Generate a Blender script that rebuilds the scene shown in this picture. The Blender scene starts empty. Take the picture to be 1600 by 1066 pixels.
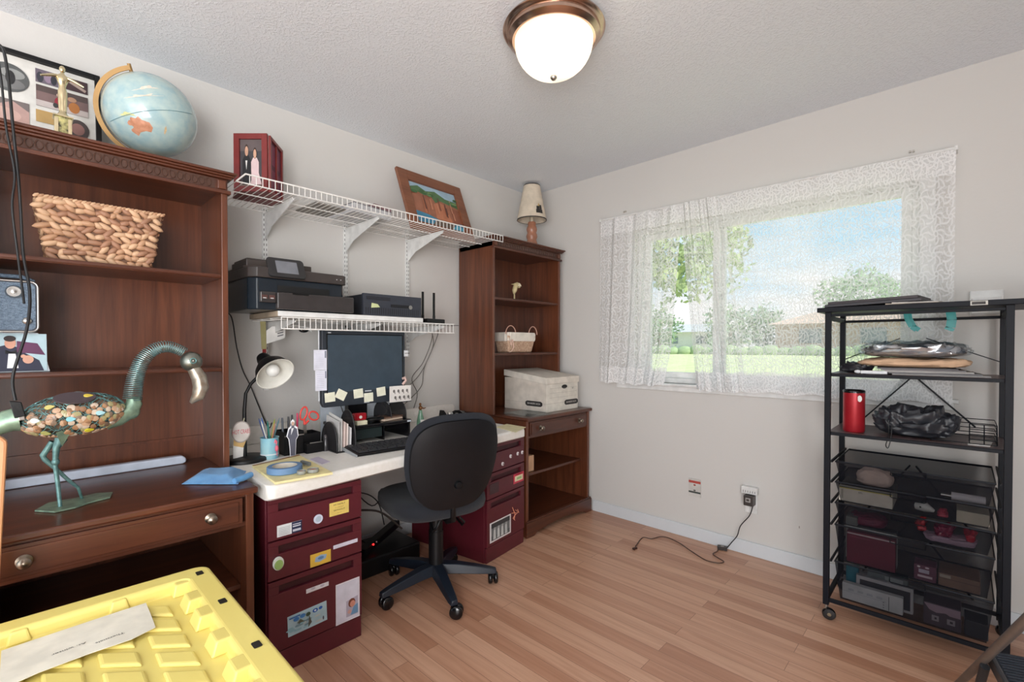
import bpy, bmesh, math, random
from mathutils import Vector, Matrix
random.seed(7)
S = bpy.context.scene
COL = S.collection
# ---------------- camera ----------------
FPX, CU, CV = 733.0, 800.0, 551.0
YAW, PIT = math.radians(43.8), math.radians(0.74)
CAM = Vector((2.566, 0.0, 1.203))
FW = Vector((-math.sin(YAW)*math.cos(PIT), math.cos(YAW)*math.cos(PIT), -math.sin(PIT)))
RT = Vector((math.cos(YAW), math.sin(YAW), 0))
UP = RT.cross(FW)
cd = bpy.data.cameras.new('camera'); co = bpy.data.objects.new('camera', cd); COL.objects.link(co)
cd.sensor_width = 36; cd.lens = FPX/1600*36; cd.shift_y = (CV-533)/1600; cd.clip_start = 0.02; cd.clip_end = 300
M3 = Matrix((RT, UP, -FW)).transposed()
co.matrix_world = Matrix.Translation(CAM) @ M3.to_4x4()
S.camera = co
# ---------------- colour management ----------------
S.view_settings.view_transform = 'Standard'; S.view_settings.look = 'None'
S.view_settings.gamma = 1; S.view_settings.use_curve_mapping = False
S.view_settings.exposure = 0.98
# ---------------- world ----------------
W_ = bpy.data.worlds.new('sky'); S.world = W_; W_.use_nodes = True
nt = W_.node_tree; nt.nodes.clear()
def N(nt, t, **k):
    n = nt.nodes.new(t)
    for a, b in k.items():
        if a.startswith('i_'):
            n.inputs[a[2:].replace('_', ' ')].default_value = b
        else: setattr(n, a, b)
    return n
o_ = N(nt, 'ShaderNodeOutputWorld'); bg = N(nt, 'ShaderNodeBackground')
tc = N(nt, 'ShaderNodeTexCoord'); mp = N(nt, 'ShaderNodeMapping'); mp.inputs['Scale'].default_value = (1, 1, 2.5)
nz = N(nt, 'ShaderNodeTexNoise'); nz.inputs['Scale'].default_value = 4.2; nz.inputs['Detail'].default_value = 7
cr = N(nt, 'ShaderNodeValToRGB'); cr.color_ramp.elements[0].position = .42; cr.color_ramp.elements[1].position = .68
cr.color_ramp.elements[0].color = (.42, .74, .95, 1); cr.color_ramp.elements[1].color = (1.0, 1.0, 1.0, 1)
nt.links.new(tc.outputs['Generated'], mp.inputs['Vector']); nt.links.new(mp.outputs[0], nz.inputs['Vector'])
sx_ = N(nt, 'ShaderNodeSeparateXYZ'); nt.links.new(tc.outputs['Generated'], sx_.inputs[0])
mr = N(nt, 'ShaderNodeMapRange'); mr.inputs[1].default_value = .03; mr.inputs[2].default_value = .24; mr.inputs[3].default_value = .22; mr.inputs[4].default_value = -.05
nt.links.new(sx_.outputs[2], mr.inputs[0])
ad_ = N(nt, 'ShaderNodeMath'); ad_.operation = 'ADD'; nt.links.new(nz.outputs['Fac'], ad_.inputs[0]); nt.links.new(mr.outputs[0], ad_.inputs[1])
nt.links.new(ad_.outputs[0], cr.inputs['Fac']); nt.links.new(cr.outputs[0], bg.inputs['Color'])
bg.inputs['Strength'].default_value = 0.57
nt.links.new(bg.outputs[0], o_.inputs['Surface'])
# ---------------- sun (outside, high, from the right-hand side of the house) ----------------
sd = bpy.data.lights.new('sun', 'SUN'); sd.energy = 2.6; sd.angle = math.radians(2); sd.color = (1, .96, .88)
so = bpy.data.objects.new('sun', sd); COL.objects.link(so)
so.rotation_euler = Vector((-.70, .06, -.72)).to_track_quat('-Z', 'Y').to_euler()
# area lamp added behind the camera as soft fill for the room
ad = bpy.data.lights.new('back_fill', 'AREA'); ad.shape = 'RECTANGLE'; ad.size = 3.0; ad.size_y = 2.2; ad.energy = 36; ad.color = (1, .99, .975)
ao = bpy.data.objects.new('back_fill', ad); COL.objects.link(ao)
ao.location = (2.7, -2.15, 1.30); ao.rotation_euler = Vector((-.84, .52, .36)).to_track_quat('-Z', 'Z').to_euler()

a2 = bpy.data.lights.new('side_fill', 'AREA'); a2.shape = 'RECTANGLE'; a2.size = 2.2; a2.size_y = 1.7; a2.energy = 72; a2.color = (.985, .99, 1)  # second fill lamp, added in front of the solid right wall; no window there
o2 = bpy.data.objects.new('side_fill', a2); COL.objects.link(o2)
o2.location = (3.86, -.95, 1.35); o2.rotation_euler = Vector((-1, .22, .14)).to_track_quat('-Z', 'Z').to_euler()

# ================= helpers =================
def ray(u, v): return FW + RT*((u-CU)/FPX) - UP*((v-CV)/FPX)
def ax(u, v, x): d = ray(u, v); return CAM + d*((x-CAM.x)/d.x)
def ay(u, v, y): d = ray(u, v); return CAM + d*((y-CAM.y)/d.y)
def az(u, v, z): d = ray(u, v); return CAM + d*((z-CAM.z)/d.z)
WY = 2.897; WX = 0.0; CH = 2.44
def lin(c):
    c = c/255.0
    return c/12.92 if c <= .04045 else ((c+.055)/1.055)**2.4
def L3(rgb): return (lin(rgb[0]), lin(rgb[1]), lin(rgb[2]), 1)
_mc = {}
def mat(name, rgb, rough=.5, metal=0, coat=0, var=None, vscale=(20, 20, 20), bump=0, bscale=200, emit=0, alpha=1, trans=0, sheen=0, spec=.5):
    m = bpy.data.materials.new(name); m.use_nodes = True
    n = m.node_tree; b = n.nodes['Principled BSDF']
    b.inputs['Base Color'].default_value = L3(rgb); b.inputs['Roughness'].default_value = rough
    b.inputs['Metallic'].default_value = metal; b.inputs['Coat Weight'].default_value = coat
    b.inputs['Alpha'].default_value = alpha; b.inputs['Transmission Weight'].default_value = trans
    b.inputs['Sheen Weight'].default_value = sheen; b.inputs['Specular IOR Level'].default_value = spec
    tcn = N(n, 'ShaderNodeTexCoord')
    if var is None: var = tuple(max(0, c*.93-1) for c in rgb)
    mpn = N(n, 'ShaderNodeMapping'); mpn.inputs['Scale'].default_value = vscale
    nn = N(n, 'ShaderNodeTexNoise'); nn.inputs['Scale'].default_value = 1; nn.inputs['Detail'].default_value = 5
    mx = N(n, 'ShaderNodeValToRGB'); mx.color_ramp.elements[0].position = .35; mx.color_ramp.elements[1].position = .65
    mx.color_ramp.elements[0].color = L3(rgb); mx.color_ramp.elements[1].color = L3(var)
    n.links.new(tcn.outputs['Object'], mpn.inputs[0]); n.links.new(mpn.outputs[0], nn.inputs['Vector'])
    n.links.new(nn.outputs['Fac'], mx.inputs['Fac']); n.links.new(mx.outputs[0], b.inputs['Base Color'])
    if bump:
        bn = N(n, 'ShaderNodeBump'); bn.inputs['Strength'].default_value = bump; bn.inputs['Distance'].default_value = .01
        n2 = N(n, 'ShaderNodeTexNoise'); n2.inputs['Scale'].default_value = bscale; n2.inputs['Detail'].default_value = 3
        n.links.new(tcn.outputs['Object'], n2.inputs['Vector']); n.links.new(n2.outputs['Fac'], bn.inputs['Height'])
        n.links.new(bn.outputs[0], b.inputs['Normal'])
    if emit:
        b.inputs['Emission Color'].default_value = L3(rgb); b.inputs['Emission Strength'].default_value = emit
    return m
def C(rgb, rough=.55):
    k = (tuple(rgb), rough)
    if k not in _mc: _mc[k] = mat('paint_%d_%d_%d' % tuple(rgb), rgb, rough)
    return _mc[k]

class MB:
    def __init__(s, m=None):
        s.v = []; s.f = []; s.mi = []; s.mats = []; s.cur = 0; s.uv = {}; s.M = Matrix()
        if m: s.m(m)
    def m(s, m):
        if m not in s.mats: s.mats.append(m)
        s.cur = s.mats.index(m); return s
    def P(s, pts, faces, uvs=None):
        b = len(s.v)
        s.v += [s.M @ Vector(p) for p in pts]
        for i, f in enumerate(faces):
            if uvs: s.uv[len(s.f)] = [uvs[j] for j in f]
            s.f.append([b+j for j in f]); s.mi.append(s.cur)
        return s
    def box(s, x0, x1, y0, y1, z0, z1):
        x0, x1 = min(x0, x1), max(x0, x1); y0, y1 = min(y0, y1), max(y0, y1); z0, z1 = min(z0, z1), max(z0, z1)
        p = [(x, y, z) for z in (z0, z1) for y in (y0, y1) for x in (x0, x1)]
        return s.P(p, [(0, 2, 3, 1), (4, 5, 7, 6), (0, 1, 5, 4), (2, 6, 7, 3), (0, 4, 6, 2), (1, 3, 7, 5)])
    def hexa(s, bot, top):
        return s.P(list(bot)+list(top), [(3, 2, 1, 0), (4, 5, 6, 7), (0, 1, 5, 4), (1, 2, 6, 5), (2, 3, 7, 6), (3, 0, 4, 7)])
    def bar(s, a, b, w, h=None, up=(0, 0, 1)):
        h = h or w; a = Vector(a); b = Vector(b); d = (b-a).normalized(); u = Vector(up)
        if abs(d.dot(u)) > .98: u = Vector((1, 0, 0))
        r = d.cross(u).normalized(); u = r.cross(d)
        q = [r*w/2*i+u*h/2*j for i, j in ((-1, -1), (1, -1), (1, 1), (-1, 1))]
        return s.hexa([a+k for k in q], [b+k for k in q])
    def tube(s, pts, r, seg=8, closed=False, caps=True):
        pts = [Vector(p) for p in pts]; n = len(pts); rs = r if isinstance(r, (list, tuple)) else [r]*n
        V = []; F = []; prev = None
        for i in range(n):
            if closed: t = (pts[(i+1) % n]-pts[i-1])
            else: t = pts[min(i+1, n-1)]-pts[max(i-1, 0)]
            t = t.normalized() if t.length > 1e-9 else Vector((0, 0, 1))
            if prev is None:
                u = t.orthogonal().normalized()
            else:
                u = prev-t*prev.dot(t); u = u.normalized() if u.length > 1e-6 else t.orthogonal().normalized()
            prev = u; w = t.cross(u)
            for k in range(seg):
                a = 2*math.pi*k/seg; V.append(pts[i]+(u*math.cos(a)+w*math.sin(a))*rs[i])
        for i in range(n if closed else n-1):
            j = (i+1) % n
            for k in range(seg):
                l = (k+1) % seg; F.append((i*seg+k, i*seg+l, j*seg+l, j*seg+k))
        if caps and not closed:
            F.append(tuple(range(seg-1, -1, -1))); F.append(tuple((n-1)*seg+k for k in range(seg)))
        return s.P(V, F)
    def cyl(s, a, b, r, r2=None, seg=20): return s.tube([a, b], [r, r if r2 is None else r2], seg)
    def lathe(s, prof, o=(0, 0, 0), axis=(0, 0, 1), seg=28, sx=1, sy=1, cap=True):
        q = Vector(axis).to_track_quat('Z', 'Y').to_matrix(); o = Vector(o); V = []; F = []
        for r, z in prof:
            for k in range(seg):
                a = 2*math.pi*k/seg; V.append(o+q @ Vector((r*math.cos(a)*sx, r*math.sin(a)*sy, z)))
        for i in range(len(prof)-1):
            for k in range(seg):
                l = (k+1) % seg; F.append((i*seg+k, i*seg+l, (i+1)*seg+l, (i+1)*seg+k))
        if cap and prof[0] != prof[-1] and prof[0][0] > 1e-6: F.append(tuple(range(seg-1, -1, -1)))
        if cap and prof[0] != prof[-1] and prof[-1][0] > 1e-6: F.append(tuple((len(prof)-1)*seg+k for k in range(seg)))
        return s.P(V, F)
    def ball(s, c, r, seg=16, rings=10):
        rx, ry, rz = (r, r, r) if not isinstance(r, (list, tuple)) else r
        V = []; F = []; c = Vector(c)
        for i in range(rings+1):
            t = math.pi*i/rings; R = max(math.sin(t), 1e-4)
            for k in range(seg):
                a = 2*math.pi*k/seg; V.append(c+Vector((rx*R*math.cos(a), ry*R*math.sin(a), -rz*math.cos(t))))
        for i in range(rings):
            for k in range(seg):
                l = (k+1) % seg; F.append((i*seg+k, i*seg+l, (i+1)*seg+l, (i+1)*seg+k))
        return s.P(V, F)
    def prism(s, poly, n):
        n = Vector(n); a = [Vector(p) for p in poly]; k = len(a)
        nn = Vector((0, 0, 0))
        for i in range(k): nn += a[i].cross(a[(i+1) % k])
        if nn.dot(n) < 0: a.reverse()
        V = a+[p+n for p in a]
        return s.P(V, [tuple(range(k-1, -1, -1)), tuple(range(k, 2*k))]+[(i, (i+1) % k, k+(i+1) % k, k+i) for i in range(k)])
    def face(s, poly): return s.P(poly, [tuple(range(len(poly)))])
    def grid(s, fn, nu, nv, uvfn=None, flip=False):
        V = []; UV = []; F = []
        for j in range(nv+1):
            for i in range(nu+1):
                u, v = i/nu, j/nv; V.append(fn(u, v)); UV.append(uvfn(u, v) if uvfn else (u, v))
        for j in range(nv):
            for i in range(nu):
                a = j*(nu+1)+i; f = (a, a+1, a+nu+2, a+nu+1); F.append(f[::-1] if flip else f)
        return s.P(V, F, UV)
    def text(s, t, size, O, U, V, align='CENTER', vs=1):
        cu = bpy.data.curves.new('lettering', 'FONT'); cu.body = t; cu.size = size; cu.align_x = align; cu.align_y = 'CENTER'; cu.resolution_u = 2
        ob = bpy.data.objects.new('lettering', cu); me = bpy.data.meshes.new_from_object(ob)
        U = Vector(U).normalized(); V = Vector(V).normalized(); O = Vector(O)
        s.P([O+U*p.co.x+V*p.co.y*vs for p in me.vertices], [tuple(p.vertices) for p in me.polygons])
        bpy.data.objects.remove(ob); bpy.data.curves.remove(cu); bpy.data.meshes.remove(me); return s
    def build(s, name, parent=None, m=None, bev=0, smooth=None, kind=None, solid=0):
        if m is not None and not s.mats: s.mats = [m]
        root = parent
        while root is not None and root.parent is not None: root = root.parent
        off = root.location.copy() if root is not None else Vector((0, 0, 0))
        if root is None and s.v:
            xs = [p.x for p in s.v]; ys = [p.y for p in s.v]; zs = [p.z for p in s.v]
            if kind is None: off = Vector(((min(xs)+max(xs))/2, (min(ys)+max(ys))/2, min(zs)))
        me = bpy.data.meshes.new(name)
        me.from_pydata([p-off for p in s.v], [], s.f)
        for mm in s.mats: me.materials.append(mm)
        me.polygons.foreach_set('material_index', s.mi)
        if s.uv:
            ul = me.uv_layers.new(name='UVMap')
            for i, p in enumerate(me.polygons):
                if i in s.uv:
                    for li, q in zip(p.loop_indices, s.uv[i]): ul.data[li].uv = q
        if smooth:
            me.polygons.foreach_set('use_smooth', [True]*len(me.polygons))
            me.update(); me.set_sharp_from_angle(angle=math.radians(smooth))
        me.update()
        ob = bpy.data.objects.new(name, me); COL.objects.link(ob)
        if parent is not None: ob.parent = parent
        else: ob.location = off
        if bev:
            md = ob.modifiers.new('bevel', 'BEVEL'); md.width = bev; md.segments = 2; md.limit_method = 'ANGLE'; md.angle_limit = math.radians(40)
        if solid:
            md = ob.modifiers.new('solid', 'SOLIDIFY'); md.thickness = solid
        if kind: ob['kind'] = kind
        return ob
def thing(name, label, cat, loc=(0, 0, 0), group=None):
    o = bpy.data.objects.new(name, None); COL.objects.link(o); o.location = loc; o.empty_display_size = .05
    o['label'] = label; o['category'] = cat
    if group: o['group'] = group
    return o
def tag(o, label, cat, group=None):
    o['label'] = label; o['category'] = cat
    if group: o['group'] = group
    return o
def dup(o, parent=None):
    c = o.copy(); COL.objects.link(c); c.parent = parent
    for ch in [k for k in bpy.data.objects if k.parent == o]: dup(ch, c)
    return c
def place(o, loc, rz=0, rx=0, ry=0): o.location = loc; o.rotation_euler = (rx, ry, rz)
def circ(n=24, a0=0, a1=2*math.pi): return [(math.cos(a0+(a1-a0)*i/n), math.sin(a0+(a1-a0)*i/n)) for i in range(n+(0 if abs(a1-a0-2*math.pi) < 1e-6 else 1))]
def decal(name, parent, O, U, V, shapes, th=.0012, base=(240, 240, 240), kind=None):
    """flat printed card: O lower-left, U/V full width/height vectors; shapes in 0..1"""
    O = Vector(O); U = Vector(U); V = Vector(V); n = U.cross(V).normalized()
    mb = MB(C(base, .6)); mb.prism([O, O+U, O+U+V, O+V], n*th)
    k = th
    for sh in shapes:
        k += .0003; B = O+n*k; col = sh[-1]; mb.m(C(col, .6))
        if sh[0] == 'r': x0, y0, x1, y1 = sh[1:5]; pts = [(x0, y0), (x1, y0), (x1, y1), (x0, y1)]
        elif sh[0] == 'e': cx, cy, rx, ry = sh[1:5]; pts = [(cx+rx*c, cy+ry*s_) for c, s_ in circ(20)]
        elif sh[0] == 'p': pts = sh[1]
        elif sh[0] == 't': mb.text(sh[1], sh[4], B+U*sh[2]+V*sh[3], U, V); continue
        mb.face([B+U*a+V*b for a, b in pts])
    return mb.build(name, parent)
def person_shapes(cx, y0, h, suit, skin=(205, 160, 135), hair=(60, 40, 30)):
    w = h*.2
    return [('p', [(cx-w, y0), (cx+w, y0), (cx+w*1.05, y0+h*.6), (cx+w*.5, y0+h*.72), (cx-w*.5, y0+h*.72), (cx-w*1.05, y0+h*.6)], suit),
            ('e', cx, y0+h*.84, w*.5, h*.15, hair), ('e', cx, y0+h*.82, w*.42, h*.12, skin)]

# ================= materials =================
def wood(name, c1, c2, axis='y', rough=.32, coat=.25, sc=1.0):
    m = bpy.data.materials.new(name); m.use_nodes = True; n = m.node_tree; b = n.nodes['Principled BSDF']
    t = N(n, 'ShaderNodeTexCoord'); mp = N(n, 'ShaderNodeMapping')
    s = {'x': (1.2, 22, 22), 'y': (22, 1.2, 22), 'z': (22, 22, 1.2)}[axis]; mp.inputs['Scale'].default_value = tuple(k*sc for k in s)
    a = N(n, 'ShaderNodeTexNoise'); a.inputs['Scale'].default_value = 1.3; a.inputs['Detail'].default_value = 8; a.inputs['Roughness'].default_value = .65; a.inputs['Distortion'].default_value = .6
    r = N(n, 'ShaderNodeValToRGB'); r.color_ramp.elements[0].position = .3; r.color_ramp.elements[1].position = .72
    r.color_ramp.elements[0].color = L3(c1); r.color_ramp.elements[1].color = L3(c2)
    n.links.new(t.outputs['Object'], mp.inputs[0]); n.links.new(mp.outputs[0], a.inputs['Vector'])
    n.links.new(a.outputs['Fac'], r.inputs['Fac']); n.links.new(r.outputs[0], b.inputs['Base Color'])
    b.inputs['Roughness'].default_value = rough; b.inputs['Coat Weight'].default_value = coat; b.inputs['Coat Roughness'].default_value = .25
    return m
WDy = wood('cherry_wood', (62, 30, 19), (98, 52, 32), 'y')
WDz = wood('cherry_wood_upright', (74, 38, 24), (116, 66, 42), 'z')
WDx = wood('cherry_wood_deep', (66, 28, 16), (104, 50, 28), 'x')
FRET = mat('carved_frieze', (78, 50, 38), .5)
white_paint = mat('white_paint', (232, 232, 230), .45)
wire_white = mat('white_wire', (238, 236, 232), .4)
lam = mat('white_laminate', (236, 232, 226), .35, var=(230, 226, 218), vscale=(60, 60, 60))
black_pl = mat('black_plastic', (15, 15, 17), .42, bump=.05, spec=.35)
black_gl = mat('black_gloss', (14, 14, 17), .16)
dark_gray = mat('dark_gray_plastic', (52, 50, 50), .45)
chair_fab = mat('charcoal_fabric', (31, 34, 42), .9, bump=.4, bscale=900, sheen=.1, var=(26, 29, 36), vscale=(300, 300, 300))
chair_pl = mat('blue_black_plastic', (24, 32, 44), .4)
chair_sh = mat('back_shell_plastic', (22, 22, 25), .45, spec=.3)
maroon = mat('maroon_enamel', (88, 27, 37), .38, var=(83, 25, 35))
maroon_d = mat('maroon_recess', (60, 16, 24), .5)
yellow = mat('yellow_plastic', (236, 218, 128), .42, var=(232, 212, 120), vscale=(4, 4, 4))
metal = mat('brushed_metal', (190, 188, 184), .28, metal=1)
copper = mat('brushed_nickel', (206, 176, 158), .22, metal=1)
gold = mat('gold_metal', (232, 216, 176), .2, metal=1)
brass = mat('brass_ring', (170, 132, 78), .45, metal=.3)
verdi = mat('verdigris_metal', (152, 178, 152), .38, metal=.5, var=(122, 146, 128), vscale=(40, 40, 40))
teal_w = mat('teal_wire', (120, 160, 158), .38, metal=.5, var=(90, 126, 126), vscale=(60, 60, 60))
rack_blk = mat('black_steel', (12, 15, 24), .5, spec=.22)
rack_wood = mat('rack_board', (96, 78, 78), .35, var=(84, 66, 66), vscale=(4, 30, 30))
cable = mat('black_cable', (22, 22, 24), .4)
cable_g = mat('gray_cable', (120, 116, 110), .5)
paper = mat('paper', (232, 230, 226), .8)
def glassmat(name, fac=.92, col=(1, 1, 1, 1), rough=.02):
    m = bpy.data.materials.new(name); m.use_nodes = True; n = m.node_tree; n.nodes.clear()
    o = N(n, 'ShaderNodeOutputMaterial'); mx = N(n, 'ShaderNodeMixShader'); t = N(n, 'ShaderNodeBsdfTransparent'); g = N(n, 'ShaderNodeBsdfGlossy')
    t.inputs['Color'].default_value = col; g.inputs['Roughness'].default_value = rough; mx.inputs[0].default_value = 1-fac
    n.links.new(t.outputs[0], mx.inputs[1]); n.links.new(g.outputs[0], mx.inputs[2]); n.links.new(mx.outputs[0], o.inputs[0]); return m
pane = glassmat('window_glass', .94)
tint = glassmat('desk_glass', .8, (.9, .95, .96, 1), .03)
plasticbag = glassmat('clear_plastic_bag', .72, (.92, .95, .97, 1), .12)
def meshmat(name, rgb, op):
    m = bpy.data.materials.new(name); m.use_nodes = True; n = m.node_tree; n.nodes.clear()
    o = N(n, 'ShaderNodeOutputMaterial'); mx = N(n, 'ShaderNodeMixShader'); t = N(n, 'ShaderNodeBsdfTransparent'); g = N(n, 'ShaderNodeBsdfPrincipled')
    g.inputs['Base Color'].default_value = L3(rgb); g.inputs['Roughness'].default_value = .6; g.inputs['Specular IOR Level'].default_value = .15; mx.inputs[0].default_value = op
    n.links.new(t.outputs[0], mx.inputs[1]); n.links.new(g.outputs[0], mx.inputs[2]); n.links.new(mx.outputs[0], o.inputs[0]); return m
blk_mesh = meshmat('black_wire_mesh', (16, 18, 26), .60)
blk_mesh2 = meshmat('file_mesh', (40, 38, 40), .72)

# ---- walls, ceiling, floor materials
def plaster(name, rgb, bs, sc, spk=0):
    m = bpy.data.materials.new(name); m.use_nodes = True; n = m.node_tree; b = n.nodes['Principled BSDF']
    b.inputs['Base Color'].default_value = L3(rgb); b.inputs['Roughness'].default_value = .85
    t = N(n, 'ShaderNodeTexCoord'); a = N(n, 'ShaderNodeTexNoise'); a.inputs['Scale'].default_value = sc; a.inputs['Detail'].default_value = 4
    bn = N(n, 'ShaderNodeBump'); bn.inputs['Strength'].default_value = bs; bn.inputs['Distance'].default_value = .006
    n.links.new(t.outputs['Object'], a.inputs['Vector'])
    if spk:
        r = N(n, 'ShaderNodeValToRGB'); r.color_ramp.elements[0].position = .48; r.color_ramp.elements[1].position = .62
        n.links.new(a.outputs['Fac'], r.inputs['Fac']); n.links.new(r.outputs[0], bn.inputs['Height'])
    else: n.links.new(a.outputs['Fac'], bn.inputs['Height'])
    n.links.new(bn.outputs[0], b.inputs['Normal']); return m
wall_m = plaster('wall_paint', (208, 205, 201), .10, 60)
ceil_m = plaster('ceiling_texture', (232, 237, 243), .38, 110, 1)
base_m = mat('baseboard_paint', (212, 216, 220), .4, var=(210, 214, 218))
def floor_mat():
    m = bpy.data.materials.new('oak_strip_floor'); m.use_nodes = True; n = m.node_tree; b = n.nodes['Principled BSDF']
    t = N(n, 'ShaderNodeTexCoord')
    br = N(n, 'ShaderNodeTexBrick'); br.offset = .37; br.offset_frequency = 2; br.squash = 1
    for k, v in (('Scale', 1), ('Brick Width', 1.05), ('Row Height', .072), ('Mortar Size', .0007), ('Mortar Smooth', .2), ('Bias', 0)): br.inputs[k].default_value = v
    br.inputs['Color1'].default_value = (0, 0, 0, 1); br.inputs['Color2'].default_value = (1, 1, 1, 1); br.inputs['Mortar'].default_value = (.5, .5, .5, 1)
    n.links.new(t.outputs['Object'], br.inputs['Vector'])
    # per-board random offset for grain
    mp = N(n, 'ShaderNodeMapping'); mp.inputs['Scale'].default_value = (1.6, 30, 1)
    n.links.new(t.outputs['Object'], mp.inputs[0])
    add = N(n, 'ShaderNodeVectorMath'); add.operation = 'ADD'
    sc = N(n, 'ShaderNodeVectorMath'); sc.operation = 'SCALE'; sc.inputs['Scale'].default_value = 13.0
    n.links.new(br.outputs['Color'], sc.inputs[0]); n.links.new(mp.outputs[0], add.inputs[0]); n.links.new(sc.outputs[0], add.inputs[1])
    g = N(n, 'ShaderNodeTexNoise'); g.inputs['Scale'].default_value = 1.4; g.inputs['Detail'].default_value = 7; g.inputs['Distortion'].default_value = .8
    n.links.new(add.outputs[0], g.inputs['Vector'])
    r1 = N(n, 'ShaderNodeValToRGB'); e = r1.color_ramp.elements; e[0].position = 0; e[1].position = 1
    e[0].color = L3((184, 134, 106)); e[1].color = L3((216, 172, 144)); x = e.new(.45); x.color = L3((203, 156, 128)); x = e.new(.8); x.color = L3((209, 164, 136))
    n.links.new(br.outputs['Color'], r1.inputs['Fac'])
    r2 = N(n, 'ShaderNodeValToRGB'); r2.color_ramp.elements[0].position = .28; r2.color_ramp.elements[1].position = .62
    r2.color_ramp.elements[0].color = (.74, .66, .60, 1); r2.color_ramp.elements[1].color = (1, 1, 1, 1)
    n.links.new(g.outputs['Fac'], r2.inputs['Fac'])
    mu = N(n, 'ShaderNodeMix'); mu.data_type = 'RGBA'; mu.blend_type = 'MULTIPLY'; mu.inputs[0].default_value = .75
    n.links.new(r1.outputs[0], mu.inputs[6]); n.links.new(r2.outputs[0], mu.inputs[7])
    mo = N(n, 'ShaderNodeMix'); mo.data_type = 'RGBA'; mo.inputs[7].default_value = L3((96, 56, 36))
    n.links.new(br.outputs['Fac'], mo.inputs[0]); n.links.new(mu.outputs[2], mo.inputs[6])
    n.links.new(mo.outputs[2], b.inputs['Base Color']); b.inputs['Roughness'].default_value = .38
    b.inputs['Coat Weight'].default_value = .15; b.inputs['Coat Roughness'].default_value = .3
    return m
floor_m = floor_mat()

# ================= room shell =================
X1, Y0 = 3.9, -2.3
MB(floor_m).box(-.12, X1, Y0, WY+.12, -.1, 0).build('floor', kind='structure')
MB(ceil_m).box(-.12, X1, Y0, WY+.3, CH, CH+.12).build('ceiling', kind='structure')
MB(wall_m).box(-.12, 0, Y0, WY+.12, 0, CH).build('wall_left', kind='structure')
OX0, OX1, OZ0, OZ1 = .955, 2.42, .965, 1.995
wf = MB(wall_m)
wf.box(0, OX0, WY, WY+.14, 0, CH); wf.box(OX1, X1, WY, WY+.14, 0, CH)
wf.box(OX0, OX1, WY, WY+.14, 0, OZ0); wf.box(OX0, OX1, WY, WY+.14, OZ1, CH)
wf.build('wall_far', kind='structure')
MB(wall_m).box(X1, X1+.12, Y0, WY+.14, 0, CH).build('wall_right', kind='structure')
MB(base_m).box(.62, X1, WY-.014, WY, 0, .078).build('baseboard_far', kind='structure', bev=.003)
MB(base_m).box(0, .014, .56, 2.1, 0, .078).build('baseboard_left', kind='structure', bev=.003)
# window
wm = mat('window_vinyl', (238, 238, 236), .35)
ms = MB(wm); yF0, yF1 = WY+.035, WY+.12
GX0, GX1, GZ0, GZ1 = 1.008, 2.362, 1.06, 1.945
def frame(mb, x0, x1, z0, z1, w, y0, y1):
    mb.box(x0, x0+w, y0, y1, z0, z1); mb.box(x1-w, x1, y0, y1, z0, z1); mb.box(x0+w, x1-w, y0, y1, z0, z0+w); mb.box(x0+w, x1-w, y0, y1, z1-w, z1)
frame(ms, OX0, OX1, OZ0, OZ1, .03, yF0, yF1)
win = ms.build('window_1', kind='structure', bev=.002)
sb = MB(wm); mxm = 1.487
frame(sb, OX0+.03, mxm+.03, OZ0+.03, OZ1-.03, .04, yF0+.045, yF0+.075); s1 = sb.build('window_sash', win, bev=.002)
sb = MB(wm); frame(sb, mxm-.03, OX1-.03, OZ0+.03, OZ1-.03, .04, yF0+.01, yF0+.04); s2 = sb.build('window_sash', win, bev=.002)
MB(pane).box(OX0+.07, mxm-.01, yF0+.058, yF0+.062, OZ0+.07, OZ1-.07).build('window_pane', s1)
MB(pane).box(mxm+.01, OX1-.07, yF0+.023, yF0+.027, OZ0+.07, OZ1-.07).build('window_pane', s2)
sl = MB(white_paint); sl.box(.80, 2.56, WY-.028, WY+.035, .948, .965); sl.box(.815, 2.545, WY-.012, WY, .915, .948)
sl.build('trim_1', kind='structure', bev=.003)
# casing round the opening (flat white boards)
cs = MB(white_paint)
cs.box(.90, OX0, WY-.010, WY, .965, 2.045); cs.box(OX1, 2.475, WY-.010, WY, .965, 2.045); cs.box(OX0, OX1, WY-.010, WY, OZ1, 2.045)
cs.build('trim_2', kind='structure', bev=.002)

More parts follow.
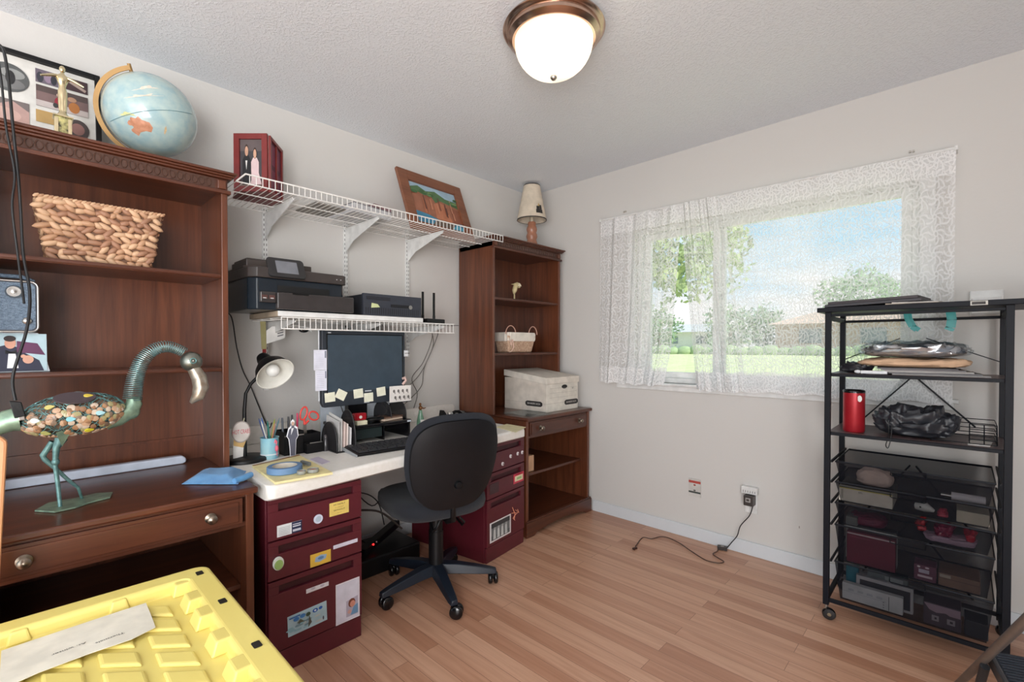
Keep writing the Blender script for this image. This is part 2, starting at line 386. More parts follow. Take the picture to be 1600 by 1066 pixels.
# ================= outside =================
grass = mat('lawn', (192, 200, 146), .95, var=(204, 210, 162), vscale=(1.5, 1.5, 1.5))
gm = MB(grass)
gm.P([(-60, WY+.3, .02), (60, WY+.3, .02), (60, 30, 1.1), (-60, 30, 1.1), (60, 90, 1.15), (-60, 90, 1.15), (-60, WY+.3, -.6), (60, WY+.3, -.6), (60, 90, -.6), (-60, 90, -.6)], [(0, 1, 2, 3), (3, 2, 4, 5), (6, 9, 8, 7), (0, 6, 7, 1)])
gm.build('ground', kind='structure')
def tree(cx, cy, cz_, r, rz, gz, col, col2, label, n=900, ls=.06, tx=None):
    tx = cx if tx is None else tx
    t = thing('leafy_tree', label, 'tree', (tx, cy, gz))
    MB(mat('bark', (130, 118, 104), .9)).tube([(tx, cy, gz), (tx*.7+cx*.3, cy, gz*.4+cz_*.6), (cx, cy, cz_)], [.10*r, .07*r, .03*r], 8).build('trunk', t, smooth=60)
    mb = MB(mat('foliage', col, .8, var=col2, vscale=(2, 2, 2)))
    for i in range(n):
        a = random.uniform(0, 6.283); b = math.acos(random.uniform(-1, 1)); q = random.uniform(.25, 1)**.5
        wob = 1+.18*math.sin(3*a+cx)+.12*math.sin(5*b+cy)
        p = Vector((cx+r*q*wob*math.sin(b)*math.cos(a), cy+r*q*wob*math.sin(b)*math.sin(a), cz_+rz*q*wob*math.cos(b)))
        s = random.uniform(.6, 1.3)*ls
        u = Vector((random.uniform(-1, 1), random.uniform(-1, 1), random.uniform(-1, 1))).normalized(); w = u.orthogonal().normalized()
        mb.face([p-u*s, p-w*s*.5, p+u*s, p+w*s*.5])
    mb.build('leaf_crown', t)
g1, g2 = (150, 172, 122), (190, 204, 152)
tree(-2.1, 9.5, 3.9, 2.0, 1.75, .26, (140, 162, 112), (172, 186, 132), 'near leafy tree outside, drooping over the left window pane', 6500, .085, tx=-4.4)
tree(-10.3, 26, 2.2, 1.2, 1.2, .9, (120, 148, 122), g1, 'small dark tree across the lawn, left of the pale house', 900, .12)
tree(-7.0, 28, 2.3, 1.5, 1.3, 1.0, (126, 156, 134), g1, 'bluish tree across the lawn behind the middle curtain', 1000, .13)
tree(-4.9, 27, 2.2, .8, 1.3, 1.0, (110, 142, 122), g1, 'narrow dark tree at the left end of the brick house', 800, .11)
tree(-1.6, 33, 4.0, 2.0, 1.7, 1.1, (136, 166, 122), (160, 184, 140), 'round green tree rising behind the brick house outside', 1800, .14)
tree(5.2, 33, 3.4, 2.0, 1.6, 1.1, (136, 166, 122), (160, 184, 140), 'green tree behind the right end of the brick house', 1200, .14)
hb = thing('brick_house', 'low brick house with tan roof across the lawn outside', 'house', (-.2, 26, 1.0))
MB(mat('brick', (176, 146, 130), .9, var=(190, 162, 146), vscale=(3, 3, 12))).box(-3.9, 3.6, 25, 28.0, .8, 2.25).build('wall', hb)
MB(mat('roof_shingle', (214, 184, 166), .9)).hexa([(-4.2, 24.7, 2.25), (3.9, 24.7, 2.25), (3.9, 28.4, 2.25), (-4.2, 28.4, 2.25)], [(-2.6, 26.5, 2.85), (2.4, 26.5, 2.85), (2.4, 26.7, 2.85), (-2.6, 26.7, 2.85)]).build('roof', hb)
for xx in (-2.9, -.6, 1.6): MB(C((110, 120, 128), .3)).box(xx, xx+.9, 24.96, 25.02, 1.35, 2.0).build('window', hb)
hp = thing('pale_house', 'pale white house seen through the gap between the lace curtains', 'house', (-11, 33, 1.1))
MB(C((232, 230, 226), .7)).box(-13.4, -9.2, 32, 35, 1.0, 2.2).build('wall', hp)
MB(C((200, 200, 202), .8)).hexa([(-13.6, 31.7, 2.2), (-9.0, 31.7, 2.2), (-9.0, 35.3, 2.2), (-13.6, 35.3, 2.2)], [(-13, 33.4, 2.8), (-9.6, 33.4, 2.8), (-9.6, 33.6, 2.8), (-13, 33.6, 2.8)]).build('roof', hp)
for i in range(2): MB(C((130, 140, 148), .3)).box(-12.6+i*2, -11.9+i*2, 31.96, 32.02, 1.4, 1.9).build('window', hp)
hg = MB(mat('hedge_leaves', (146, 166, 122), .9, var=(166, 184, 138), vscale=(5, 5, 5), bump=1, bscale=8))
for i in range(30): hg.ball((-11+i*.56, 23.4+.2*math.sin(i), .93), (.45, .4, .30+.07*math.sin(i*2.1)), 10, 6)
tag(hg.build('hedge', smooth=60), 'low clipped hedge running across the lawn outside', 'hedge')

# ================= ceiling light =================
LX, LY = 1.432, 1.412
t = thing('ceiling_light', 'round flush ceiling light with frosted dome and polished metal rim', 'ceiling light', (LX, LY, CH))
MB(copper).lathe([(.085, CH), (.10, CH-.004), (.165, CH-.018), (.190, CH-.028), (.194, CH-.036), (.186, CH-.044), (.176, CH-.046), (.176, CH-.062), (.168, CH-.068), (.158, CH-.074), (.150, CH-.070), (.150, CH-.06), (.06, CH-.03)], (LX, LY, 0), seg=64).build('rim', t, smooth=50)
def dome_mat():
    m = bpy.data.materials.new('frosted_glass_lit'); m.use_nodes = True; n = m.node_tree; b = n.nodes['Principled BSDF']
    b.inputs['Base Color'].default_value = (.62, .52, .40, 1); b.inputs['Roughness'].default_value = .3
    t_ = N(n, 'ShaderNodeTexCoord'); out = None; acc = None
    for px, py, pz, k in ((.075, .02, -.11, 1.1), (-.055, -.03, -.13, .7)):
        d = N(n, 'ShaderNodeVectorMath'); d.operation = 'DISTANCE'; d.inputs[1].default_value = (px, py, pz)
        n.links.new(t_.outputs['Object'], d.inputs[0])
        r = N(n, 'ShaderNodeMapRange'); r.inputs[1].default_value = .035; r.inputs[2].default_value = .14; r.inputs[3].default_value = k; r.inputs[4].default_value = 0; r.interpolation_type = 'SMOOTHSTEP'
        n.links.new(d.outputs['Value'], r.inputs[0])
        if acc is None: acc = r.outputs[0]
        else:
            a = N(n, 'ShaderNodeMath'); a.operation = 'ADD'; n.links.new(acc, a.inputs[0]); n.links.new(r.outputs[0], a.inputs[1]); acc = a.outputs[0]
    a = N(n, 'ShaderNodeMath'); a.operation = 'ADD'; a.inputs[1].default_value = .40; n.links.new(acc, a.inputs[0])
    b.inputs['Emission Color'].default_value = (1, .84, .62, 1); n.links.new(a.outputs[0], b.inputs['Emission Strength']); return m
prof = [(.149, CH-.072)]
for i in range(1, 13):
    a = math.pi/2*i/12; prof.append((.149*math.cos(a), CH-.072-.135*math.sin(a)**.95))
prof[-1] = (.0005, prof[-1][1])
MB(dome_mat()).lathe(prof, (LX, LY, 0), seg=64).build('glass_dome', t, smooth=80)
MB(metal).lathe([(.0003, CH-.222), (.008, CH-.219), (.013, CH-.212), (.012, CH-.205), (.006, CH-.203)], (LX, LY, 0), seg=24).build('finial', t, smooth=60)

# ================= cherry desk with hutch (two) =================
KN = mat('pewter_knob', (150, 138, 124), .3, metal=1)
DW = .71; DH = .74
def make_desk(zt, xf, xb, label):
    """local: y 0..DW, x depth, z from floor"""
    t = thing('storage_desk', label, 'desk')
    b = MB(WDy); b.box(xb, xf, 0, DW, zt-.022, zt); b.build('desktop', t, bev=.006)
    b = MB(WDz); b.box(xb+.01, xf-.02, .01, .035, 0, zt-.022); b.build('side_panel', t, bev=.002)
    b = MB(WDz); b.box(xb+.01, xf-.02, DW-.035, DW-.01, 0, zt-.022); b.build('side_panel', t, bev=.002)
    b = MB(WDz); b.box(xb+.01, xb+.02, .035, DW-.035, .08, zt-.022); b.build('back_panel', t)
    b = MB(WDy); b.box(xf-.05, xf-.03, .035, DW-.035, zt-.135, zt-.12); b.box(xf-.045, xf-.028, .035, DW-.035, zt-.034, zt-.022); b.build('rail', t)
    d = MB(WDy); d.box(xf-.05, xf-.018, .045, DW-.045, zt-.122, zt-.034); d.box(xf-.018, xf-.014, .058, DW-.058, zt-.112, zt-.044)
    dr = d.build('drawer', t, bev=.004)
    for yy in (DW*.2, DW*.8):
        MB(KN).lathe([(.017, 0), (.017, .002), (.012, .004), (.006, .006), (.006, .016), (.012, .020), (.015, .025), (.012, .030), (.0005, .032)], (xf-.014, yy, zt-.078), (1, 0, 0), 20).build('knob', dr, smooth=50)
    b = MB(WDy); b.box(xb+.02, xf-.08, .035, DW-.035, zt*.5-.018, zt*.5); b.build('shelf', t, bev=.003)
    b = MB(WDy); b.box(xb+.02, xf-.03, .035, DW-.035, .085, .10); b.build('shelf', t, bev=.003)
    # plinth with curved apron
    pts = [(xf-.02, 0, 0), (xf-.02, 0, .095), (xf-.02, DW, .095), (xf-.02, DW, 0), (xf-.02, DW-.07, 0)]
    for i in range(13):
        q = i/12; yy = DW-.10-(DW-.20)*q; pts.append((xf-.02, yy, .018+.022*math.sin(math.pi*q)))
    pts.append((xf-.02, .07, 0))
    b = MB(WDy).prism(pts, (.016, 0, 0)); b.box(xf-.02, xf-.008, .004, DW-.004, .095, .104); b.build('plinth', t, bev=.003)
    return t
def make_hutch(xf, xb, h, label, lo=1):
    t = thing('desk_hutch', label, 'bookcase')
    for yy in (0, DW-.022): b = MB(WDz); b.box(xb, xf, yy, yy+.022, 0, h-.02); b.build('side_panel', t, bev=.002)
    b = MB(WDz); b.box(xb, xb+.008, .022, DW-.022, 0, h-.02); b.box(xb+.008, xb+.018, .022, DW-.022, .09, .10); b.build('back_panel', t)
    for zz in (.405, .775):
        b = MB(WDy); b.box(xb+.01, xf-.012, .022, DW-.022, zz-.017, zz); b.box(xf-.012, xf-.006, .022, DW-.022, zz-.014, zz-.003); b.build('shelf', t, bev=.002)
    c = MB(WDy)
    c.box(xb, xf+.03, -.028*lo, DW+.028, h-.010, h); c.box(xb, xf+.022, -.020*lo, DW+.020, h-.018, h-.010); c.box(xb, xf+.014, -.012*lo, DW+.012, h-.026, h-.018)
    c.box(xb+.01, xf+.002, .0, DW, h-.072, h-.026); c.box(xf-.02, xf+.012, -.010*lo, DW+.010, h-.084, h-.070)
    cc = c.build('cornice', t, bev=.0025)
    f = MB(FRET); f.box(xf+.002, xf+.004, .045, DW-.045, h-.068, h-.030)
    n = 26
    for i in range(n):
        yy = .055+(DW-.11)*(i+.5)/n
        pts = [Vector((xf+.005, yy+.0088*c_, h-.049+.015*s_)) for c_, s_ in circ(10)]
        f.tube(pts, .0022, 5, closed=True)
    f.build('carved_frieze', cc)
    r = MB(WDz)
    for yy in (0.006, DW-.036): r.box(xf+.002, xf+.009, yy, yy+.03, h-.066, h-.032)
    r.build('corner_block', cc, bev=.003)
    return t
LZ = .715; LYB = -.145
dl = make_desk(LZ, .80, .14, 'left dark cherry desk with one wide two-knob drawer, behind the yellow tote'); dl.location = (0, LYB, 0)
hl = make_hutch(.45, .14, 1.175, 'left dark cherry hutch holding the woven basket, globe on top'); hl.location = (0, LYB+.005, LZ)
RZ = .755; RYB = 2.165
dr_ = make_desk(RZ, .622, .02, 'right dark cherry desk unit standing in the corner under the file box'); dr_.location = (0, RYB, 0)
hr = make_hutch(.36, .02, 1.175, 'right dark cherry bookcase hutch in the corner with the lamp on top', lo=.12); hr.location = (0, 2.118, RZ)

# ================= filing cabinets =================
def make_cab(label, ztop=.655):
    t = thing('filing_cabinet', label, 'filing cabinet')
    w = .37; dpt = .60
    b = MB(maroon); b.box(-dpt, -.018, 0, w, .0, ztop); b.box(-.018, -.004, .004, w-.004, 0, .085); b.build('body', t, bev=.003)
    for z0, z1 in ((.5, ztop-.004), (.355, .494), (.09, .349)):
        d = MB(maroon); hz = z1-.048
        d.box(-.018, 0, .004, w-.004, z0, hz); d.box(-.018, 0, .004, w-.004, hz+.030, z1)
        d.box(-.018, 0, .004, .04, hz, hz+.030); d.box(-.018, 0, w-.04, w-.004, hz, hz+.030)
        d.m(maroon_d).box(-.018, -.014, .04, w-.04, hz, hz+.030)
        dd = d.build('drawer', t, bev=.0015)
    return t
cabA = make_cab('left maroon filing cabinet covered in stickers, next to the yellow tote'); cabA.location = (.778, .598, 0)
cabB = make_cab('right maroon filing cabinet with round magnets, between chair and corner desk')
pB0 = az(760.4, 883, 0); pB1 = az(824.8, 844.2, 0); aB = math.atan2(-(pB1.x-pB0.x), (pB1.y-pB0.y)); aB = min(aB, math.radians(9))
cabB.location = (pB0.x, pB0.y, 0); cabB.rotation_euler = (0, 0, aB)
BU = Vector((-math.sin(aB), math.cos(aB), 0)); BN = Vector((math.cos(aB), math.sin(aB), 0))
def onB(u, v):
    d = ray(u, v); p0 = cabB.location+BN*.001
    return CAM+d*((p0-CAM).dot(BN)/d.dot(BN))

# ================= countertop =================
CZ = .715
t = thing('countertop', 'white laminate worktop resting on the two maroon filing cabinets', 'countertop', (.3, 1.3, .66))
def counter():
    L, Rr = .585, 2.075
    xl, xr = .835, .690
    mb = MB(lam)
    prof = []  # front nose profile (dx,z)
    for i in range(7):
        a = math.pi/2*i/6; prof.append((-.016+.016*math.sin(a), CZ-.016+.016*math.cos(a)))
    prof += [(0, .668), (-.012, .66)]
    ys = sorted([L+.030*(1-math.cos(math.pi/2*i/10)) for i in range(10)]+[L+.03+(Rr-L-.05)*i/20 for i in range(21)]+[Rr-.02*(1-math.sin(math.pi/2*i/10)) for i in range(1, 11)])
    def xf(y):
        q = (y-L)/(Rr-L); x = xl+(xr-xl)*q
        if y < L+.03: x -= .03-math.sqrt(max(0, .03**2-(L+.03-y)**2))
        if y > Rr-.02: x -= .02-math.sqrt(max(0, .02**2-(y-Rr+.02)**2))
        return x
    V = []; n = len(prof)+2
    for y in ys:
        x = xf(y); V.append((.002, y, CZ)); V += [(x+a, y, z) for a, z in prof]; V.append((.002, y, .66))
    F = []
    for i in range(40):
        for k in range(n):
            l = (k+1) % n; F.append((i*n+k, i*n+l, (i+1)*n+l, (i+1)*n+k))
    F.append(tuple(range(n))); F.append(tuple(40*n+k for k in range(n-1, -1, -1)))
    mb.P(V, F); return mb
counter().build('worktop', t, smooth=35)
bs = MB(lam); bs.prism([(.002, .60, CZ), (.002, 2.04, CZ), (.002, 2.075, CZ+.0), (.002, 2.075, CZ+.075), (.002, 2.06, CZ+.09), (.002, .60, CZ+.09)], (.02, 0, 0)); bs.build('backsplash', t, bev=.004)

# ================= wire shelves =================
def standard(y, z0, z1, label):
    mb = MB(white_paint); mb.box(.0005, .012, y-.012, y+.012, z0, z1)
    mb.m(C((90, 88, 86)))
    z = z1-.03
    while z > z0+.01:
        for s in (-.006, .006): mb.box(.012, .0125, y+s-.0016, y+s+.0016, z-.012, z)
        z -= .025
    tag(mb.build('shelf_standard'), label, 'shelf track', 'slotted white shelf tracks on the wall')
standard(.856, .98, 1.955, 'slotted white wall track nearest the left hutch, behind the printer')
standard(1.287, .98, 1.95, 'slotted white wall track in the middle, behind the computer tower')
standard(1.703, 1.135, 1.945, 'slotted white wall track beside the router, nearest the bookcase')
def bracket(mb, y, z, l, h):
    mb.prism([(.013, y-.002, z), (l, y-.002, z), (l, y-.002, z-.012), (.10, y-.002, z-h*.62), (.013, y-.002, z-h)], (0, .004, 0))
    mb.box(.013, l, y-.006, y+.006, z-.004, z)
t = thing('wire_shelf', 'long upper white wire shelf near the ceiling holding frames', 'wire shelf', (.2, 1.4, 1.88))
def wires(y0, y1, xf, z, lz, step, t, nose_up, ylip=None):
    d = MB(wire_white); n = int((y1-y0)/step)
    for i in range(n+1): d.cyl((.02, y0+i*step, z), (xf, y0+i*step, z), .0016, seg=5)
    d.build('deck_wires', t, smooth=60)
    r = MB(wire_white)
    for x in (.022, .14, .26): r.cyl((x, y0, z-.003), (x, y1, z-.003), .0028, seg=6)
    r.cyl((xf, y0, z), (xf, y1, z), .0032, seg=6); r.build('long_rod', t, smooth=60)
    l = MB(wire_white); ya = y0+(.035 if nose_up else 0)
    ylip = ylip or y1
    l.cyl((xf, ya, lz), (xf, ylip, lz), .0036, seg=6); l.cyl((xf, y1, z), (xf, ylip, z), .0032, seg=6)
    for i in range(int((ylip-y0)/step)+1):
        yy = y0+i*step
        if yy >= ya-.001: l.cyl((xf, yy, z), (xf, yy, lz), .0018, seg=5)
    if nose_up: l.tube([(xf, ya, lz), (xf, y0, z)], .0034, 6)
    l.build('front_lip', t, smooth=60)
wires(.615, 2.112, .402, 1.884, 1.923, .0255, t, True, 2.172)
for y in (.856, 1.287, 1.703):
    b = MB(white_paint); bracket(b, y, 1.878, .375, .135); b.build('bracket', t)
t = thing('wire_shelf', 'short lower white wire shelf under the printer board', 'wire shelf', (.2, 1.3, 1.28))
wires(.79, 1.765, .40, 1.333, 1.282, .0255, t, False)
for y in (.856, 1.287, 1.703):
    b = MB(white_paint); bracket(b, y, 1.325, .385, .10); b.build('bracket', t)
bd = MB(white_paint); bd.box(.40, .405, .775, 1.54, 1.337, 1.360); bd.m(mat('chipboard', (186, 168, 146), .8)).box(.03, .40, .775, 1.54, 1.337, 1.360)
tag(bd.build('shelf_board', bev=.001), 'white-edged board lying on the lower wire shelf under the printer', 'board')

# -- on upper shelf
t = thing('photo_frame_box', 'dark red hinged photo frame of a couple standing on the wire shelf', 'picture frame', (.25, .73, 1.887))
fr = mat('red_wood', (122, 40, 38), .4)
A = ax(367, 210, .235); dA = (A-CAM).dot(FW); H = A.z-1.887; A.z = 1.887
B = CAM+ray(419, 212)*dA; B.z = 1.887
def framed(mb, A, B, H, w, th, N_):
    U = (B-A); n = N_*th
    u = U.normalized(); z = Vector((0, 0, 1)); L = U.length
    for a, b, c, d in ((0, w, 0, H), (L-w, L, 0, H), (w, L-w, 0, w), (w, L-w, H-w, H)):
        mb.prism([A+u*a+z*c, A+u*b+z*c, A+u*b+z*d, A+u*a+z*d], n)
nn = (B-A).cross(Vector((0, 0, 1))).normalized()
mb = MB(fr); framed(mb, A, B, H, .024, .012, nn); mb.build('front_frame', t, bev=.001)
Cc = CAM+ray(439, 235)*(dA/.927); Cc.z = 1.887; mb = MB(fr); n2 = (Cc-B).cross(Vector((0, 0, 1))).normalized()
framed(mb, B, Cc, H-.004, .014, .010, n2)
mb.prism([B+(Cc-B)*.5-(Cc-B).normalized()*.003+Vector((0, 0, .01)), B+(Cc-B)*.5+(Cc-B).normalized()*.003+Vector((0, 0, .01)), B+(Cc-B)*.5+(Cc-B).normalized()*.003+Vector((0, 0, H-.02)), B+(Cc-B)*.5-(Cc-B).normalized()*.003+Vector((0, 0, H-.02))], n2*.01)
mb.build('side_frame', t, bev=.001)
U_ = (B-A).normalized()
decal('photograph', t, A+U_*.022+Vector((0, 0, .022))+nn*.001, U_*((B-A).length-.044), (0, 0, H-.044),
      [('r', 0, .75, 1, 1, (96, 84, 84)), ('r', 0, 0, 1, .12, (120, 104, 96))]+person_shapes(.30, .05, .85, (26, 26, 30))+person_shapes(.66, .05, .78, (226, 200, 200))+[('p', [(.45, .05), (.95, .05), (.72, .5)], (222, 196, 198)), ('p', [(.26, .55), (.34, .55), (.3, .35)], (236, 234, 230))], base=(66, 62, 66))
decal('photograph', t, B+(Cc-B)*.08+Vector((0, 0, .012))+n2*.001, (Cc-B)*.84, (0, 0, H-.03), [('r', .1, .55, .45, .95, (130, 60, 88)), ('r', .55, .55, .9, .95, (122, 54, 80)), ('r', .1, .05, .45, .45, (126, 58, 84)), ('r', .55, .05, .9, .45, (118, 52, 76))], base=(90, 40, 60))
mb = MB(fr); mb.prism([A, B, Cc, (.10, .84, 1.887), (.12, .68, 1.887)], (0, 0, .012)); mb.build('base_board', t)
mb = MB(black_pl); mb.prism([(.34, .66, 1.88), (.34, .74, 1.884), (.30, .83, 1.888), (.10, .82, 1.888), (.10, .66, 1.88)], (0, 0, .003))
cl = MB(mat('dark_cloth', (26, 26, 30), .95)); cl.grid(lambda u, v: (.04+.30*u, .64+.17*v, 1.8925-.0*u), 8, 6)
t = thing('magazine', 'flat grey magazines lying on the upper wire shelf beside the painting', 'magazine', (.2, 1.3, 1.887), None)
m1 = MB(C((205, 205, 208))); m1.prism([(.345, 1.165, 1.887), (.31, 1.40, 1.887), (.08, 1.38, 1.887), (.11, 1.14, 1.887)], (0, 0, .045)); m1.build('pages', t, bev=.001)
m1 = MB(C((130, 130, 134))); m1.prism([(.347, 1.163, 1.932), (.312, 1.402, 1.932), (.078, 1.382, 1.932), (.108, 1.138, 1.932)], (0, 0, .003)); m1.build('cover', t)
m1 = MB(C((140, 110, 116))); m1.prism([(.34, 1.28, 1.9355), (.31, 1.40, 1.9355), (.12, 1.40, 1.9355), (.14, 1.26, 1.9355)], (0, 0, .018))
tag(m1.build('booklet', bev=.002), 'small purple-grey booklet on top of the magazines on the wire shelf', 'booklet')
m1 = MB(C((150, 146, 140))); m1.prism([(.345, .97, 1.887), (.33, 1.13, 1.887), (.12, 1.12, 1.887), (.13, .96, 1.887)], (0, 0, .006))
tag(m1.build('envelope', bev=.001), 'flat grey envelope on the upper wire shelf left of the magazines', 'envelope')
# painting
t = thing('framed_painting', 'wood-framed painting of cliffs and a blue lake leaning on the wall', 'painting', (.1, 1.8, 1.9))
O = Vector((.215, 1.588, 1.889)); U = Vector((-.03, .525, 0)); V = Vector((-.155, -.012, .402)); n = U.cross(V).normalized()
u = U.normalized(); v = V.normalized(); LU, LV = U.length, V.length; w = .068
mb = MB(wood('frame_wood', (112, 66, 44), (142, 90, 62), 'y', .45))
for a, b, c, d in ((0, w, 0, LV), (LU-w, LU, 0, LV), (w, LU-w, 0, w), (w, LU-w, LV-w, LV)):
    mb.prism([O+u*a+v*c, O+u*b+v*c, O+u*b+v*d, O+u*a+v*d], n*.022)
mb.build('frame', t, bev=.003)
random.seed(3)
sh = [('r', 0, .78, 1, 1, (168, 196, 214)), ('p', [(0, .62), (0, .86), (.2, .95), (.35, .86), (.55, .92), (.75, .8), (1, .78), (1, .5)], (92, 124, 84)), ('p', [(0, .28), (0, .72), (.12, .80), (.3, .74), (.42, .80), (.5, .62), (.62, .70), (.8, .66), (1, .62), (1, .1), (.5, .2)], (164, 108, 84)),
      ('p', [(.44, .22), (.46, .58), (.6, .66), (.72, .6), (.78, .2)], (196, 126, 94)), ('p', [(.8, .15), (.82, .6), (1, .56), (1, .12)], (150, 92, 70)),
      ('p', [(0, 0), (0, .30), (.3, .26), (.5, .18), (.75, .18), (1, .22), (1, 0)], (72, 138, 170)), ('p', [(.3, .0), (.42, .18), (.8, .2), (.85, .06), (.6, -.0)], (110, 96, 86)), ('p', [(.7, 0), (.85, .16), (1, .12), (1, 0)], (90, 170, 196))]
for i in range(16):
    x = random.random()*.95; y = .25+random.random()*.2; hh = .15+random.random()*.25; c = random.choice([(120, 72, 58), (210, 150, 120), (100, 66, 58), (186, 120, 90)])
    sh.append(('p', [(x, y), (x+.022, y), (x+.018, y+hh), (x+.004, y+hh)], c))
for i in range(10): sh.append(('e', random.random()*.95+.02, .82-random.random()*.12, .05, .035, random.choice([(70, 104, 66), (120, 150, 96), (96, 130, 84)])))
decal('canvas', t, O+u*w+v*w+n*.004, u*(LU-2*w), v*(LV-2*w), sh, base=(150, 110, 90))

# -- printer
t = thing('printer', 'black all-in-one printer with tilted touch screen on the shelf board', 'printer', (.2, .9, 1.360))
pz = 1.362
b = MB(mat('printer_body', (30, 38, 46), .25))
def chbox(mb, x0, x1, y0, y1, z0, z1, c=.03):
    mb.prism([(x0, y0, z0), (x1-c, y0, z0), (x1, y0+c, z0), (x1, y1-c*.5, z0), (x1-c*.5, y1, z0), (x0, y1, z0)], (0, 0, z1-z0))
chbox(b, .05, .395, .665, 1.085, pz, 1.50); b.build('body', t, bev=.005)
b = MB(mat('printer_taupe', (62, 56, 54), .35)); chbox(b, .05, .405, .662, 1.095, 1.50, 1.545); b.build('scanner_lid', t, bev=.004)
b = MB(mat('printer_lid_brown', (74, 66, 62), .4)); b.prism([(.05, .668, 1.546), (.30, .668, 1.546), (.33, .70, 1.546), (.33, 1.085, 1.546), (.05, 1.085, 1.546)], (0, 0, .012)); b.box(.06, .27, .69, .98, 1.558, 1.592); b.prism([(.06, .70, 1.592), (.24, .70, 1.592), (.24, .93, 1.592), (.06, .93, 1.592)], (0, 0, .012)); b.build('document_feeder', t, bev=.004)
b = MB(mat('printer_front', (58, 54, 54), .25)); b.box(.395, .425, .765, 1.12, pz+.004, 1.44); b.box(.395, .415, .70, .765, pz+.03, 1.44); b.build('paper_tray', t, bev=.005)
b = MB(C((4, 4, 5), .6)); b.box(.3945, .3965, .775, 1.01, 1.441, 1.472); b.build('output_slot', t)
b = MB(C((12, 12, 14), .3)); b.box(.4255, .428, .83, .90, 1.432, 1.440); b.build('tray_handle', t)
for i in range(2):
    b = MB(C((84, 50, 44))); b.box(.4155, .417, .705+i*.03, .728+i*.03, 1.408, 1.424); b.m(C((200, 200, 200))).box(.417, .4175, .71+i*.03, .723+i*.03, 1.409, 1.413); b.build('card_slot', t)
O = Vector((.412, .735, 1.502)); U = Vector((.002, .158, 0)); V = Vector((-.045, 0, .088)); n = U.cross(V).normalized()
b = MB(mat('panel_gray', (44, 43, 44), .35))
def rrect(O, U, V, r, k=5):
    LU, LV = U.length, V.length; u, v = U.normalized(), V.normalized(); P_ = []
    for cx, cy, a0 in ((LU-r, r, -90), (LU-r, LV-r, 0), (r, LV-r, 90), (r, r, 180)):
        for i in range(k+1):
            a = math.radians(a0+90*i/k); P_.append(O+u*(cx+r*math.cos(a))+v*(cy+r*math.sin(a)))
    return P_
b.prism(rrect(O, U, V, .016), n*.012); pn = b.build('control_panel', t, bev=.002)
b = MB(mat('screen_glass', (120, 122, 128), .15)); b.prism([O+U*.22+V*.2+n*.012, O+U*.80+V*.2+n*.012, O+U*.80+V*.84+n*.012, O+U*.22+V*.84+n*.012], n*.0008); b.build('touch_screen', pn)
b = MB(C((200, 200, 204))); b.box(.4055, .406, 1.04, 1.045, 1.52, 1.524); b.box(.4055, .406, 1.06, 1.065, 1.52, 1.524); b.build('indicator', t)
# -- desktop computer
t = thing('desktop_computer', 'small black desktop computer lying beside the printer', 'computer', (.25, 1.36, 1.360))
b = MB(mat('pc_case', (40, 42, 48), .45)); b.box(.06, .385, 1.185, 1.53, pz, 1.468); b.build('case', t, bev=.003)
b = MB(mat('pc_front', (52, 56, 66), .5)); b.box(.385, .40, 1.183, 1.532, pz, 1.472)
b.m(C((30, 32, 38)))
for i in range(26): b.box(.40, .4008, 1.195+i*.0125, 1.2+i*.0125, pz+.006, pz+.04)
b.build('front_panel', t, bev=.001)
b = MB(C((36, 38, 46))); b.box(.40, .404, 1.20, 1.335, 1.442, 1.458); b.build('disc_drive', t, bev=.001)
b = MB(C((18, 20, 26))); b.box(.40, .402, 1.34, 1.45, 1.408, 1.424); b.build('port_strip', t)
b = MB(metal).cyl((.401, 1.46, 1.414), (.404, 1.46, 1.414), .011); b.build('power_button', t)
b = MB(C((206, 214, 160))); b.prism([(.4012, 1.225, 1.40), (.4012, 1.275, 1.405), (.4012, 1.262, 1.42), (.4012, 1.228, 1.425)], (.0008, 0, 0)); b.build('sticker', t)
# -- router
t = thing('wifi_router', 'small black router with two upright antennas on the lower shelf', 'router', (.3, 1.68, 1.337))
b = MB(black_pl); b.prism([(.36, 1.60, 1.338), (.34, 1.745, 1.338), (.25, 1.76, 1.338), (.24, 1.60, 1.338)], (0, 0, .026)); b.build('body', t, bev=.005)
for y in (1.606, 1.685):
    b = MB(black_pl); b.cyl((.31, y, 1.36), (.31, y, 1.385), .008, seg=10); b.bar((.31, y, 1.38), (.31, y, 1.52), .007, .013, up=(0, 1, 0)); b.build('antenna', t, bev=.001)
def cordobj(pts, r, label, cat='cable', m=None, group=None, name='loose_cable', seg=6, sub=6):
    P = [Vector(p) for p in pts]; Q = []
    for i in range(len(P)-1):
        p0, p1, p2, p3 = P[max(i-1, 0)], P[i], P[i+1], P[min(i+2, len(P)-1)]
        for k in range(sub):
            s = k/sub; Q.append(.5*((2*p1)+(p2-p0)*s+(2*p0-5*p1+4*p2-p3)*s*s+(3*p1-p0-3*p2+p3)*s**3))
    Q.append(P[-1])
    return tag(MB(m or cable).tube(Q, r, seg).build(name, smooth=60), label, cat, group)
cordobj([(.24, 1.76, 1.35), (.10, 1.86, 1.345), (.03, 2.0, 1.345), (.015, 2.118, 1.35)], .0018, 'thin black cable running from the router to the bookcase')
cg = 'loose cables hanging from the router to the counter'
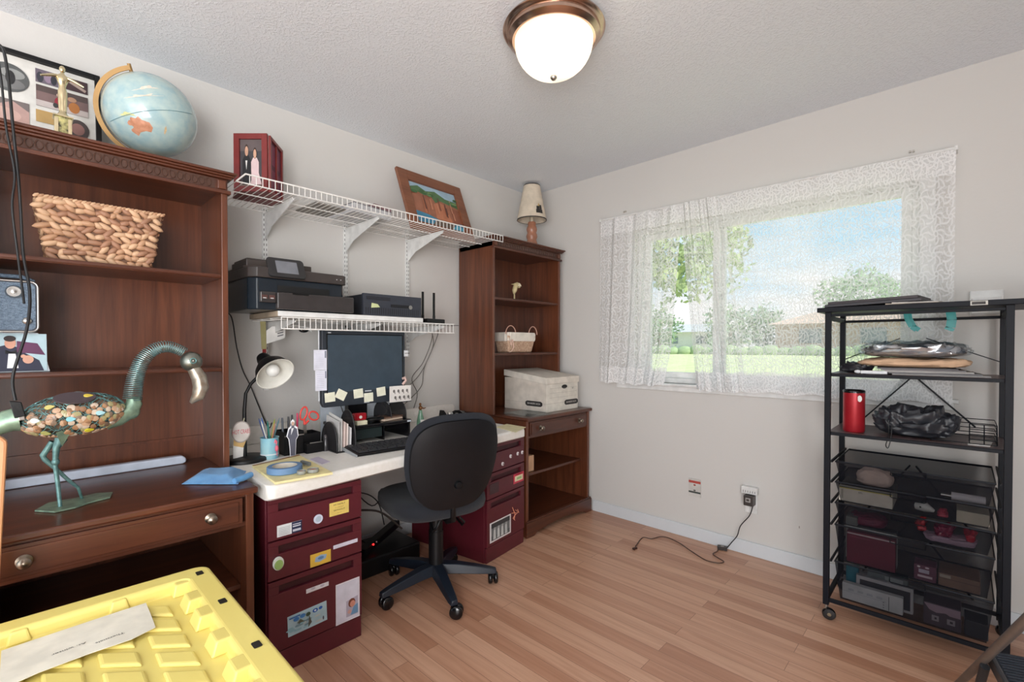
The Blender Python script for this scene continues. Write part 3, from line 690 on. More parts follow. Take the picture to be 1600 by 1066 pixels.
for k, pts in enumerate((((.26, 1.70, 1.335), (.08, 1.84, 1.25), (.04, 1.80, 1.10), (.03, 1.72, 1.0), (.03, 1.76, .90), (.05, 1.72, .81)),
                         ((.28, 1.73, 1.335), (.09, 1.88, 1.28), (.05, 1.83, 1.12), (.04, 1.77, 1.02), (.05, 1.68, .95), (.08, 1.55, .86)),
                         ((.27, 1.68, 1.335), (.07, 1.86, 1.22), (.05, 1.80, 1.06), (.05, 1.78, .95), (.04, 1.70, .87), (.05, 1.60, .81)))):
    cordobj(pts, .0026, ('left', 'middle', 'right')[k]+'most of the three gray cables hanging from the router', m=cable_g, group=cg)
cordobj([(.05, .66, 1.37), (.03, .697, 1.34), (.02, .72, 1.20), (.02, .745, 1.09), (.03, .78, 1.0), (.03, .854, .80), (.03, .875, .815)], .0028, 'black cord hanging down the wall from the printer behind the desk lamp')

# -- things dangling under the lower shelf
t = thing('name_badge', 'white name badge dangling on an olive lanyard under the lower shelf', 'badge', (.13, .83, 1.2))
b = MB(C((168, 160, 112))); b.prism([(.10, .80, 1.325), (.10, .825, 1.325), (.10, .828, 1.19), (.10, .806, 1.19)], (.003, 0, 0)); b.build('lanyard', t)
b = MB(C((150, 40, 36))); b.box(.10, .104, .810, .826, 1.155, 1.19); b.build('clip', t)
b = MB(paper); b.prism([(.14, .815, 1.215), (.14, .90, 1.245), (.14, .905, 1.305), (.14, .84, 1.30), (.14, .815, 1.28)], (.002, 0, 0)); b.m(C((120, 120, 124)))
for i in range(3): b.prism([(.1425, .865, 1.25+i*.013), (.1425, .893, 1.258+i*.013), (.1425, .893, 1.264+i*.013), (.1425, .865, 1.256+i*.013)], (.0005, 0, 0))
b.build('card', t)
t = thing('eyeglasses', 'dark-lensed white glasses hung under the lower shelf beside the badge', 'glasses', (.2, .95, 1.27))
b = MB(white_paint); b.tube([(.17, .885, 1.30), (.20, .93, 1.305), (.22, .985, 1.295), (.22, 1.0, 1.278)], .004, 6); b.build('frame', t, smooth=60)
b = MB(black_gl); b.ball((.21, .965, 1.283), (.012, .024, .012), 10, 6); b.build('lens', t, smooth=60)
cordobj([(.02, 1.28, 1.32), (.06, 1.275, 1.30), (.10, 1.285, 1.285), (.06, 1.31, 1.30)], .004, 'black knotted cord end peeking out below the middle of the lower shelf')

# ================= hutch-top things =================
HT = LZ+1.175
t = thing('collage_frame', 'black-framed photo collage leaning on the wall on the left hutch', 'picture frame', (.1, -.05, HT))
O = Vector((.15, -.34, HT+.002)); U = Vector((0, .56, 0)); V = Vector((-.06, 0, .372)); n = U.cross(V).normalized(); u = U.normalized(); v = V.normalized(); LU, LV = U.length, V.length; w = .016
mb = MB(black_pl)
for a, b, c, d in ((0, w, 0, LV), (LU-w, LU, 0, LV), (w, LU-w, 0, w), (w, LU-w, LV-w, LV)): mb.prism([O+u*a+v*c, O+u*b+v*c, O+u*b+v*d, O+u*a+v*d], n*.018)
mb.build('frame', t, bev=.001)
mt = decal('mat_board', t, O+u*w+v*w, u*(LU-2*w), v*(LV-2*w), [], base=(222, 220, 214))
def px_on(u_, v_):   # pixel -> point on collage plane
    d = ray(u_, v_); q = O+n*.003; return CAM+d*((q-CAM).dot(n)/d.dot(n))
def photo_q(u0, v0, u1, v1, shapes, base, nm='photograph', oval=False):
    tl = px_on(u0, v0); br_ = px_on(u1, v1); U2 = u*((br_-tl).dot(u)); V2 = v*((tl-br_).dot(v)); a = tl-V2
    if oval:
        mb = MB(C(base)); mb.prism([a+U2*(.5+.5*c_)+V2*(.5+.5*s_) for c_, s_ in circ(28)], n*.001)
        for k, sh in enumerate(shapes): mb.m(C(sh[-1])); mb.face([a+n*(.0014+.0003*k)+U2*(sh[1]+sh[3]*c_)+V2*(sh[2]+sh[4]*s_) for c_, s_ in circ(16)])
        return mb.build(nm, t)
    return decal(nm, t, a, U2, V2, shapes, base=base)
photo_q(-22, 88, 46, 151, [('e', .5, .3, .4, .2, (120, 120, 120)), ('e', .6, .65, .3, .18, (150, 152, 150)), ('e', .55, .5, .12, .25, (40, 40, 42))], (90, 92, 92), oval=True)
photo_q(55, 106, 91, 137, [('e', .2, .4, .15, .4, (60, 60, 70)), ('e', .55, .5, .18, .4, (150, 130, 150)), ('e', .8, .4, .14, .35, (50, 50, 58))], (110, 100, 112))
photo_q(94, 118, 137, 149, [('p', [(.3, .6), (.9, .1), (.95, .3), (.4, .8)], (170, 150, 140))], (70, 50, 54))
photo_q(56, 131, 138, 185, [('r', 0, 0, 1, .28, (196, 184, 180)), ('r', 0, .7, 1, 1, (86, 72, 70)), ('e', .42, .36, .08, .26, (150, 40, 56)), ('e', .36, .2, .05, .12, (60, 60, 60)), ('e', .72, .30, .11, .26, (180, 116, 62)), ('e', .68, .68, .09, .12, (176, 136, 110)), ('e', .44, .72, .06, .1, (210, 180, 160))], (124, 100, 98))
photo_q(-20, 146, 46, 197, [('p', [(0, .5), (.6, .95), (1, .6), (1, 1), (0, 1)], (120, 110, 108)), ('e', .4, .3, .4, .3, (206, 170, 160))], (190, 156, 148))
photo_q(56, 170, 98, 199, [], (186, 152, 96))
photo_q(103, 183, 140, 222, [('e', .5, .5, .3, .3, (150, 110, 104))], (76, 66, 66), oval=True)
# trophy
t = thing('trophy', 'gold trophy of a standing figure on a marbled block, on the left hutch', 'trophy', (.30, .104, HT))
TX, TY = .30, .104; q = .97
b = MB(mat('marble_black', (40, 40, 38), .25, var=(206, 196, 130), vscale=(60, 60, 60))); b.box(TX-.022, TX+.022, TY-.022, TY+.022, HT, HT+.105); b.build('plinth', t, bev=.002)
b = MB(gold); b.box(TX-.026, TX+.026, TY-.026, TY+.026, HT+.105, HT+.110); b.box(TX+.022, TX+.0235, TY-.022, TY-.012, HT+.02, HT+.10); b.box(TX+.022, TX+.0235, TY+.012, TY+.022, HT+.02, HT+.10); b.build('trim', t, bev=.001)
b = MB(gold); z0 = HT+.11
b.lathe([(.018, 0), (.018, .004), (.012, .012), (.009, .02)], (TX, TY, z0), seg=16)
b.lathe([(.006, .015), (.010, .03), (.007, .05), (.011, .075), (.012, .09), (.0085, .105), (.012, .118), (.0165, .13), (.015, .142), (.006, .150), (.0045, .155)], (TX, TY, z0), seg=16, sx=.7)
b.ball((TX, TY, z0+.166), (.0085, .0085, .012), 12, 8)
for s in (-1, 1):
    b.tube([(TX, TY+s*.013, z0+.140), (TX+.004, TY+s*.030, z0+.134), (TX+.012, TY+s*.046, z0+.124), (TX+.014, TY+s*.054, z0+.120)], [.006, .0055, .004, .003], 8)
    b.tube([(TX+.002, TY+s*.005, z0+.02), (TX, TY+s*.0065, z0+.05), (TX, TY+s*.006, z0+.09)], [.005, .0055, .007], 8)
b.build('figure', t, smooth=60)
# globe
GC = Vector((.235, .362, 2.118)); GR = .153
t = thing('globe', 'light blue world globe in a brass ring on top of the left hutch', 'globe', (GC.x, GC.y, HT))
e = (CAM-GC).normalized(); r_ = RT.copy(); r_ = (r_-e*r_.dot(e)).normalized(); w_ = e.cross(r_).normalized()
if w_.z < 0: w_ = -w_
ocean = mat('globe_ocean', (156, 186, 192), .22, coat=.6, var=(182, 202, 198), vscale=(26, 26, 26))
b = MB(ocean); b.ball(GC, GR, 48, 32); b.build('sphere', t, smooth=80)
def onG(a, bb, k=1.0015):
    c = math.sqrt(max(0, 1-a*a-bb*bb)); return GC+(e*c+r_*a+w_*bb)*GR*k
def land(name, pts, col):
    # fan of small triangles hugging the sphere
    ca = sum(p[0] for p in pts)/len(pts); cb = sum(p[1] for p in pts)/len(pts); mb = MB(mat('land', col, .35, var=tuple(min(255, c+24) for c in col), vscale=(60, 60, 60)))
    n_ = len(pts); R_ = 5; V = []; F = []
    for j in range(R_+1):
        for p in pts: V.append(onG(ca+(p[0]-ca)*j/R_, cb+(p[1]-cb)*j/R_))
    for j in range(R_):
        for i in range(n_): F.append((j*n_+i, j*n_+(i+1) % n_, (j+1)*n_+(i+1) % n_, (j+1)*n_+i))
    mb.P(V, F); return mb.build(name, t, smooth=80)
land('map_patch', [(-.52, -.14), (-.42, -.02), (-.33, -.05), (-.27, -.0), (-.22, -.08), (-.08, -.14), (-.04, -.26), (-.10, -.36), (-.20, -.33), (-.32, -.36), (-.38, -.44), (-.48, -.34)], (184, 126, 96))
land('map_patch', [(.20, -.26), (.24, -.22), (.23, -.32), (.16, -.42), (.15, -.38)], (196, 170, 130))
land('map_patch', [(-.62, .02), (-.5, .10), (-.36, .06), (-.3, .0), (-.42, .02), (-.52, .0)], (190, 190, 130))
for i in range(5):
    c0 = -.7+.28*i; c1 = .66-.06*i
    land('map_patch', [(-.55+.1*i, .30+.08*i), (-.3+.1*i, .37+.09*i), (.15, .40+.09*i), (.42-.03*i, .36+.08*i), (.1, .345+.09*i), (-.3+.1*i, .32+.085*i)], (206, 196, 180)) if i in (1, 3) else None
b = MB(C((110, 150, 160))); pts = []
for i in range(33):
    a = -.86+1.74*i/32; pts.append(onG(a, max(-.49, .12+.10*a-.34*a*a*.6) if abs(a) < .9 else 0, 1.002))
b.tube(pts, .0011, 5); b.build('equator_line', t)
b = MB(brass); V = []; F = []; nseg = 40
for i in range(nseg+1):
    a = math.pi/2+.12+(math.pi-.1)*i/nseg
    dv = r_*math.cos(a)+w_*math.sin(a)
    for rr in (1.03, 1.13):
        for ee in (-.012, .012): V.append(GC+dv*GR*rr+e*ee)
for i in range(nseg):
    a = i*4; c = (i+1)*4
    F += [(a, a+2, c+2, c), (a+1, c+1, c+3, a+3), (a, c, c+1, a+1), (a+2, a+3, c+3, c+2)]
F += [(0, 1, 3, 2), (nseg*4, nseg*4+2, nseg*4+3, nseg*4+1)]
b.P(V, F); ring = b.build('meridian_ring', t, smooth=40)
b = MB(brass); b.cyl(GC+w_*GR*.98-r_*.02, GC+w_*GR*1.16-r_*.02, .006, seg=12); b.cyl(GC-w_*GR*.98, GC-w_*GR*1.10, .006, seg=12); b.build('pole_pin', t, smooth=50)
b = MB(brass); lo = GC-w_*GR*1.12
b.lathe([(.075, 0), (.075, .006), (.05, .012), (.014, .016), (.010, .03)], (GC.x-.02, GC.y, HT), seg=28)
b.tube([(GC.x-.02, GC.y, HT+.02), (GC.x-.01, GC.y, HT+.045), tuple(lo)], .009, 10); b.build('stand', t, smooth=50)
# small metal foot right of globe
cordobj([(.40, .455, HT+.004), (.40, .47, HT+.016), (.40, .485, HT+.004)], .0035, 'short bent brass wire lying on the hutch cornice under the globe', 'wire', m=brass, name='bent_wire')

# ================= inside left hutch =================
SH2 = LZ+.775; SH1 = LZ+.405
def basket_mat(name, c1, c2, sc):
    m = bpy.data.materials.new(name); m.use_nodes = True; n = m.node_tree; b = n.nodes['Principled BSDF']
    t_ = N(n, 'ShaderNodeTexCoord'); mp_ = N(n, 'ShaderNodeMapping'); mp_.inputs['Scale'].default_value = sc
    v_ = N(n, 'ShaderNodeTexVoronoi'); v_.inputs['Scale'].default_value = 1
    r = N(n, 'ShaderNodeValToRGB'); r.color_ramp.elements[0].color = L3(c1); r.color_ramp.elements[1].color = L3(c2)
    n.links.new(t_.outputs['Object'], mp_.inputs[0]); n.links.new(mp_.outputs[0], v_.inputs['Vector'])
    s_ = N(n, 'ShaderNodeSeparateColor'); n.links.new(v_.outputs['Color'], s_.inputs[0]); n.links.new(s_.outputs[0], r.inputs['Fac']); n.links.new(r.outputs[0], b.inputs['Base Color'])
    b.inputs['Roughness'].default_value = .6; return m
t = thing('woven_basket', 'tapered water-hyacinth basket on the top shelf of the left hutch', 'basket', (.31, .2, SH2))
bk = [basket_mat('hyacinth_weave', (150, 110, 78), (206, 168, 122), (60, 60, 60)), mat('weave_light', (206, 168, 134), .55), mat('weave_mid', (184, 142, 110), .55), mat('weave_brown', (158, 116, 90), .55)]
bz0, bz1 = SH2+.002, SH2+.205
def by(z): q_ = (z-bz0)/(bz1-bz0); return .066-.032*q_, .330+.038*q_
b = MB(C((110, 76, 52)))
a0, a1 = by(bz0); c0, c1 = by(bz1)
b.hexa([(.22, a0, bz0), (.375, a0, bz0), (.375, a1, bz0), (.22, a1, bz0)], [(.20, c0, bz1), (.392, c0, bz1), (.392, c1, bz1), (.20, c1, bz1)]); b.build('liner', t)
random.seed(5); wv = MB(bk[1])
rows = 10
for j in range(rows):
    z = bz0+.011+(bz1-bz0-.02)*j/(rows-1); y0_, y1_ = by(z); q_ = (z-bz0)/(bz1-bz0); xx = .377+.016*q_
    y = y0_+random.uniform(0, .012)
    while y < y1_:
        l = random.uniform(.024, .044); wv.m(random.choice(bk[1:])); s = random.choice((-1, 1))*random.uniform(.05, .85)
        d = Vector((0, math.cos(s), math.sin(s)))*l*.62; cN = Vector((xx+random.uniform(-.001, .003), min(y, y1_-.006), z+random.uniform(-.003, .003)))
        wv.tube([cN-d, cN-d*.6, cN, cN+d*.6, cN+d], [.0015, .0085, .0105, .0085, .0015], 7); y += l*.72
    x = .22
    while x < xx:
        for ys in (y0_-.002, y1_+.002):
            wv.m(random.choice(bk[1:])); d = Vector((math.cos(.5), 0, random.choice((-1, 1))*math.sin(.5)))*.014
            wv.tube([Vector((x, ys, z))-d, Vector((x, ys, z)), Vector((x, ys, z))+d], [.002, .007, .002], 6)
        x += .022
wv.build('woven_sides', t, smooth=70)
wv = MB(bk[2]); c0, c1 = by(bz1)
for i in range(30):
    p = Vector((.396, c0+(c1-c0)*i/29, bz1)); wv.m(bk[1+i % 2]); wv.tube([p-Vector((0, .007, .005)), p, p+Vector((0, .007, .005))], [.003, .0065, .003], 6)
wv.build('rolled_rim', t, smooth=70)
# photo box + film camera
t = thing('photo_block', 'photo block of a man in a tuxedo pointing, on the lower hutch shelf', 'photo', (.36, -.02, SH1))
b = MB(C((214, 222, 228), .3)); b.prism([(.395, -.13, SH1+.001), (.395, .062, SH1+.001), (.355, .036, SH1+.128), (.355, -.13, SH1+.128)], (-.10, 0, 0)); b.build('clear_holder', t, bev=.002)
O = Vector((.3965, -.125, SH1+.004)); U = Vector((0, .18, 0)); V = Vector((-.0395, -.0, .120))
decal('photograph', t, O, U, V, [('p', [(.0, .0), (.96, 0), (.9, .28), (.72, .48), (.62, .64), (.5, .7), (.3, .6), (0, .6)], (44, 46, 66)), ('p', [(.62, .5), (.98, .42), (.88, .74), (.62, .8)], (96, 52, 84)),
     ('p', [(.5, .08), (.64, .08), (.6, .5), (.52, .5)], (232, 232, 236)), ('p', [(.52, .5), (.48, .56), (.48, .46), (.62, .56), (.62, .46)], (20, 20, 24)), ('e', .54, .74, .07, .15, (204, 152, 130)), ('e', .535, .86, .075, .08, (50, 40, 40)), ('e', .76, .3, .07, .11, (206, 156, 134)), ('p', [(.68, .34), (.76, .38), (.7, .44), (.66, .4)], (206, 156, 134)), ('p', [(.15, 0), (.3, 0), (.28, .5), (.2, .5)], (220, 220, 226)), ('e', .22, .72, .07, .14, (200, 150, 130))], base=(176, 200, 208))
t = thing('film_camera', 'vintage blue-grey leather film camera with silver trim in the hutch', 'camera', (.34, -.02, SH1+.13))
z0 = SH1+.1295
leather = mat('blue_gray_leather', (88, 104, 122), .6, var=(120, 138, 156), vscale=(120, 120, 300), bump=.6, bscale=400)
def rr(y0, y1, z0, z1, r, x): return rrect(Vector((x, y0, z0)), Vector((0, y1-y0, 0)), Vector((0, 0, z1-z0)), r)
b = MB(C((70, 74, 84), .4)); b.prism(rr(-.105, .036, z0, z0+.165, .018, .30), (.075, 0, 0)); b.build('body', t, bev=.002)
b = MB(leather); b.prism(rr(-.098, .030, z0+.007, z0+.158, .014, .376), (.002, 0, 0)); b.build('leather_side', t)
b = MB(metal)
P1 = rr(-.104, .036, z0+.001, z0+.164, .018, .378); b.tube(P1, .0034, 8, closed=True); b.build('silver_trim', t, smooth=60)
b = MB(metal); b.lathe([(.020, 0), (.020, .008), (.016, .018), (.013, .018), (.013, .014), (.006, .014), (.006, .020), (.0005, .021)], (.378, -.018, z0+.128), (1, 0, 0), 28); b.build('winding_knob', t, smooth=45)
b = MB(metal); b.lathe([(.011, 0), (.011, .008), (.006, .012), (.0005, .014)], (.378, .010, z0+.036), (1, 0, 0), 20); b.build('dial', t, smooth=45)
b = MB(metal); b.lathe([(.005, 0), (.004, .004), (.0005, .005)], (.378, -.062, z0+.016), (1, 0, 0), 12); b.build('stud', t)
b = MB(leather); b.tube([(.335, -.11, z0+.170), (.335, -.07, z0+.182), (.335, 0, z0+.182), (.335, .028, z0+.168)], .007, 8); b.build('carry_handle', t, smooth=60)
# hanging cables with usb plug
cordobj([(.53, -.09, 2.05), (.53, -.04, 2.085), (.525, -.024, 2.02), (.52, -.014, 1.854), (.515, -.004, 1.70), (.515, .0, 1.60), (.53, .004, 1.476), (.56, .016, 1.36), (.60, .008, 1.25), (.62, -.02, 1.12), (.635, -.016, 1.05)], .0038, 'black cable draped over the left hutch down to the bird, with a plug', seg=8)
cordobj([(.53, -.12, 2.04), (.53, -.055, 2.075), (.53, -.038, 2.0), (.52, -.028, 1.85), (.52, -.012, 1.72), (.525, -.018, 1.62), (.53, -.008, 1.48), (.55, .0, 1.38), (.57, .004, 1.33)], .0030, 'second thinner black cable draped over the left hutch past the camera', seg=8)
b = MB(black_pl); b.prism([(.63, -.028, 1.05), (.63, -.004, 1.045), (.63, .004, 1.005), (.63, -.018, 1.0)], (.014, 0, 0)); b.m(metal).prism([(.632, -.012, 1.006), (.632, .002, 1.006), (.632, .004, .992), (.632, -.010, .992)], (.008, 0, 0))
tag(b.build('usb_plug', bev=.002), 'black plug hanging at the end of the draped cable above the bird tail', 'plug')

# ================= flamingo statue =================
FXX = .60
def fl(u, v, dx=0): p = ax(u, v, FXX+dx); return p
base_pt = az(115, 788, LZ)
t = thing('bird_statue', 'patinated metal flamingo with mosaic body standing on the left desk', 'statue', (FXX, .11, LZ))
b = MB(verdi); pl_ = []
pl_ = [az(u, v, LZ+.001) for u, v in ((54, 800), (75, 788), (120, 780), (150, 773), (176, 771), (172, 779), (140, 787), (118, 795), (85, 802))]
b.prism(pl_, (0, 0, .005)); b.build('leaf_base', t, bev=.001)
bx = FXX
lg = MB(teal_w)
f1 = az(94, 792, LZ+.006); f2 = az(128, 779, LZ+.006)
lg.tube([f1, fl(90, 755), fl(86, 725), fl(88, 700), fl(96, 685)], [.005, .0055, .006, .009, .016], 10)
lg.ball(fl(87, 722), (.010, .010, .012), 10, 8); lg.build('leg', t, smooth=60)
lg = MB(teal_w); lg.tube([f2, fl(122, 762, -.02), fl(104, 748, -.02), fl(90, 735, -.02), fl(70, 718, -.02), fl(67, 712, -.02), fl(82, 690, -.01)], [.004, .0045, .005, .0055, .007, .008, .008], 10); lg.build('leg', t, smooth=60)
b = MB(verdi); b.prism([fl(87, 676, .055), fl(115, 668, .055), fl(97, 698, .03)], (.003, 0, 0)); b.build('thigh_plate', t)
# body : wire ellipsoid + discs
bc = (fl(30, 655)+fl(195, 645))/2; half = (fl(195, 645)-fl(30, 655)).length/2
bodyc = Vector((FXX, bc.y, bc.z+.004)); rx, ry, rz = .075, half*1.02, .064
def onB_(a, ph, k=1.0):  # a along -1..1, ph around
    s = math.sqrt(max(0, 1-abs(a)**2.2)); return bodyc+Vector((rx*s*math.cos(ph)*k, ry*a, rz*s*math.sin(ph)*k+.008*a))
core = MB(mat('stone_body', (150, 122, 98), .5, var=(96, 78, 66), vscale=(70, 70, 70))); core.grid(lambda u, v: onB_(-1+2*u, v*2*math.pi, .86), 24, 20); core.build('body_core', t, smooth=80)
wr = MB(teal_w); random.seed(11)
for k in range(9):
    ph = -.9+k*.42; wr.tube([onB_(-1+2*i/24, ph+.15*math.sin(i*1.3+k)) for i in range(25)], .0016, 5)
for k in range(26):
    a0 = -.95+1.9*k/25; wr.tube([onB_(a0+.06*math.sin(i*1.9+k), -1.3+3.4*i/18) for i in range(19)], .0013, 5)
wr.build('wire_cage', t, smooth=70)
cols = [(176, 134, 100), (196, 160, 130), (150, 112, 84), (206, 186, 166), (170, 160, 116), (134, 112, 94)]
st = MB(C(cols[0], .2))
for k in range(120):
    a = random.uniform(-.93, .9); ph = random.uniform(-1.25, .55); p = onB_(a, ph, 1.0); nrm = Vector(((p.x-bodyc.x)/rx**2, (p.y-bodyc.y)/ry**2, (p.z-bodyc.z)/rz**2)).normalized()
    st.m(C(random.choice(cols), .2)); st.lathe([(.0095, -.002), (.008, .003), (.0003, .0045)], p, nrm, 9, sx=random.uniform(.7, 1.3))
st.build('mosaic_stone', t, smooth=60, kind='stuff')
def drop(a, ph, col):
    p = onB_(a, ph, 1.06); nrm = Vector(((p.x-bodyc.x)/rx**2, (p.y-bodyc.y)/ry**2, (p.z-bodyc.z)/rz**2)).normalized(); y_ = Vector((0, 1, 0)); y_ = (y_-nrm*y_.dot(nrm)).normalized(); z_ = nrm.cross(y_)
    pts = [p+y_*.010*c_*(1.25 if c_ > 0 else 1)+z_*.0075*s_*(1-max(0, c_)*.6) for c_, s_ in circ(14)]
    MB(C(col, .15)).prism(pts, nrm*.003).build('teardrop_glass', t, smooth=30)
for a, ph, col in ((-.72, .05, (214, 232, 226)), (-.48, .62, (196, 184, 110)), (-.12, -.05, (140, 206, 216)), (.42, .05, (176, 220, 226)), (.22, -.75, (216, 204, 60)), (.22, 1.0, (232, 206, 90)), (.05, 1.35, (170, 206, 200)), (-.55, -.7, (196, 196, 120))): drop(a, ph, col)
p = onB_(-.02, .95, 1.02); nz_ = Vector((.48, 0, .88)).normalized(); tz_ = Vector((-.88, 0, .48)).normalized(); MB(C((82, 72, 76), .35)).prism([p+Vector((0, .048*c_, 0))+tz_*.030*s_ for c_, s_ in circ(28)], nz_*.004).build('solar_panel', t)
b = MB(verdi); b.tube([fl(30, 655), fl(12, 658), fl(-8, 668), fl(-22, 680)], [.035, .032, .026, .016], 12); b.build('tail', t, smooth=60)
b = MB(verdi); b.tube([fl(165, 655), fl(185, 651), fl(203, 642), fl(210, 630), fl(208, 622)], [.035, .030, .026, .022, .018], 16); b.ball(fl(205, 643), (.022, .024, .026)); b.build('chest', t, smooth=70)
npx = [(207, 625), (209, 605), (213, 585), (222, 563), (236, 548), (255, 541), (272, 543), (288, 551)]
npts = [fl(*q) for q in npx]
def resample(P, n):
    L = [0]
    for i in range(1, len(P)): L.append(L[-1]+(P[i]-P[i-1]).length)
    out = []
    for k in range(n):
        s = L[-1]*k/(n-1); i = max(j for j in range(len(P)) if L[j] <= s+1e-9); i = min(i, len(P)-2); out.append(P[i].lerp(P[i+1], (s-L[i])/(L[i+1]-L[i])))
    return out
npts = resample(npts, 60)
for _ in range(6): npts = [npts[0]]+[(npts[i-1]+npts[i]*2+npts[i+1])/4 for i in range(1, 59)]+[npts[-1]]
fine = resample(npts, 46*12); hel = []
for i, p in enumerate(fine):
    d = (fine[min(i+1, len(fine)-1)]-fine[max(i-1, 0)]).normalized(); A_ = Vector((1, 0, 0)); B_ = d.cross(A_).normalized(); a = 2*math.pi*i/12; rr_ = .0255-.008*i/len(fine); hel.append(p+A_*rr_*math.cos(a)+B_*rr_*math.sin(a))
b = MB(mat('spring_wire', (150, 178, 176), .3, metal=.7, var=(110, 146, 148), vscale=(60, 60, 60))); b.tube(hel, .0013, 5); b.build('spring_neck', t, smooth=70)
hd = fl(299, 565); b = MB(mat('head_metal', (126, 128, 120), .3, metal=.8)); b.ball(hd, (.028, .034, .035), 20, 14); b.m(teal_w); b.tube([hd+Vector((.0275, .009*c_, .009*s_+.003)) for c_, s_ in circ(16)], .0022, 6, closed=True); hdo = b.build('head', t, smooth=70)
MB(metal).ball(hd+Vector((.0275, 0, .003)), .0035, 8, 6).build('eye', hdo)
b = MB(mat('beak_metal', (178, 172, 160), .3, metal=.6, var=(140, 122, 104), vscale=(30, 30, 30))); b.tube([fl(302, 575), fl(311, 590), fl(314, 605), fl(309, 620), fl(298, 630)], [.020, .024, .025, .020, .006], 16); b.build('beak', t, smooth=70)

# light strip, cloth
b = MB(C((206, 216, 232), .15)); b.prism([(.20, -.13, LZ+.001), (.20, .455, LZ+.001), (.20, .468, LZ+.006), (.20, .468, LZ+.022), (.20, .455, LZ+.034), (.20, -.13, LZ+.034)], (.035, 0, 0))
tag(b.build('light_bar', bev=.005), 'long white rounded bar lying on the left desk under the hutch shelf', 'light bar')
blue = mat('blue_microfiber', (84, 158, 214), .95, bump=.5, bscale=700, var=(66, 138, 198), vscale=(30, 30, 30), sheen=.4)
t = thing('cleaning_cloth', 'folded bright blue cleaning cloth on the right end of the left desk', 'cloth', (.62, .49, LZ))
def clo(zz, k):
    def f(u, v):
        P_ = az(283, 757, LZ+.002).lerp(az(372, 757, LZ+.002), u).lerp(az(318, 734, LZ+.002).lerp(az(385, 736, LZ+.002), u), v)
        e_ = min(u, 1-u, v, 1-v)*4; return P_+Vector((0, 0, zz*min(1, e_)+.003*math.sin(7*u+3*v)*min(1, e_)*k))
    return f
b = MB(blue); b.grid(clo(.024, 1), 24, 16); b.build('folded_layer', t, smooth=80)
b = MB(blue); Rr = [az(392, 742, LZ+.013), az(380, 747, LZ+.013), az(366, 752, LZ+.012)]
b.tube(Rr, [.011, .012, .010], 10); b.build('rolled_edge', t, smooth=70)

# ================= wooden board (mostly cropped, left) =================
oak = wood('light_oak', (190, 132, 92), (216, 162, 118), 'z', .4)
e0 = ax(11.5, 700, .93); e1 = ax(4, 830, .93); sl_ = (e0.y-e1.y)/(e0.z-e1.z)
def ey(z): return e0.y+sl_*(z-e0.z)
ztop = ax(5, 676, .93).z
P_ = [(.92, ey(0)-.075, 0), (.92, ey(0), 0), (.92, ey(ztop-.03), ztop-.03)]
for i in range(1, 9): a = math.pi*i/9; P_.append((.92, ey(ztop)-.0375+.0375*math.cos(a), ztop-.03+.03*math.sin(a)))
P_.append((.92, ey(ztop-.03)-.075, ztop-.03))
tag(MB(oak).prism(P_, (.022, 0, 0)).build('wooden_board', bev=.006), 'light wooden board with a rounded top standing in front of the left desk', 'board')

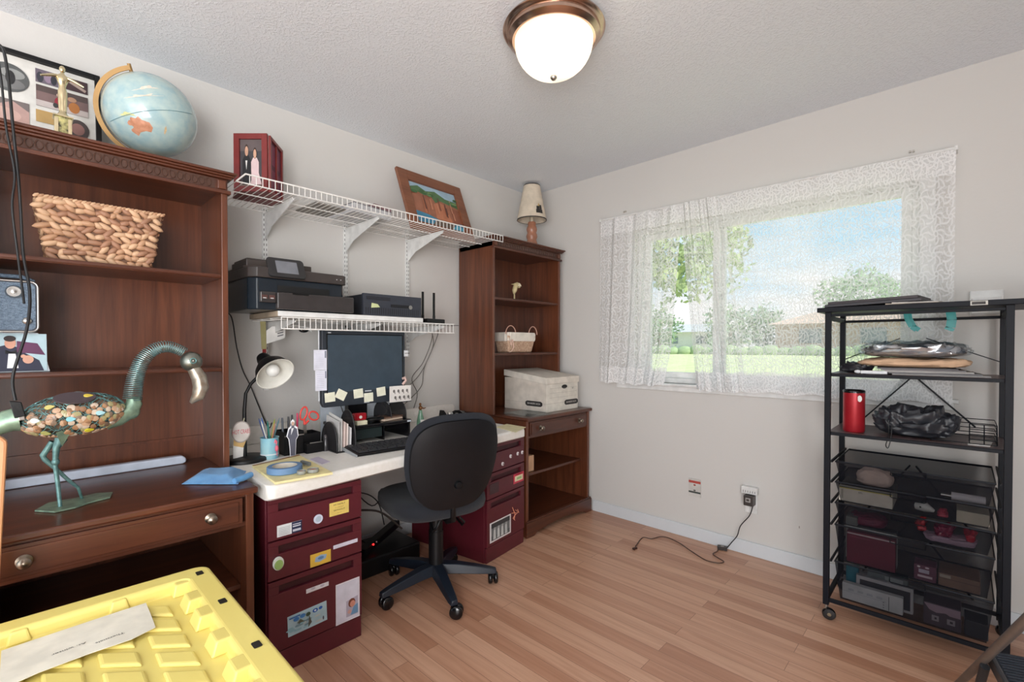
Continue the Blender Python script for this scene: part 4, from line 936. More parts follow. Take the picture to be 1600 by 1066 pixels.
# ================= yellow tote =================
TZ = .585
c1 = az(320, 881, TZ)
TX0 = c1.x; TY1 = az(330, 888, TZ).y; TX1 = TX0+.76; TY0 = TY1-.52
t = thing('storage_tote', 'dark tote with a big yellow ribbed lid in the left foreground', 'storage tote', ((TX0+TX1)/2, (TY0+TY1)/2, 0))
b = MB(C((34, 34, 36), .5)); i_ = .03; j_ = .07
b.hexa([(TX0+j_, TY0+j_, 0), (TX1-j_, TY0+j_, 0), (TX1-j_, TY1-j_, 0), (TX0+j_, TY1-j_, 0)], [(TX0+i_, TY0+i_, TZ-.05), (TX1-i_, TY0+i_, TZ-.05), (TX1-i_, TY1-i_, TZ-.05), (TX0+i_, TY1-i_, TZ-.05)]); b.build('bin', t, bev=.015)
RI = .055; RD = .032   # rim width, recess depth
def lid():
    mb = MB(yellow)
    out = rrect(Vector((TX0, TY0, 0)), Vector((TX1-TX0, 0, 0)), Vector((0, TY1-TY0, 0)), .035, 6)
    inn = rrect(Vector((TX0+RI, TY0+RI, 0)), Vector((TX1-TX0-2*RI, 0, 0)), Vector((0, TY1-TY0-2*RI, 0)), .02, 6)
    inn2 = rrect(Vector((TX0+RI+.008, TY0+RI+.008, 0)), Vector((TX1-TX0-2*RI-.016, 0, 0)), Vector((0, TY1-TY0-2*RI-.016, 0)), .016, 6)
    outT = rrect(Vector((TX0+.006, TY0+.006, 0)), Vector((TX1-TX0-.012, 0, 0)), Vector((0, TY1-TY0-.012, 0)), .03, 6)
    n_ = len(out); L = []
    for ring_, z in ((out, TZ-.05), (out, TZ-.006), (outT, TZ), (inn, TZ-.001), (inn2, TZ-.008), (inn2, TZ-RD)): L += [Vector((p.x, p.y, z)) for p in ring_]
    F = []
    for k in range(5):
        for i in range(n_): F.append((k*n_+i, k*n_+(i+1) % n_, (k+1)*n_+(i+1) % n_, (k+1)*n_+i))
    F.append(tuple(5*n_+i for i in range(n_))); F.append(tuple(range(n_-1, -1, -1)))
    mb.P(L, F)
    # raised lozenge plateaus
    zb, zt = TZ-RD, TZ-RD+.007; nx, ny = 7, 4; ix0, ix1 = TX0+RI+.035, TX1-RI-.03; iy0, iy1 = TY0+RI+.03, TY1-RI-.045
    sx, sy = (ix1-ix0)/nx, (iy1-iy0)/ny
    for a in range(nx):
        for b_ in range(ny):
            cx, cy = ix0+(a+.5)*sx, iy0+(b_+.5)*sy; sk = .030; hx, hy = sx/2-.010, sy/2-.010
            q4 = [(-hx-sk*0, -hy), (hx, -hy), (hx, hy), (-hx, hy)]
            q4 = [(x_+sk*(y_/hy), y_) for x_, y_ in q4]
            mb.hexa([(cx+x_, cy+y_, zb) for x_, y_ in q4], [(cx+x_*.82, cy+y_*.86, zt) for x_, y_ in q4])
    # cleats on right and left inner edges, corner blocks
    for side, yc in ((1, TY1-RI-.012), (-1, TY0+RI+.012)):
        for xc in (TX0+.17, TX0+.27, TX0+.40, TX0+.53, TX0+.63):
            w2, d2 = .032, .022
            mb.hexa([(xc-w2, yc-d2*1.2, zb), (xc+w2, yc-d2*1.2, zb), (xc+w2, yc+d2, zb), (xc-w2, yc+d2, zb)], [(xc-w2*.8, yc-d2*.7, TZ-.002), (xc+w2*.8, yc-d2*.7, TZ-.002), (xc+w2*.8, yc+d2, TZ-.002), (xc-w2*.8, yc+d2, TZ-.002)])
    for xc, w2 in ((TX0+RI-.004, .02), (TX1-RI+.004, .02)):
        for yc in (TY0+.15, TY1-.20):
            mb.hexa([(xc-w2, yc-.02, zb), (xc+w2, yc-.02, zb), (xc+w2, yc+.02, zb), (xc-w2, yc+.02, zb)], [(xc-w2*.8, yc-.014, TZ-.004), (xc+w2*.8, yc-.014, TZ-.004), (xc+w2*.8, yc+.014, TZ-.004), (xc-w2*.8, yc+.014, TZ-.004)])
        for yc in (TY0+RI+.012, TY1-RI-.012): mb.hexa([(xc-w2*2, yc-.03, zb), (xc+w2*2, yc-.03, zb), (xc+w2*2, yc+.03, zb), (xc-w2*2, yc+.03, zb)], [(xc-w2*1.4, yc-.022, TZ-.004), (xc+w2*1.4, yc-.022, TZ-.004), (xc+w2*1.4, yc+.022, TZ-.004), (xc-w2*1.4, yc+.022, TZ-.004)])
    return mb
ld = lid().build('lid', t, bev=.005)
for xc, yc in ((TX0+.055, TY1-.03), (TX0+.26, TY1-.028), (TX0+.5, TY1-.028)):
    b = MB(C((30, 26, 20))); b.prism(rrect(Vector((xc-.012, yc-.008, TZ)), Vector((.024, 0, 0)), Vector((0, .016, 0)), .003), (0, 0, .0012)); b.build('latch_hole', ld)
za = TZ-RD+.012
LP = [az(2, 1018, za), az(0, 1075, za), az(40, 1064, za), az(243, 981, za), az(232, 944, za)]
b = MB(C((236, 230, 214), .8)); b.prism([az(2, 1018, za), az(-2, 1080, za), az(60, 1052, za), az(140, 1022, za), az(205, 1000, za), az(243, 981, za), az(236, 962, za), az(228, 943, za), az(190, 955, za), az(100, 985, za)], (0, 0, .0012)); lp = b.build('paper_label', ld)
b = MB(C((70, 66, 66))); d1 = (az(125, 1014, za)-az(210, 982, za)); uu = d1.normalized(); vv = Vector((0, 0, 1)).cross(uu)
b.text('Thermals', .013, az(172, 998, za)+Vector((0, 0, .0018)), uu, vv, vs=.8); b.text('At: winter', .013, az(108, 1015, za)+Vector((0, 0, .0018)), uu, vv, vs=.8); b.build('handwriting', lp)

# ================= things on the filing cabinets =================
XA = .7785
def magA(name, u0, v0, u1, v1, shapes, base, label, cat='magnet', tilt=0, th=.0015):
    a = ax(u0, v0, XA); b_ = ax(u1, v1, XA); U = Vector((0, b_.y-a.y, 0)); V = Vector((0, 0, a.z-b_.z)); O = Vector((XA, a.y, b_.z))
    if tilt:
        R_ = Matrix.Rotation(math.radians(tilt), 3, 'X'); c = O+(U+V)/2; U = R_ @ U; V = R_ @ V; O = c-(U+V)/2
    return tag(decal(name, None, O, U, V, shapes, th=th, base=base), label, cat)
magA('sticker', 432.7, 822.5, 471.5, 829.5, [('r', .58, 0, 1, 1, (28, 38, 72)), ('r', .62, .55, .95, .66, (220, 220, 230)), ('r', .62, .75, .95, .82, (220, 220, 230)), ('r', .62, .15, .95, .35, (200, 204, 214))]+[('r', .05, .15+.15*i, .5, .19+.15*i, (170, 180, 180)) for i in range(5)], (230, 232, 232), 'white and navy label sticker on the top drawer of the left cabinet', 'sticker')
p = ax(497, 811, XA); b = MB(C((214, 220, 236))); b.lathe([(.0175, 0), (.0175, .003), (.0003, .0035)], p, (1, 0, 0), 24); b.m(C((180, 196, 210))).lathe([(.011, .0035), (.0003, .0037)], p, (1, 0, 0), 16); tag(b.build('round_magnet'), 'round pale blue-white magnet in the middle of the left cabinet top drawer', 'magnet')
o = magA('sticker', 514.6, 787.4, 544.8, 800, [('t', 'MY FAMILY', .5, .80, .010, (60, 40, 20)), ('t', 'is a crazy place', .5, .60, .006, (120, 90, 50)), ('t', 'WITHOUT', .5, .38, .010, (60, 40, 20)), ('t', 'me in it', .5, .18, .006, (120, 90, 50))], (232, 204, 110), 'yellow worded magnet at the right of the left cabinet top drawer', 'magnet')
magA('sticker', 484.7, 868, 516.7, 876.7, [('p', [(.2, .35), (.45, .25), (.75, .4), (.8, .7), (.5, .8), (.25, .7)], (150, 176, 200)), ('e', .5, .55, .15, .12, (90, 130, 170))], (226, 184, 70), 'yellow magnet with a blue map-like blot on the left cabinet middle drawer', 'magnet')
magA('sticker', 520.8, 853, 558.4, 846.5, [('r', .05, .25, .95, .3, (210, 208, 222))], (224, 222, 236), 'blank white label strip on the left cabinet middle drawer', 'sticker')
p = ax(434, 880, XA); b = MB(C((232, 236, 226))); b.prism([p+Vector((0, .019*c_, .024*s_)) for c_, s_ in circ(20)], (.010, 0, 0)); b.m(C((156, 190, 110))).prism([p+Vector((.010, .015*c_, -.003+.018*s_)) for c_, s_ in circ(20)], (.003, 0, 0)); tag(b.build('magnetic_clip', bev=.002), 'green and white rounded clip stuck on the left cabinet middle drawer', 'magnet')
magA('sticker', 478.4, 921.5, 513.3, 914.8, [('e', .3, .7, .1, .25, (190, 186, 196)), ('e', .7, .6, .1, .3, (196, 190, 200))], (226, 222, 224), 'narrow torn white label near the bottom drawer handle of the left cabinet', 'sticker')
random.seed(9)
magA('postcard', 449.4, 963.7, 510.5, 969.3, [('e', random.random()*.9+.05, random.random()*.4+.1, .06+.05*random.random(), .05, random.choice([(150, 190, 200), (200, 206, 200), (120, 150, 160)])) for _ in range(14)]+[('r', .03, .86, .3, .93, (60, 110, 170)), ('e', .2, .76, .07, .1, (60, 120, 180)), ('e', .36, .8, .07, .1, (70, 130, 190)), ('e', .50, .76, .06, .1, (60, 80, 60)), ('e', .68, .8, .07, .1, (30, 90, 170)), ('e', .68, .8, .03, .05, (220, 230, 240)), ('e', .82, .82, .05, .08, (50, 100, 180)), ('p', [(.48, .1), (.52, .7), (.58, .3)], (80, 80, 70)), ('p', [(.2, .55), (.3, .7), (.4, .5)], (90, 90, 70)), ('e', .88, .25, .02, .1, (90, 90, 100))], (178, 206, 214), 'pale blue seaside postcard on the left cabinet bottom drawer', 'postcard', tilt=2)
magA('photo_magnet', 524.5, 914.8, 561.7, 962, [('r', .02, .02, .98, .98, (216, 214, 226)), ('p', [(.42, .1), (.92, .1), (.92, .55), (.42, .5)], (178, 170, 186)), ('e', .66, .42, .15, .11, (110, 60, 44)), ('e', .69, .39, .11, .08, (206, 140, 120)), ('p', [(.6, .12), (.92, .12), (.92, .36), (.74, .32)], (110, 150, 186)), ('e', .55, .22, .08, .05, (206, 160, 150))], (238, 232, 236), 'large white-framed magnet with a child photo on the left cabinet bottom drawer', 'magnet')
# right cabinet
def magB(name, u0, v0, u1, v1, shapes, base, label, cat='magnet'):
    a = onB(u0, v0); b_ = onB(u1, v1); w = (b_-a).dot(BU); return tag(decal(name, None, Vector((a.x, a.y, b_.z)), BU*w, (0, 0, a.z-b_.z), shapes, base=base), label, cat)
for (u, v), lb in (((690+640-640-0+0, 725), ''),): pass
for (u, v), lb in (((705+0+0+80, 725), 'round silver magnet sitting lowest on the right cabinet top drawer'), ((797.5, 713), 'round silver magnet with dark centre, left of the pair on the right cabinet'), ((808.5, 709), 'round silver magnet in the middle of the right cabinet upper row'), ((815.5, 707), 'round silver magnet nearest the right edge of the right cabinet')):
    p = onB(u, v); b = MB(C((226, 220, 222), .3)); b.lathe([(.011, 0), (.011, .004), (.007, .007), (.0003, .008)], p, BN, 18); b.m(C((140, 120, 120))).lathe([(.005, .0082), (.0003, .0085)], p, BN, 12); tag(b.build('round_magnet', smooth=40), lb, 'magnet', 'round magnets on the right cabinet')
magB('sticker', 765, 714, 768.5, 730, [], (232, 230, 232), 'thin white vertical label on the right cabinet half behind the chair', 'sticker')
magB('sticker', 802.2, 742, 818.2, 750.5, [('r', .12, .2, .9, .75, (240, 226, 190)), ('r', .3, .35, .75, .6, (160, 200, 130)), ('r', .2, .85, .8, .95, (150, 20, 40))], (206, 64, 84), 'small red-bordered magnet on the right cabinet middle drawer')
magB('sticker', 765.3, 757.9, 779.2, 768.2, [], (70, 48, 52), 'dark grey rectangular magnet on the right cabinet middle drawer')
magB('photo_magnet', 765.3, 818.8, 798, 832, [('r', .06, .08, .94, .94, (120, 122, 122)), ('r', .06, .7, .94, .94, (60, 60, 62)), ('r', .06, .08, .94, .3, (96, 98, 98))]+[('p', [(x, .12), (x+.13, .12), (x+.1, .6), (x+.03, .6)], (200, 202, 200)) for x in (.14, .32, .5, .68)]+[('e', x+.065, .66, .04, .06, (170, 170, 168)) for x in (.14, .32, .5, .68)], (226, 220, 220), 'black and white group photo magnet on the right cabinet bottom drawer', 'magnet')
b = MB(C((224, 150, 120)))
for pts in (((800, 793), (804, 803), (803, 812)), ((805, 797), (809, 800), (804, 805), (801, 810), (804, 813)), ((808, 796), (810, 801)), ((799, 802), (806, 801))):
    b.tube([onB(*q)+BN*.003 for q in pts], .0022, 6)
tag(b.build('figure_magnet', smooth=60), 'small orange figure magnet above the group photo on the right cabinet', 'magnet')

# ================= on the counter =================
def cz(u, v, z=CZ): return az(u, v, z)
# desk lamp
bp = Vector((.36, .655, CZ))
t = thing('desk_lamp', 'black gooseneck desk lamp with white-lined shade near the left hutch', 'desk lamp', bp)
b = MB(black_pl); b.lathe([(.085, 0), (.085, .012), (.078, .018), (.0005, .020)], bp, seg=36); b.build('base', t, smooth=50)
gx = .36
pts = [ax(u, v, gx) for u, v in ((383, 716), (382, 680), (382, 640), (384, 615), (392, 600), (404, 588))]
b = MB(black_pl); b.tube(pts, [.0085, .0085, .0075, .0065, .0065, .007], 10); b.build('gooseneck', t, smooth=60)
hc = ax(430, 584, .42); ap = ax(408, 560, .36); axis = (hc-ap).normalized(); axis = (axis+Vector((.55, -.15, -.15))).normalized()
b = MB(black_pl); o_s = hc-axis*.085
b.lathe([(.0005, -.040), (.024, -.039), (.030, -.02), (.030, .0), (.042, .012), (.066, .045), (.078, .078), (.081, .088)], o_s, axis, 32, cap=False); b.build('shade', t, smooth=50)
b = MB(mat('shade_lining', (226, 224, 216), .3)); b.lathe([(.081, .0885), (.077, .088), (.074, .078), (.061, .046), (.038, .016), (.0005, .012)], o_s, axis, 32, cap=False); b.build('shade_lining', t, smooth=50)
b = MB(C((236, 236, 232), .1)); b.ball(o_s+axis*.062, .028, 16, 10); b.build('bulb', t, smooth=80)
tg = ax(376.5, 675, gx+.012)
t = thing('hanging_tag', 'oval tag with red HOT CRABS lettering hung on the desk lamp neck', 'tag', tg)
b = MB(C((160, 150, 144))); b.prism([tg+Vector((0, .036*c_, .046*s_)) for c_, s_ in circ(28)], (.003, 0, 0)); b.m(C((206, 198, 192))); b.prism([tg+Vector((.003, .032*c_, .041*s_)) for c_, s_ in circ(28)], (.0006, 0, 0)); b.build('oval_card', t)
b = MB(C((196, 70, 84))); b.text('HOT CRABS', .0125, tg+Vector((.0042, 0, 0)), (0, 1, 0), (0, 0, 1), vs=2.1); b.build('lettering', t)
b = MB(C((206, 170, 110))); b.prism([tg+Vector((-.001, -.028, -.03)), tg+Vector((-.001, .022, -.035)), tg+Vector((-.001, .008, -.068)), tg+Vector((-.001, -.028, -.055))], (.001, 0, 0)); b.m(paper).prism([tg+Vector((-.002, -.03, -.05)), tg+Vector((-.002, .01, -.066)), tg+Vector((-.002, .008, -.105)), tg+Vector((-.002, -.03, -.11))], (.001, 0, 0)); b.build('paper_tail', t)
b = MB(C((190, 186, 160))); b.cyl(tg+Vector((.0, .01, .044)), tg+Vector((-.008, .016, .058)), .0025, seg=6); b.build('string', t)
# pencil cup
cc = cz(421.5, 716)+Vector((-.0, 0, 0)); cc.z = CZ; cR = .035
t = thing('pencil_cup', 'light blue mug with a pink flamingo full of pencils', 'cup', cc)
cupm = mat('cup_blue', (110, 178, 206), .3, var=(170, 210, 216), vscale=(22, 22, 9))
b = MB(cupm); b.lathe([(.034, 0), (.036, .004), (.036, .088), (.0385, .092), (.035, .092), (.033, .088), (.033, .008), (.0003, .006)], cc, seg=36); b.build('cup', t, smooth=50)
b = MB(C((226, 236, 240))); b.lathe([(.0365, .018), (.0368, .019), (.0368, .022), (.0365, .023)], cc, seg=36, cap=False); b.build('band', t)
b = MB(C((232, 110, 130)))
ang = math.atan2(CAM.y-cc.y, CAM.x-cc.x)+.75
def oncup(a, z, r=.0372): return cc+Vector((r*math.cos(ang+a), r*math.sin(ang+a), z))
b.tube([oncup(-.25, .070), oncup(-.1, .082), oncup(.05, .074), oncup(.0, .062)], [.002, .004, .004, .003], 6); b.ball(oncup(.05, .045), (.008, .008, .014), 10, 8); b.tube([oncup(.1, .034), oncup(.12, .012)], .0018, 6); b.build('flamingo_relief', t, smooth=60)
pg = 'pencils and pens in the flamingo cup'; random.seed(21)
pens = [((176, 120, 96), 'brown'), ((70, 110, 120), 'teal'), ((220, 140, 110), 'peach'), ((150, 160, 60), 'lime'), ((40, 40, 42), 'black'), ((60, 110, 190), 'blue'), ((36, 60, 110), 'navy'), ((196, 196, 190), 'silver'), ((40, 120, 110), 'green')]
for i, (c_, nm) in enumerate(pens):
    a = 2*math.pi*i/len(pens)+.3; r0 = .014; lean = .026; L_ = random.uniform(.15, .185)
    p0 = cc+Vector((r0*math.cos(a+2.5)*.6, r0*math.sin(a+2.5)*.6, .009)); p1 = cc+Vector(((r0+lean*.5)*math.cos(a), (r0+lean*1.1)*math.sin(a), L_))
    b = MB(C(c_, .4)); d = (p1-p0); b.tube([p0, p0+d*.9, p1], [.0034, .0034, .0012], 8)
    tag(b.build('pencil', smooth=50), nm+' pencil standing in the light blue flamingo cup', 'pencil', pg)
# desk organizer (black mesh)
oc = cz(470, 706); oc = Vector((.35, .875, CZ))
t = thing('desk_organizer', 'black desk organizer full of pens with scissors on top', 'organizer', oc)
b = MB(black_pl)
def openbox(mb, x0, x1, y0, y1, z0, z1, w=.003):
    mb.box(x0, x1, y0, y1, z0, z0+w); mb.box(x0, x0+w, y0, y1, z0, z1); mb.box(x1-w, x1, y0, y1, z0, z1); mb.box(x0, x1, y0, y0+w, z0, z1); mb.box(x0, x1, y1-w, y1, z0, z1)
openbox(b, .29, .40, .80, .885, CZ+.001, CZ+.105); openbox(b, .29, .385, .885, .97, CZ+.001, CZ+.085); openbox(b, .385, .43, .885, .965, CZ+.001, CZ+.045)
b.build('tray', t, bev=.001)
b = MB(metal); b.box(.401, .403, .80, .885, CZ+.085, CZ+.09); b.box(.43, .432, .90, .955, CZ+.046, CZ+.05); b.build('clip_strip', t)
for i, (y, x, h, c_, nm) in enumerate(((.815, .35, .165, (90, 96, 104), 'grey'), (.83, .37, .17, (36, 36, 40), 'black'), (.846, .36, .175, (30, 30, 34), 'thick black'), (.862, .37, .182, (190, 40, 84), 'magenta'), (.825, .385, .14, (50, 70, 110), 'slate blue'))):
    b = MB(C(c_, .35)); b.tube([(x, y, CZ+.006), (x-.004, y-.004+.004*i, CZ+h-.02), (x-.005, y-.004+.004*i, CZ+h)], [.0045, .005, .004], 8)
    tag(b.build('pen', smooth=50), nm+' pen upright in the black desk organizer', 'pen', 'pens in the black desk organizer')
red = C((224, 70, 60), .35)
t = thing('scissors', 'red-handled scissors standing in the black organizer', 'scissors', (.34, .90, CZ+.08))
sc0 = Vector((.36, .905, CZ+.125))
b = MB(metal); b.bar((.36, .905, CZ+.01), sc0, .002, .014, up=(0, 1, 0)); b.bar((.362, .912, CZ+.01), sc0+Vector((.002, 0, 0)), .002, .014, up=(0, 1, 0)); b.build('blade', t)
for ctr, ry_, rz_, tl in ((sc0+Vector((0, -.004, .052)), .015, .030, .25), (sc0+Vector((.002, .042, .036)), .018, .024, -.9)):
    P_ = []
    for c_, s_ in circ(24):
        y_, z_ = ry_*c_, rz_*s_; P_.append(ctr+Vector((0, y_*math.cos(tl)-z_*math.sin(tl)*-1, -y_*math.sin(tl)+z_*math.cos(tl))))
    b = MB(red); b.tube(P_, .0042, 8, closed=True); b.tube([sc0, ctr+(sc0-ctr)*.55], [.006, .005], 8); b.build('handle', t, smooth=60)
# cardboard standee
sp = Vector((.44, .82, CZ)); t = thing('paper_standee', 'small cut-out photo of a man in a dark suit standing by the pen cup', 'cutout', sp)
def sil(k, dx):
    P_ = [(-.010, 0), (-.012, .04), (-.016, .075), (-.024, .088), (-.016, .118), (-.006, .126), (-.007, .142), (0, .150), (.007, .142), (.006, .126), (.018, .118), (.022, .085), (.013, .07), (.012, .04), (.010, 0)]
    return [sp+Vector((dx, y*k*1.0, .004+(z-.075)*k*1.03+.077)) for y, z in P_]
b = MB(C((240, 240, 244))); b.prism(sil(1.12, 0), (.0015, 0, 0)); b.box(sp.x-.012, sp.x+.02, sp.y-.02, sp.y+.02, CZ, CZ+.0015); b.build('white_card', t)
b = MB(C((92, 92, 106))); b.prism(sil(.96, .0018), (.0004, 0, 0)); b.m(C((206, 170, 150))).prism([sp+Vector((.0024, .006*c_, .148+.009*s_)) for c_, s_ in circ(14)], (.0003, 0, 0)); b.m(C((230, 230, 234))).prism([sp+Vector((.0024, -.006, .128)), sp+Vector((.0024, .004, .128)), sp+Vector((.0024, -.008, .098))], (.0003, 0, 0)); b.build('printed_figure', t)
# legal pad, tape, tins, note
t = thing('legal_pad', 'yellow legal pad lying at the left end of the white worktop', 'notepad', (.62, .72, CZ))
P4 = [cz(394, 731), cz(430, 758), cz(520, 742), cz(467, 714)]
b = MB(C((240, 226, 168), .7)); b.prism([p+Vector((0, 0, .0005)) for p in P4], (0, 0, .009)); b.build('pages', t, bev=.001)
b = MB(C((150, 110, 70))); a_, c_ = P4[0], P4[3]; b.prism([a_+Vector((0, 0, .0097)), a_+(P4[1]-a_)*.05+Vector((0, 0, .0097)), c_+(P4[2]-c_)*.05+Vector((0, 0, .0097)), c_+Vector((0, 0, .0097))], (0, 0, .0006)); b.build('binding', t)
PZ = CZ+.0105
tapem = mat('painters_tape', (104, 138, 176), .6)
tcn = cz(445, 737, PZ); b = MB(tapem); b.lathe([(.060, 0), (.062, .002), (.062, .022), (.060, .024), (.044, .024), (.044, 0), (.060, 0)], (tcn.x, tcn.y, PZ), seg=40); b.m(C((206, 200, 190))).lathe([(.044, .0005), (.0435, .0005), (.0435, .0235), (.044, .0235)], (tcn.x, tcn.y, PZ), seg=40, cap=False)
tag(b.build('tape_roll', smooth=40), 'roll of blue painter\'s tape lying on the legal pad', 'tape')
for (u, v, r_0), lb in (((471, 741, .016), 'smaller round tin with copper filling beside the blue tape'), ((489, 738, .021), 'larger round tin with copper filling beside the blue tape')):
    q = cz(u, v, PZ); b = MB(C((150, 152, 146), .3)); b.lathe([(r_0*.85, 0), (r_0, .003), (r_0, .013), (r_0*.9, .014), (r_0*.9, .010), (.0003, .010)], (q.x, q.y, PZ), seg=24); b.m(C((190, 120, 90))).lathe([(r_0*.62, .0102), (.0003, .0115)], (q.x, q.y, PZ), seg=16)
    tag(b.build('round_tin', smooth=40), lb, 'tin', 'small round tins on the legal pad')
q0 = cz(474, 728, PZ); b = MB(C((110, 116, 116), .4)); b.bar((q0.x-.02, q0.y, PZ+.012), (q0.x+.035, q0.y+.012, PZ+.010), .012, .014); tag(b.build('folding_knife', bev=.002), 'short grey folding knife lying between tape roll and tins', 'knife')
b = MB(C((206, 196, 214))); b.prism([cz(484, 718), cz(503, 726), cz(516, 722), cz(497, 714)], (0, 0, .001)); tag(b.build('note_card'), 'lilac note card on the worktop behind the legal pad', 'note')
# bottle stopper figure by organizer
q = Vector((.42, 1.0-.022, CZ)); b = MB(C((60, 58, 60), .15)); b.lathe([(.014, 0), (.015, .004), (.012, .02), (.013, .04), (.008, .05), (.011, .06), (.009, .07), (.0005, .078)], q, seg=20); tag(b.build('chess_piece', smooth=50), 'small dark glass chess-like piece between organizer and file sorter', 'ornament')
# file sorter
t = thing('file_sorter', 'black mesh letter sorter with rounded sides full of envelopes', 'file sorter', (.42, 1.03, CZ))
def arc(y, x0, x1, h, mb, mm, rim):
    P_ = [(x0, y, CZ+.002)]; n_ = 14
    for i in range(n_+1):
        a = math.pi-math.pi*i/n_; P_.append(((x0+x1)/2+(x1-x0)/2*math.cos(a), y, CZ+h*.25+h*.75*math.sin(a)))
    P_.append((x1, y, CZ+.002)); mb.m(mm).prism(P_, (0, .0012, 0)); rim.tube([Vector(p)+Vector((0, .0006, 0)) for p in P_], .0028, 6, closed=True)
for y, h in ((.985, .135), (1.075, .185)):
    b = MB(); rm = MB(C((28, 28, 30))); arc(y, .36, .52, h, b, blk_mesh2, rm); w_p = b.build('mesh_side', t); rm.build('wire_rim', w_p, smooth=60)
b = MB(C((28, 28, 30))); b.box(.36, .52, .985, 1.076, CZ+.001, CZ+.004); b.build('base', t)
for i, (y, h, c_) in enumerate(((1.00, .150, (190, 188, 186)), (1.013, .160, (206, 204, 200)), (1.028, .145, (236, 214, 206)), (1.042, .135, (240, 226, 218)), (1.058, .115, (226, 224, 224)))):
    b = MB(C(c_, .7)); b.hexa([(.375, y, CZ+.004), (.50, y, CZ+.004), (.50, y+.005, CZ+.004), (.375, y+.005, CZ+.004)], [(.372, y+.004, CZ+h+.012), (.497, y+.006, CZ+h-.01), (.497, y+.009, CZ+h-.01), (.372, y+.008, CZ+h+.012)])
    tag(b.build('envelope'), ('leftmost grey', 'second, light grey', 'middle, pink-edged', 'fourth, cream', 'rightmost, short white')[i]+' envelope in the black letter sorter', 'envelope', 'envelopes in the letter sorter')
# monitor riser
t = thing('monitor_riser', 'low black monitor stand on the worktop under the screen', 'monitor stand', (.30, 1.25, CZ))
b = MB(black_gl); b.box(.15, .42, 1.085, 1.455, CZ+.078, CZ+.096); b.build('top', t, bev=.006)
b = MB(black_gl); b.box(.16, .41, 1.09, 1.10, CZ+.001, CZ+.078); b.build('side', t); b = MB(black_gl); b.box(.16, .41, 1.44, 1.45, CZ+.001, CZ+.078); b.build('side', t)
b = MB(black_gl); b.box(.18, .39, 1.30, 1.306, CZ+.001, CZ+.078); b.build('divider', t)
b = MB(C((30, 44, 44))); b.box(.20, .385, 1.11, 1.295, CZ+.02, CZ+.07); b.build('drawer', t, bev=.002)
b = MB(C((200, 206, 214))); b.box(.4205, .4212, 1.425, 1.448, CZ+.083, CZ+.092); b.build('badge', t)
RT_ = CZ+.0965
# monitor
MXx = .335
t = thing('monitor', 'black computer monitor with sticky notes along its lower bezel', 'monitor', (MXx-.08, 1.232, RT_))
y0, y1, z0, z1 = 1.0, 1.468, .905, 1.282
bezel = mat('monitor_bezel', (44, 50, 58), .45)
b = MB(bezel); b.prism([(MXx, y0, z0+.02), (MXx, y0+.01, z0), (MXx, y1-.01, z0+.0), (MXx, y1, z0+.02), (MXx, y1, z1), (MXx, y0, z1)], (-.03, 0, 0)); b.m(mat('monitor_back', (210, 212, 216), .4)).box(MXx-.036, MXx-.03, y0-.004, y1+.006, z0+.03, z1+.004); b.build('housing', t, bev=.003)
scr = mat('lcd_screen', (58, 72, 84), .30, coat=.3)
b = MB(scr); b.box(MXx, MXx+.0012, y0+.026, y1-.02, z0+.072, z1-.020); b.build('screen', t)
b = MB(black_gl); b.box(MXx-.005, MXx+.004, y0+.022, y0+.026, z0+.07, z1-.018); b.box(MXx-.005, MXx+.004, y1-.020, y1-.016, z0+.07, z1-.018); b.box(MXx-.005, MXx+.004, y0+.022, y1-.016, z1-.021, z1-.017); b.build('screen_edge', t)
b = MB(C((190, 194, 200))); b.box(MXx+.0005, MXx+.0012, y0+.03, y0+.045, z1-.014, z1-.009); b.box(MXx+.0005, MXx+.0012, y0+.225, y0+.262, z0+.064, z0+.070); b.box(MXx+.0005, MXx+.0012, y0+.22, y0+.25, z0+.006, z0+.010); b.build('brand_marking', t)
b = MB(black_gl); b.box(MXx-.07, MXx-.032, 1.15, 1.255, RT_+.004, 1.02); b.lathe([(.10, 0), (.10, .006), (.05, .012), (.0005, .013)], (MXx-.06, 1.22, RT_+.0003), seg=32, sx=.95, sy=1.15); b.build('stand', t, smooth=40)
random.seed(2)
for i, (u, v, tl, lb) in enumerate(((515.5, 621, 4, 'first sticky note at the left of the monitor bezel'), (533, 617, -28, 'tilted sticky note, second on the monitor bezel'), (560, 615, 5, 'third sticky note on the monitor bezel, above the stand'), (576, 621, 2, 'sticky note hanging lowest in the middle of the bezel'), (595.5, 612, 6, 'sticky note on the right half of the monitor bezel'))):
    p = ax(u, v, MXx+.002); R_ = Matrix.Rotation(math.radians(tl), 3, 'X'); U = R_ @ Vector((0, .052, 0)); V = R_ @ Vector((0, 0, .046))
    tag(decal('sticky_note', None, p-(U+V)/2, U, V, [('r', .12, .3+.15*k, .8, .32+.15*k, (210, 206, 180)) for k in range(3)], th=.0006, base=(238, 236, 214)), lb, 'sticky note', 'sticky notes on the monitor bezel')
for i, (u0, v0, u1, v1, lb) in enumerate(((490, 547, 512, 578, 'upper white printed slip stuck on the monitor left edge'), (492.5, 579, 512, 610, 'lower white printed slip stuck on the monitor left edge'))):
    a = ax(u0, v0, MXx+.003); c_ = ax(u1, v1, MXx+.003)
    tag(decal('paper_slip', None, Vector((MXx+.003, a.y, c_.z)), (0, c_.y-a.y, 0), (0, 0, a.z-c_.z), [('r', .78, .6, .9, .95, (130, 134, 150))]+[('r', .12, .15+.09*k, .7, .17+.09*k, (200, 200, 216)) for k in range(8)], th=.0008, base=(228, 228, 240)), lb, 'paper', 'white slips on the monitor left edge')
a = ax(608.5, 604, MXx+.02); c_ = ax(642, 626, MXx+.02); sh = []
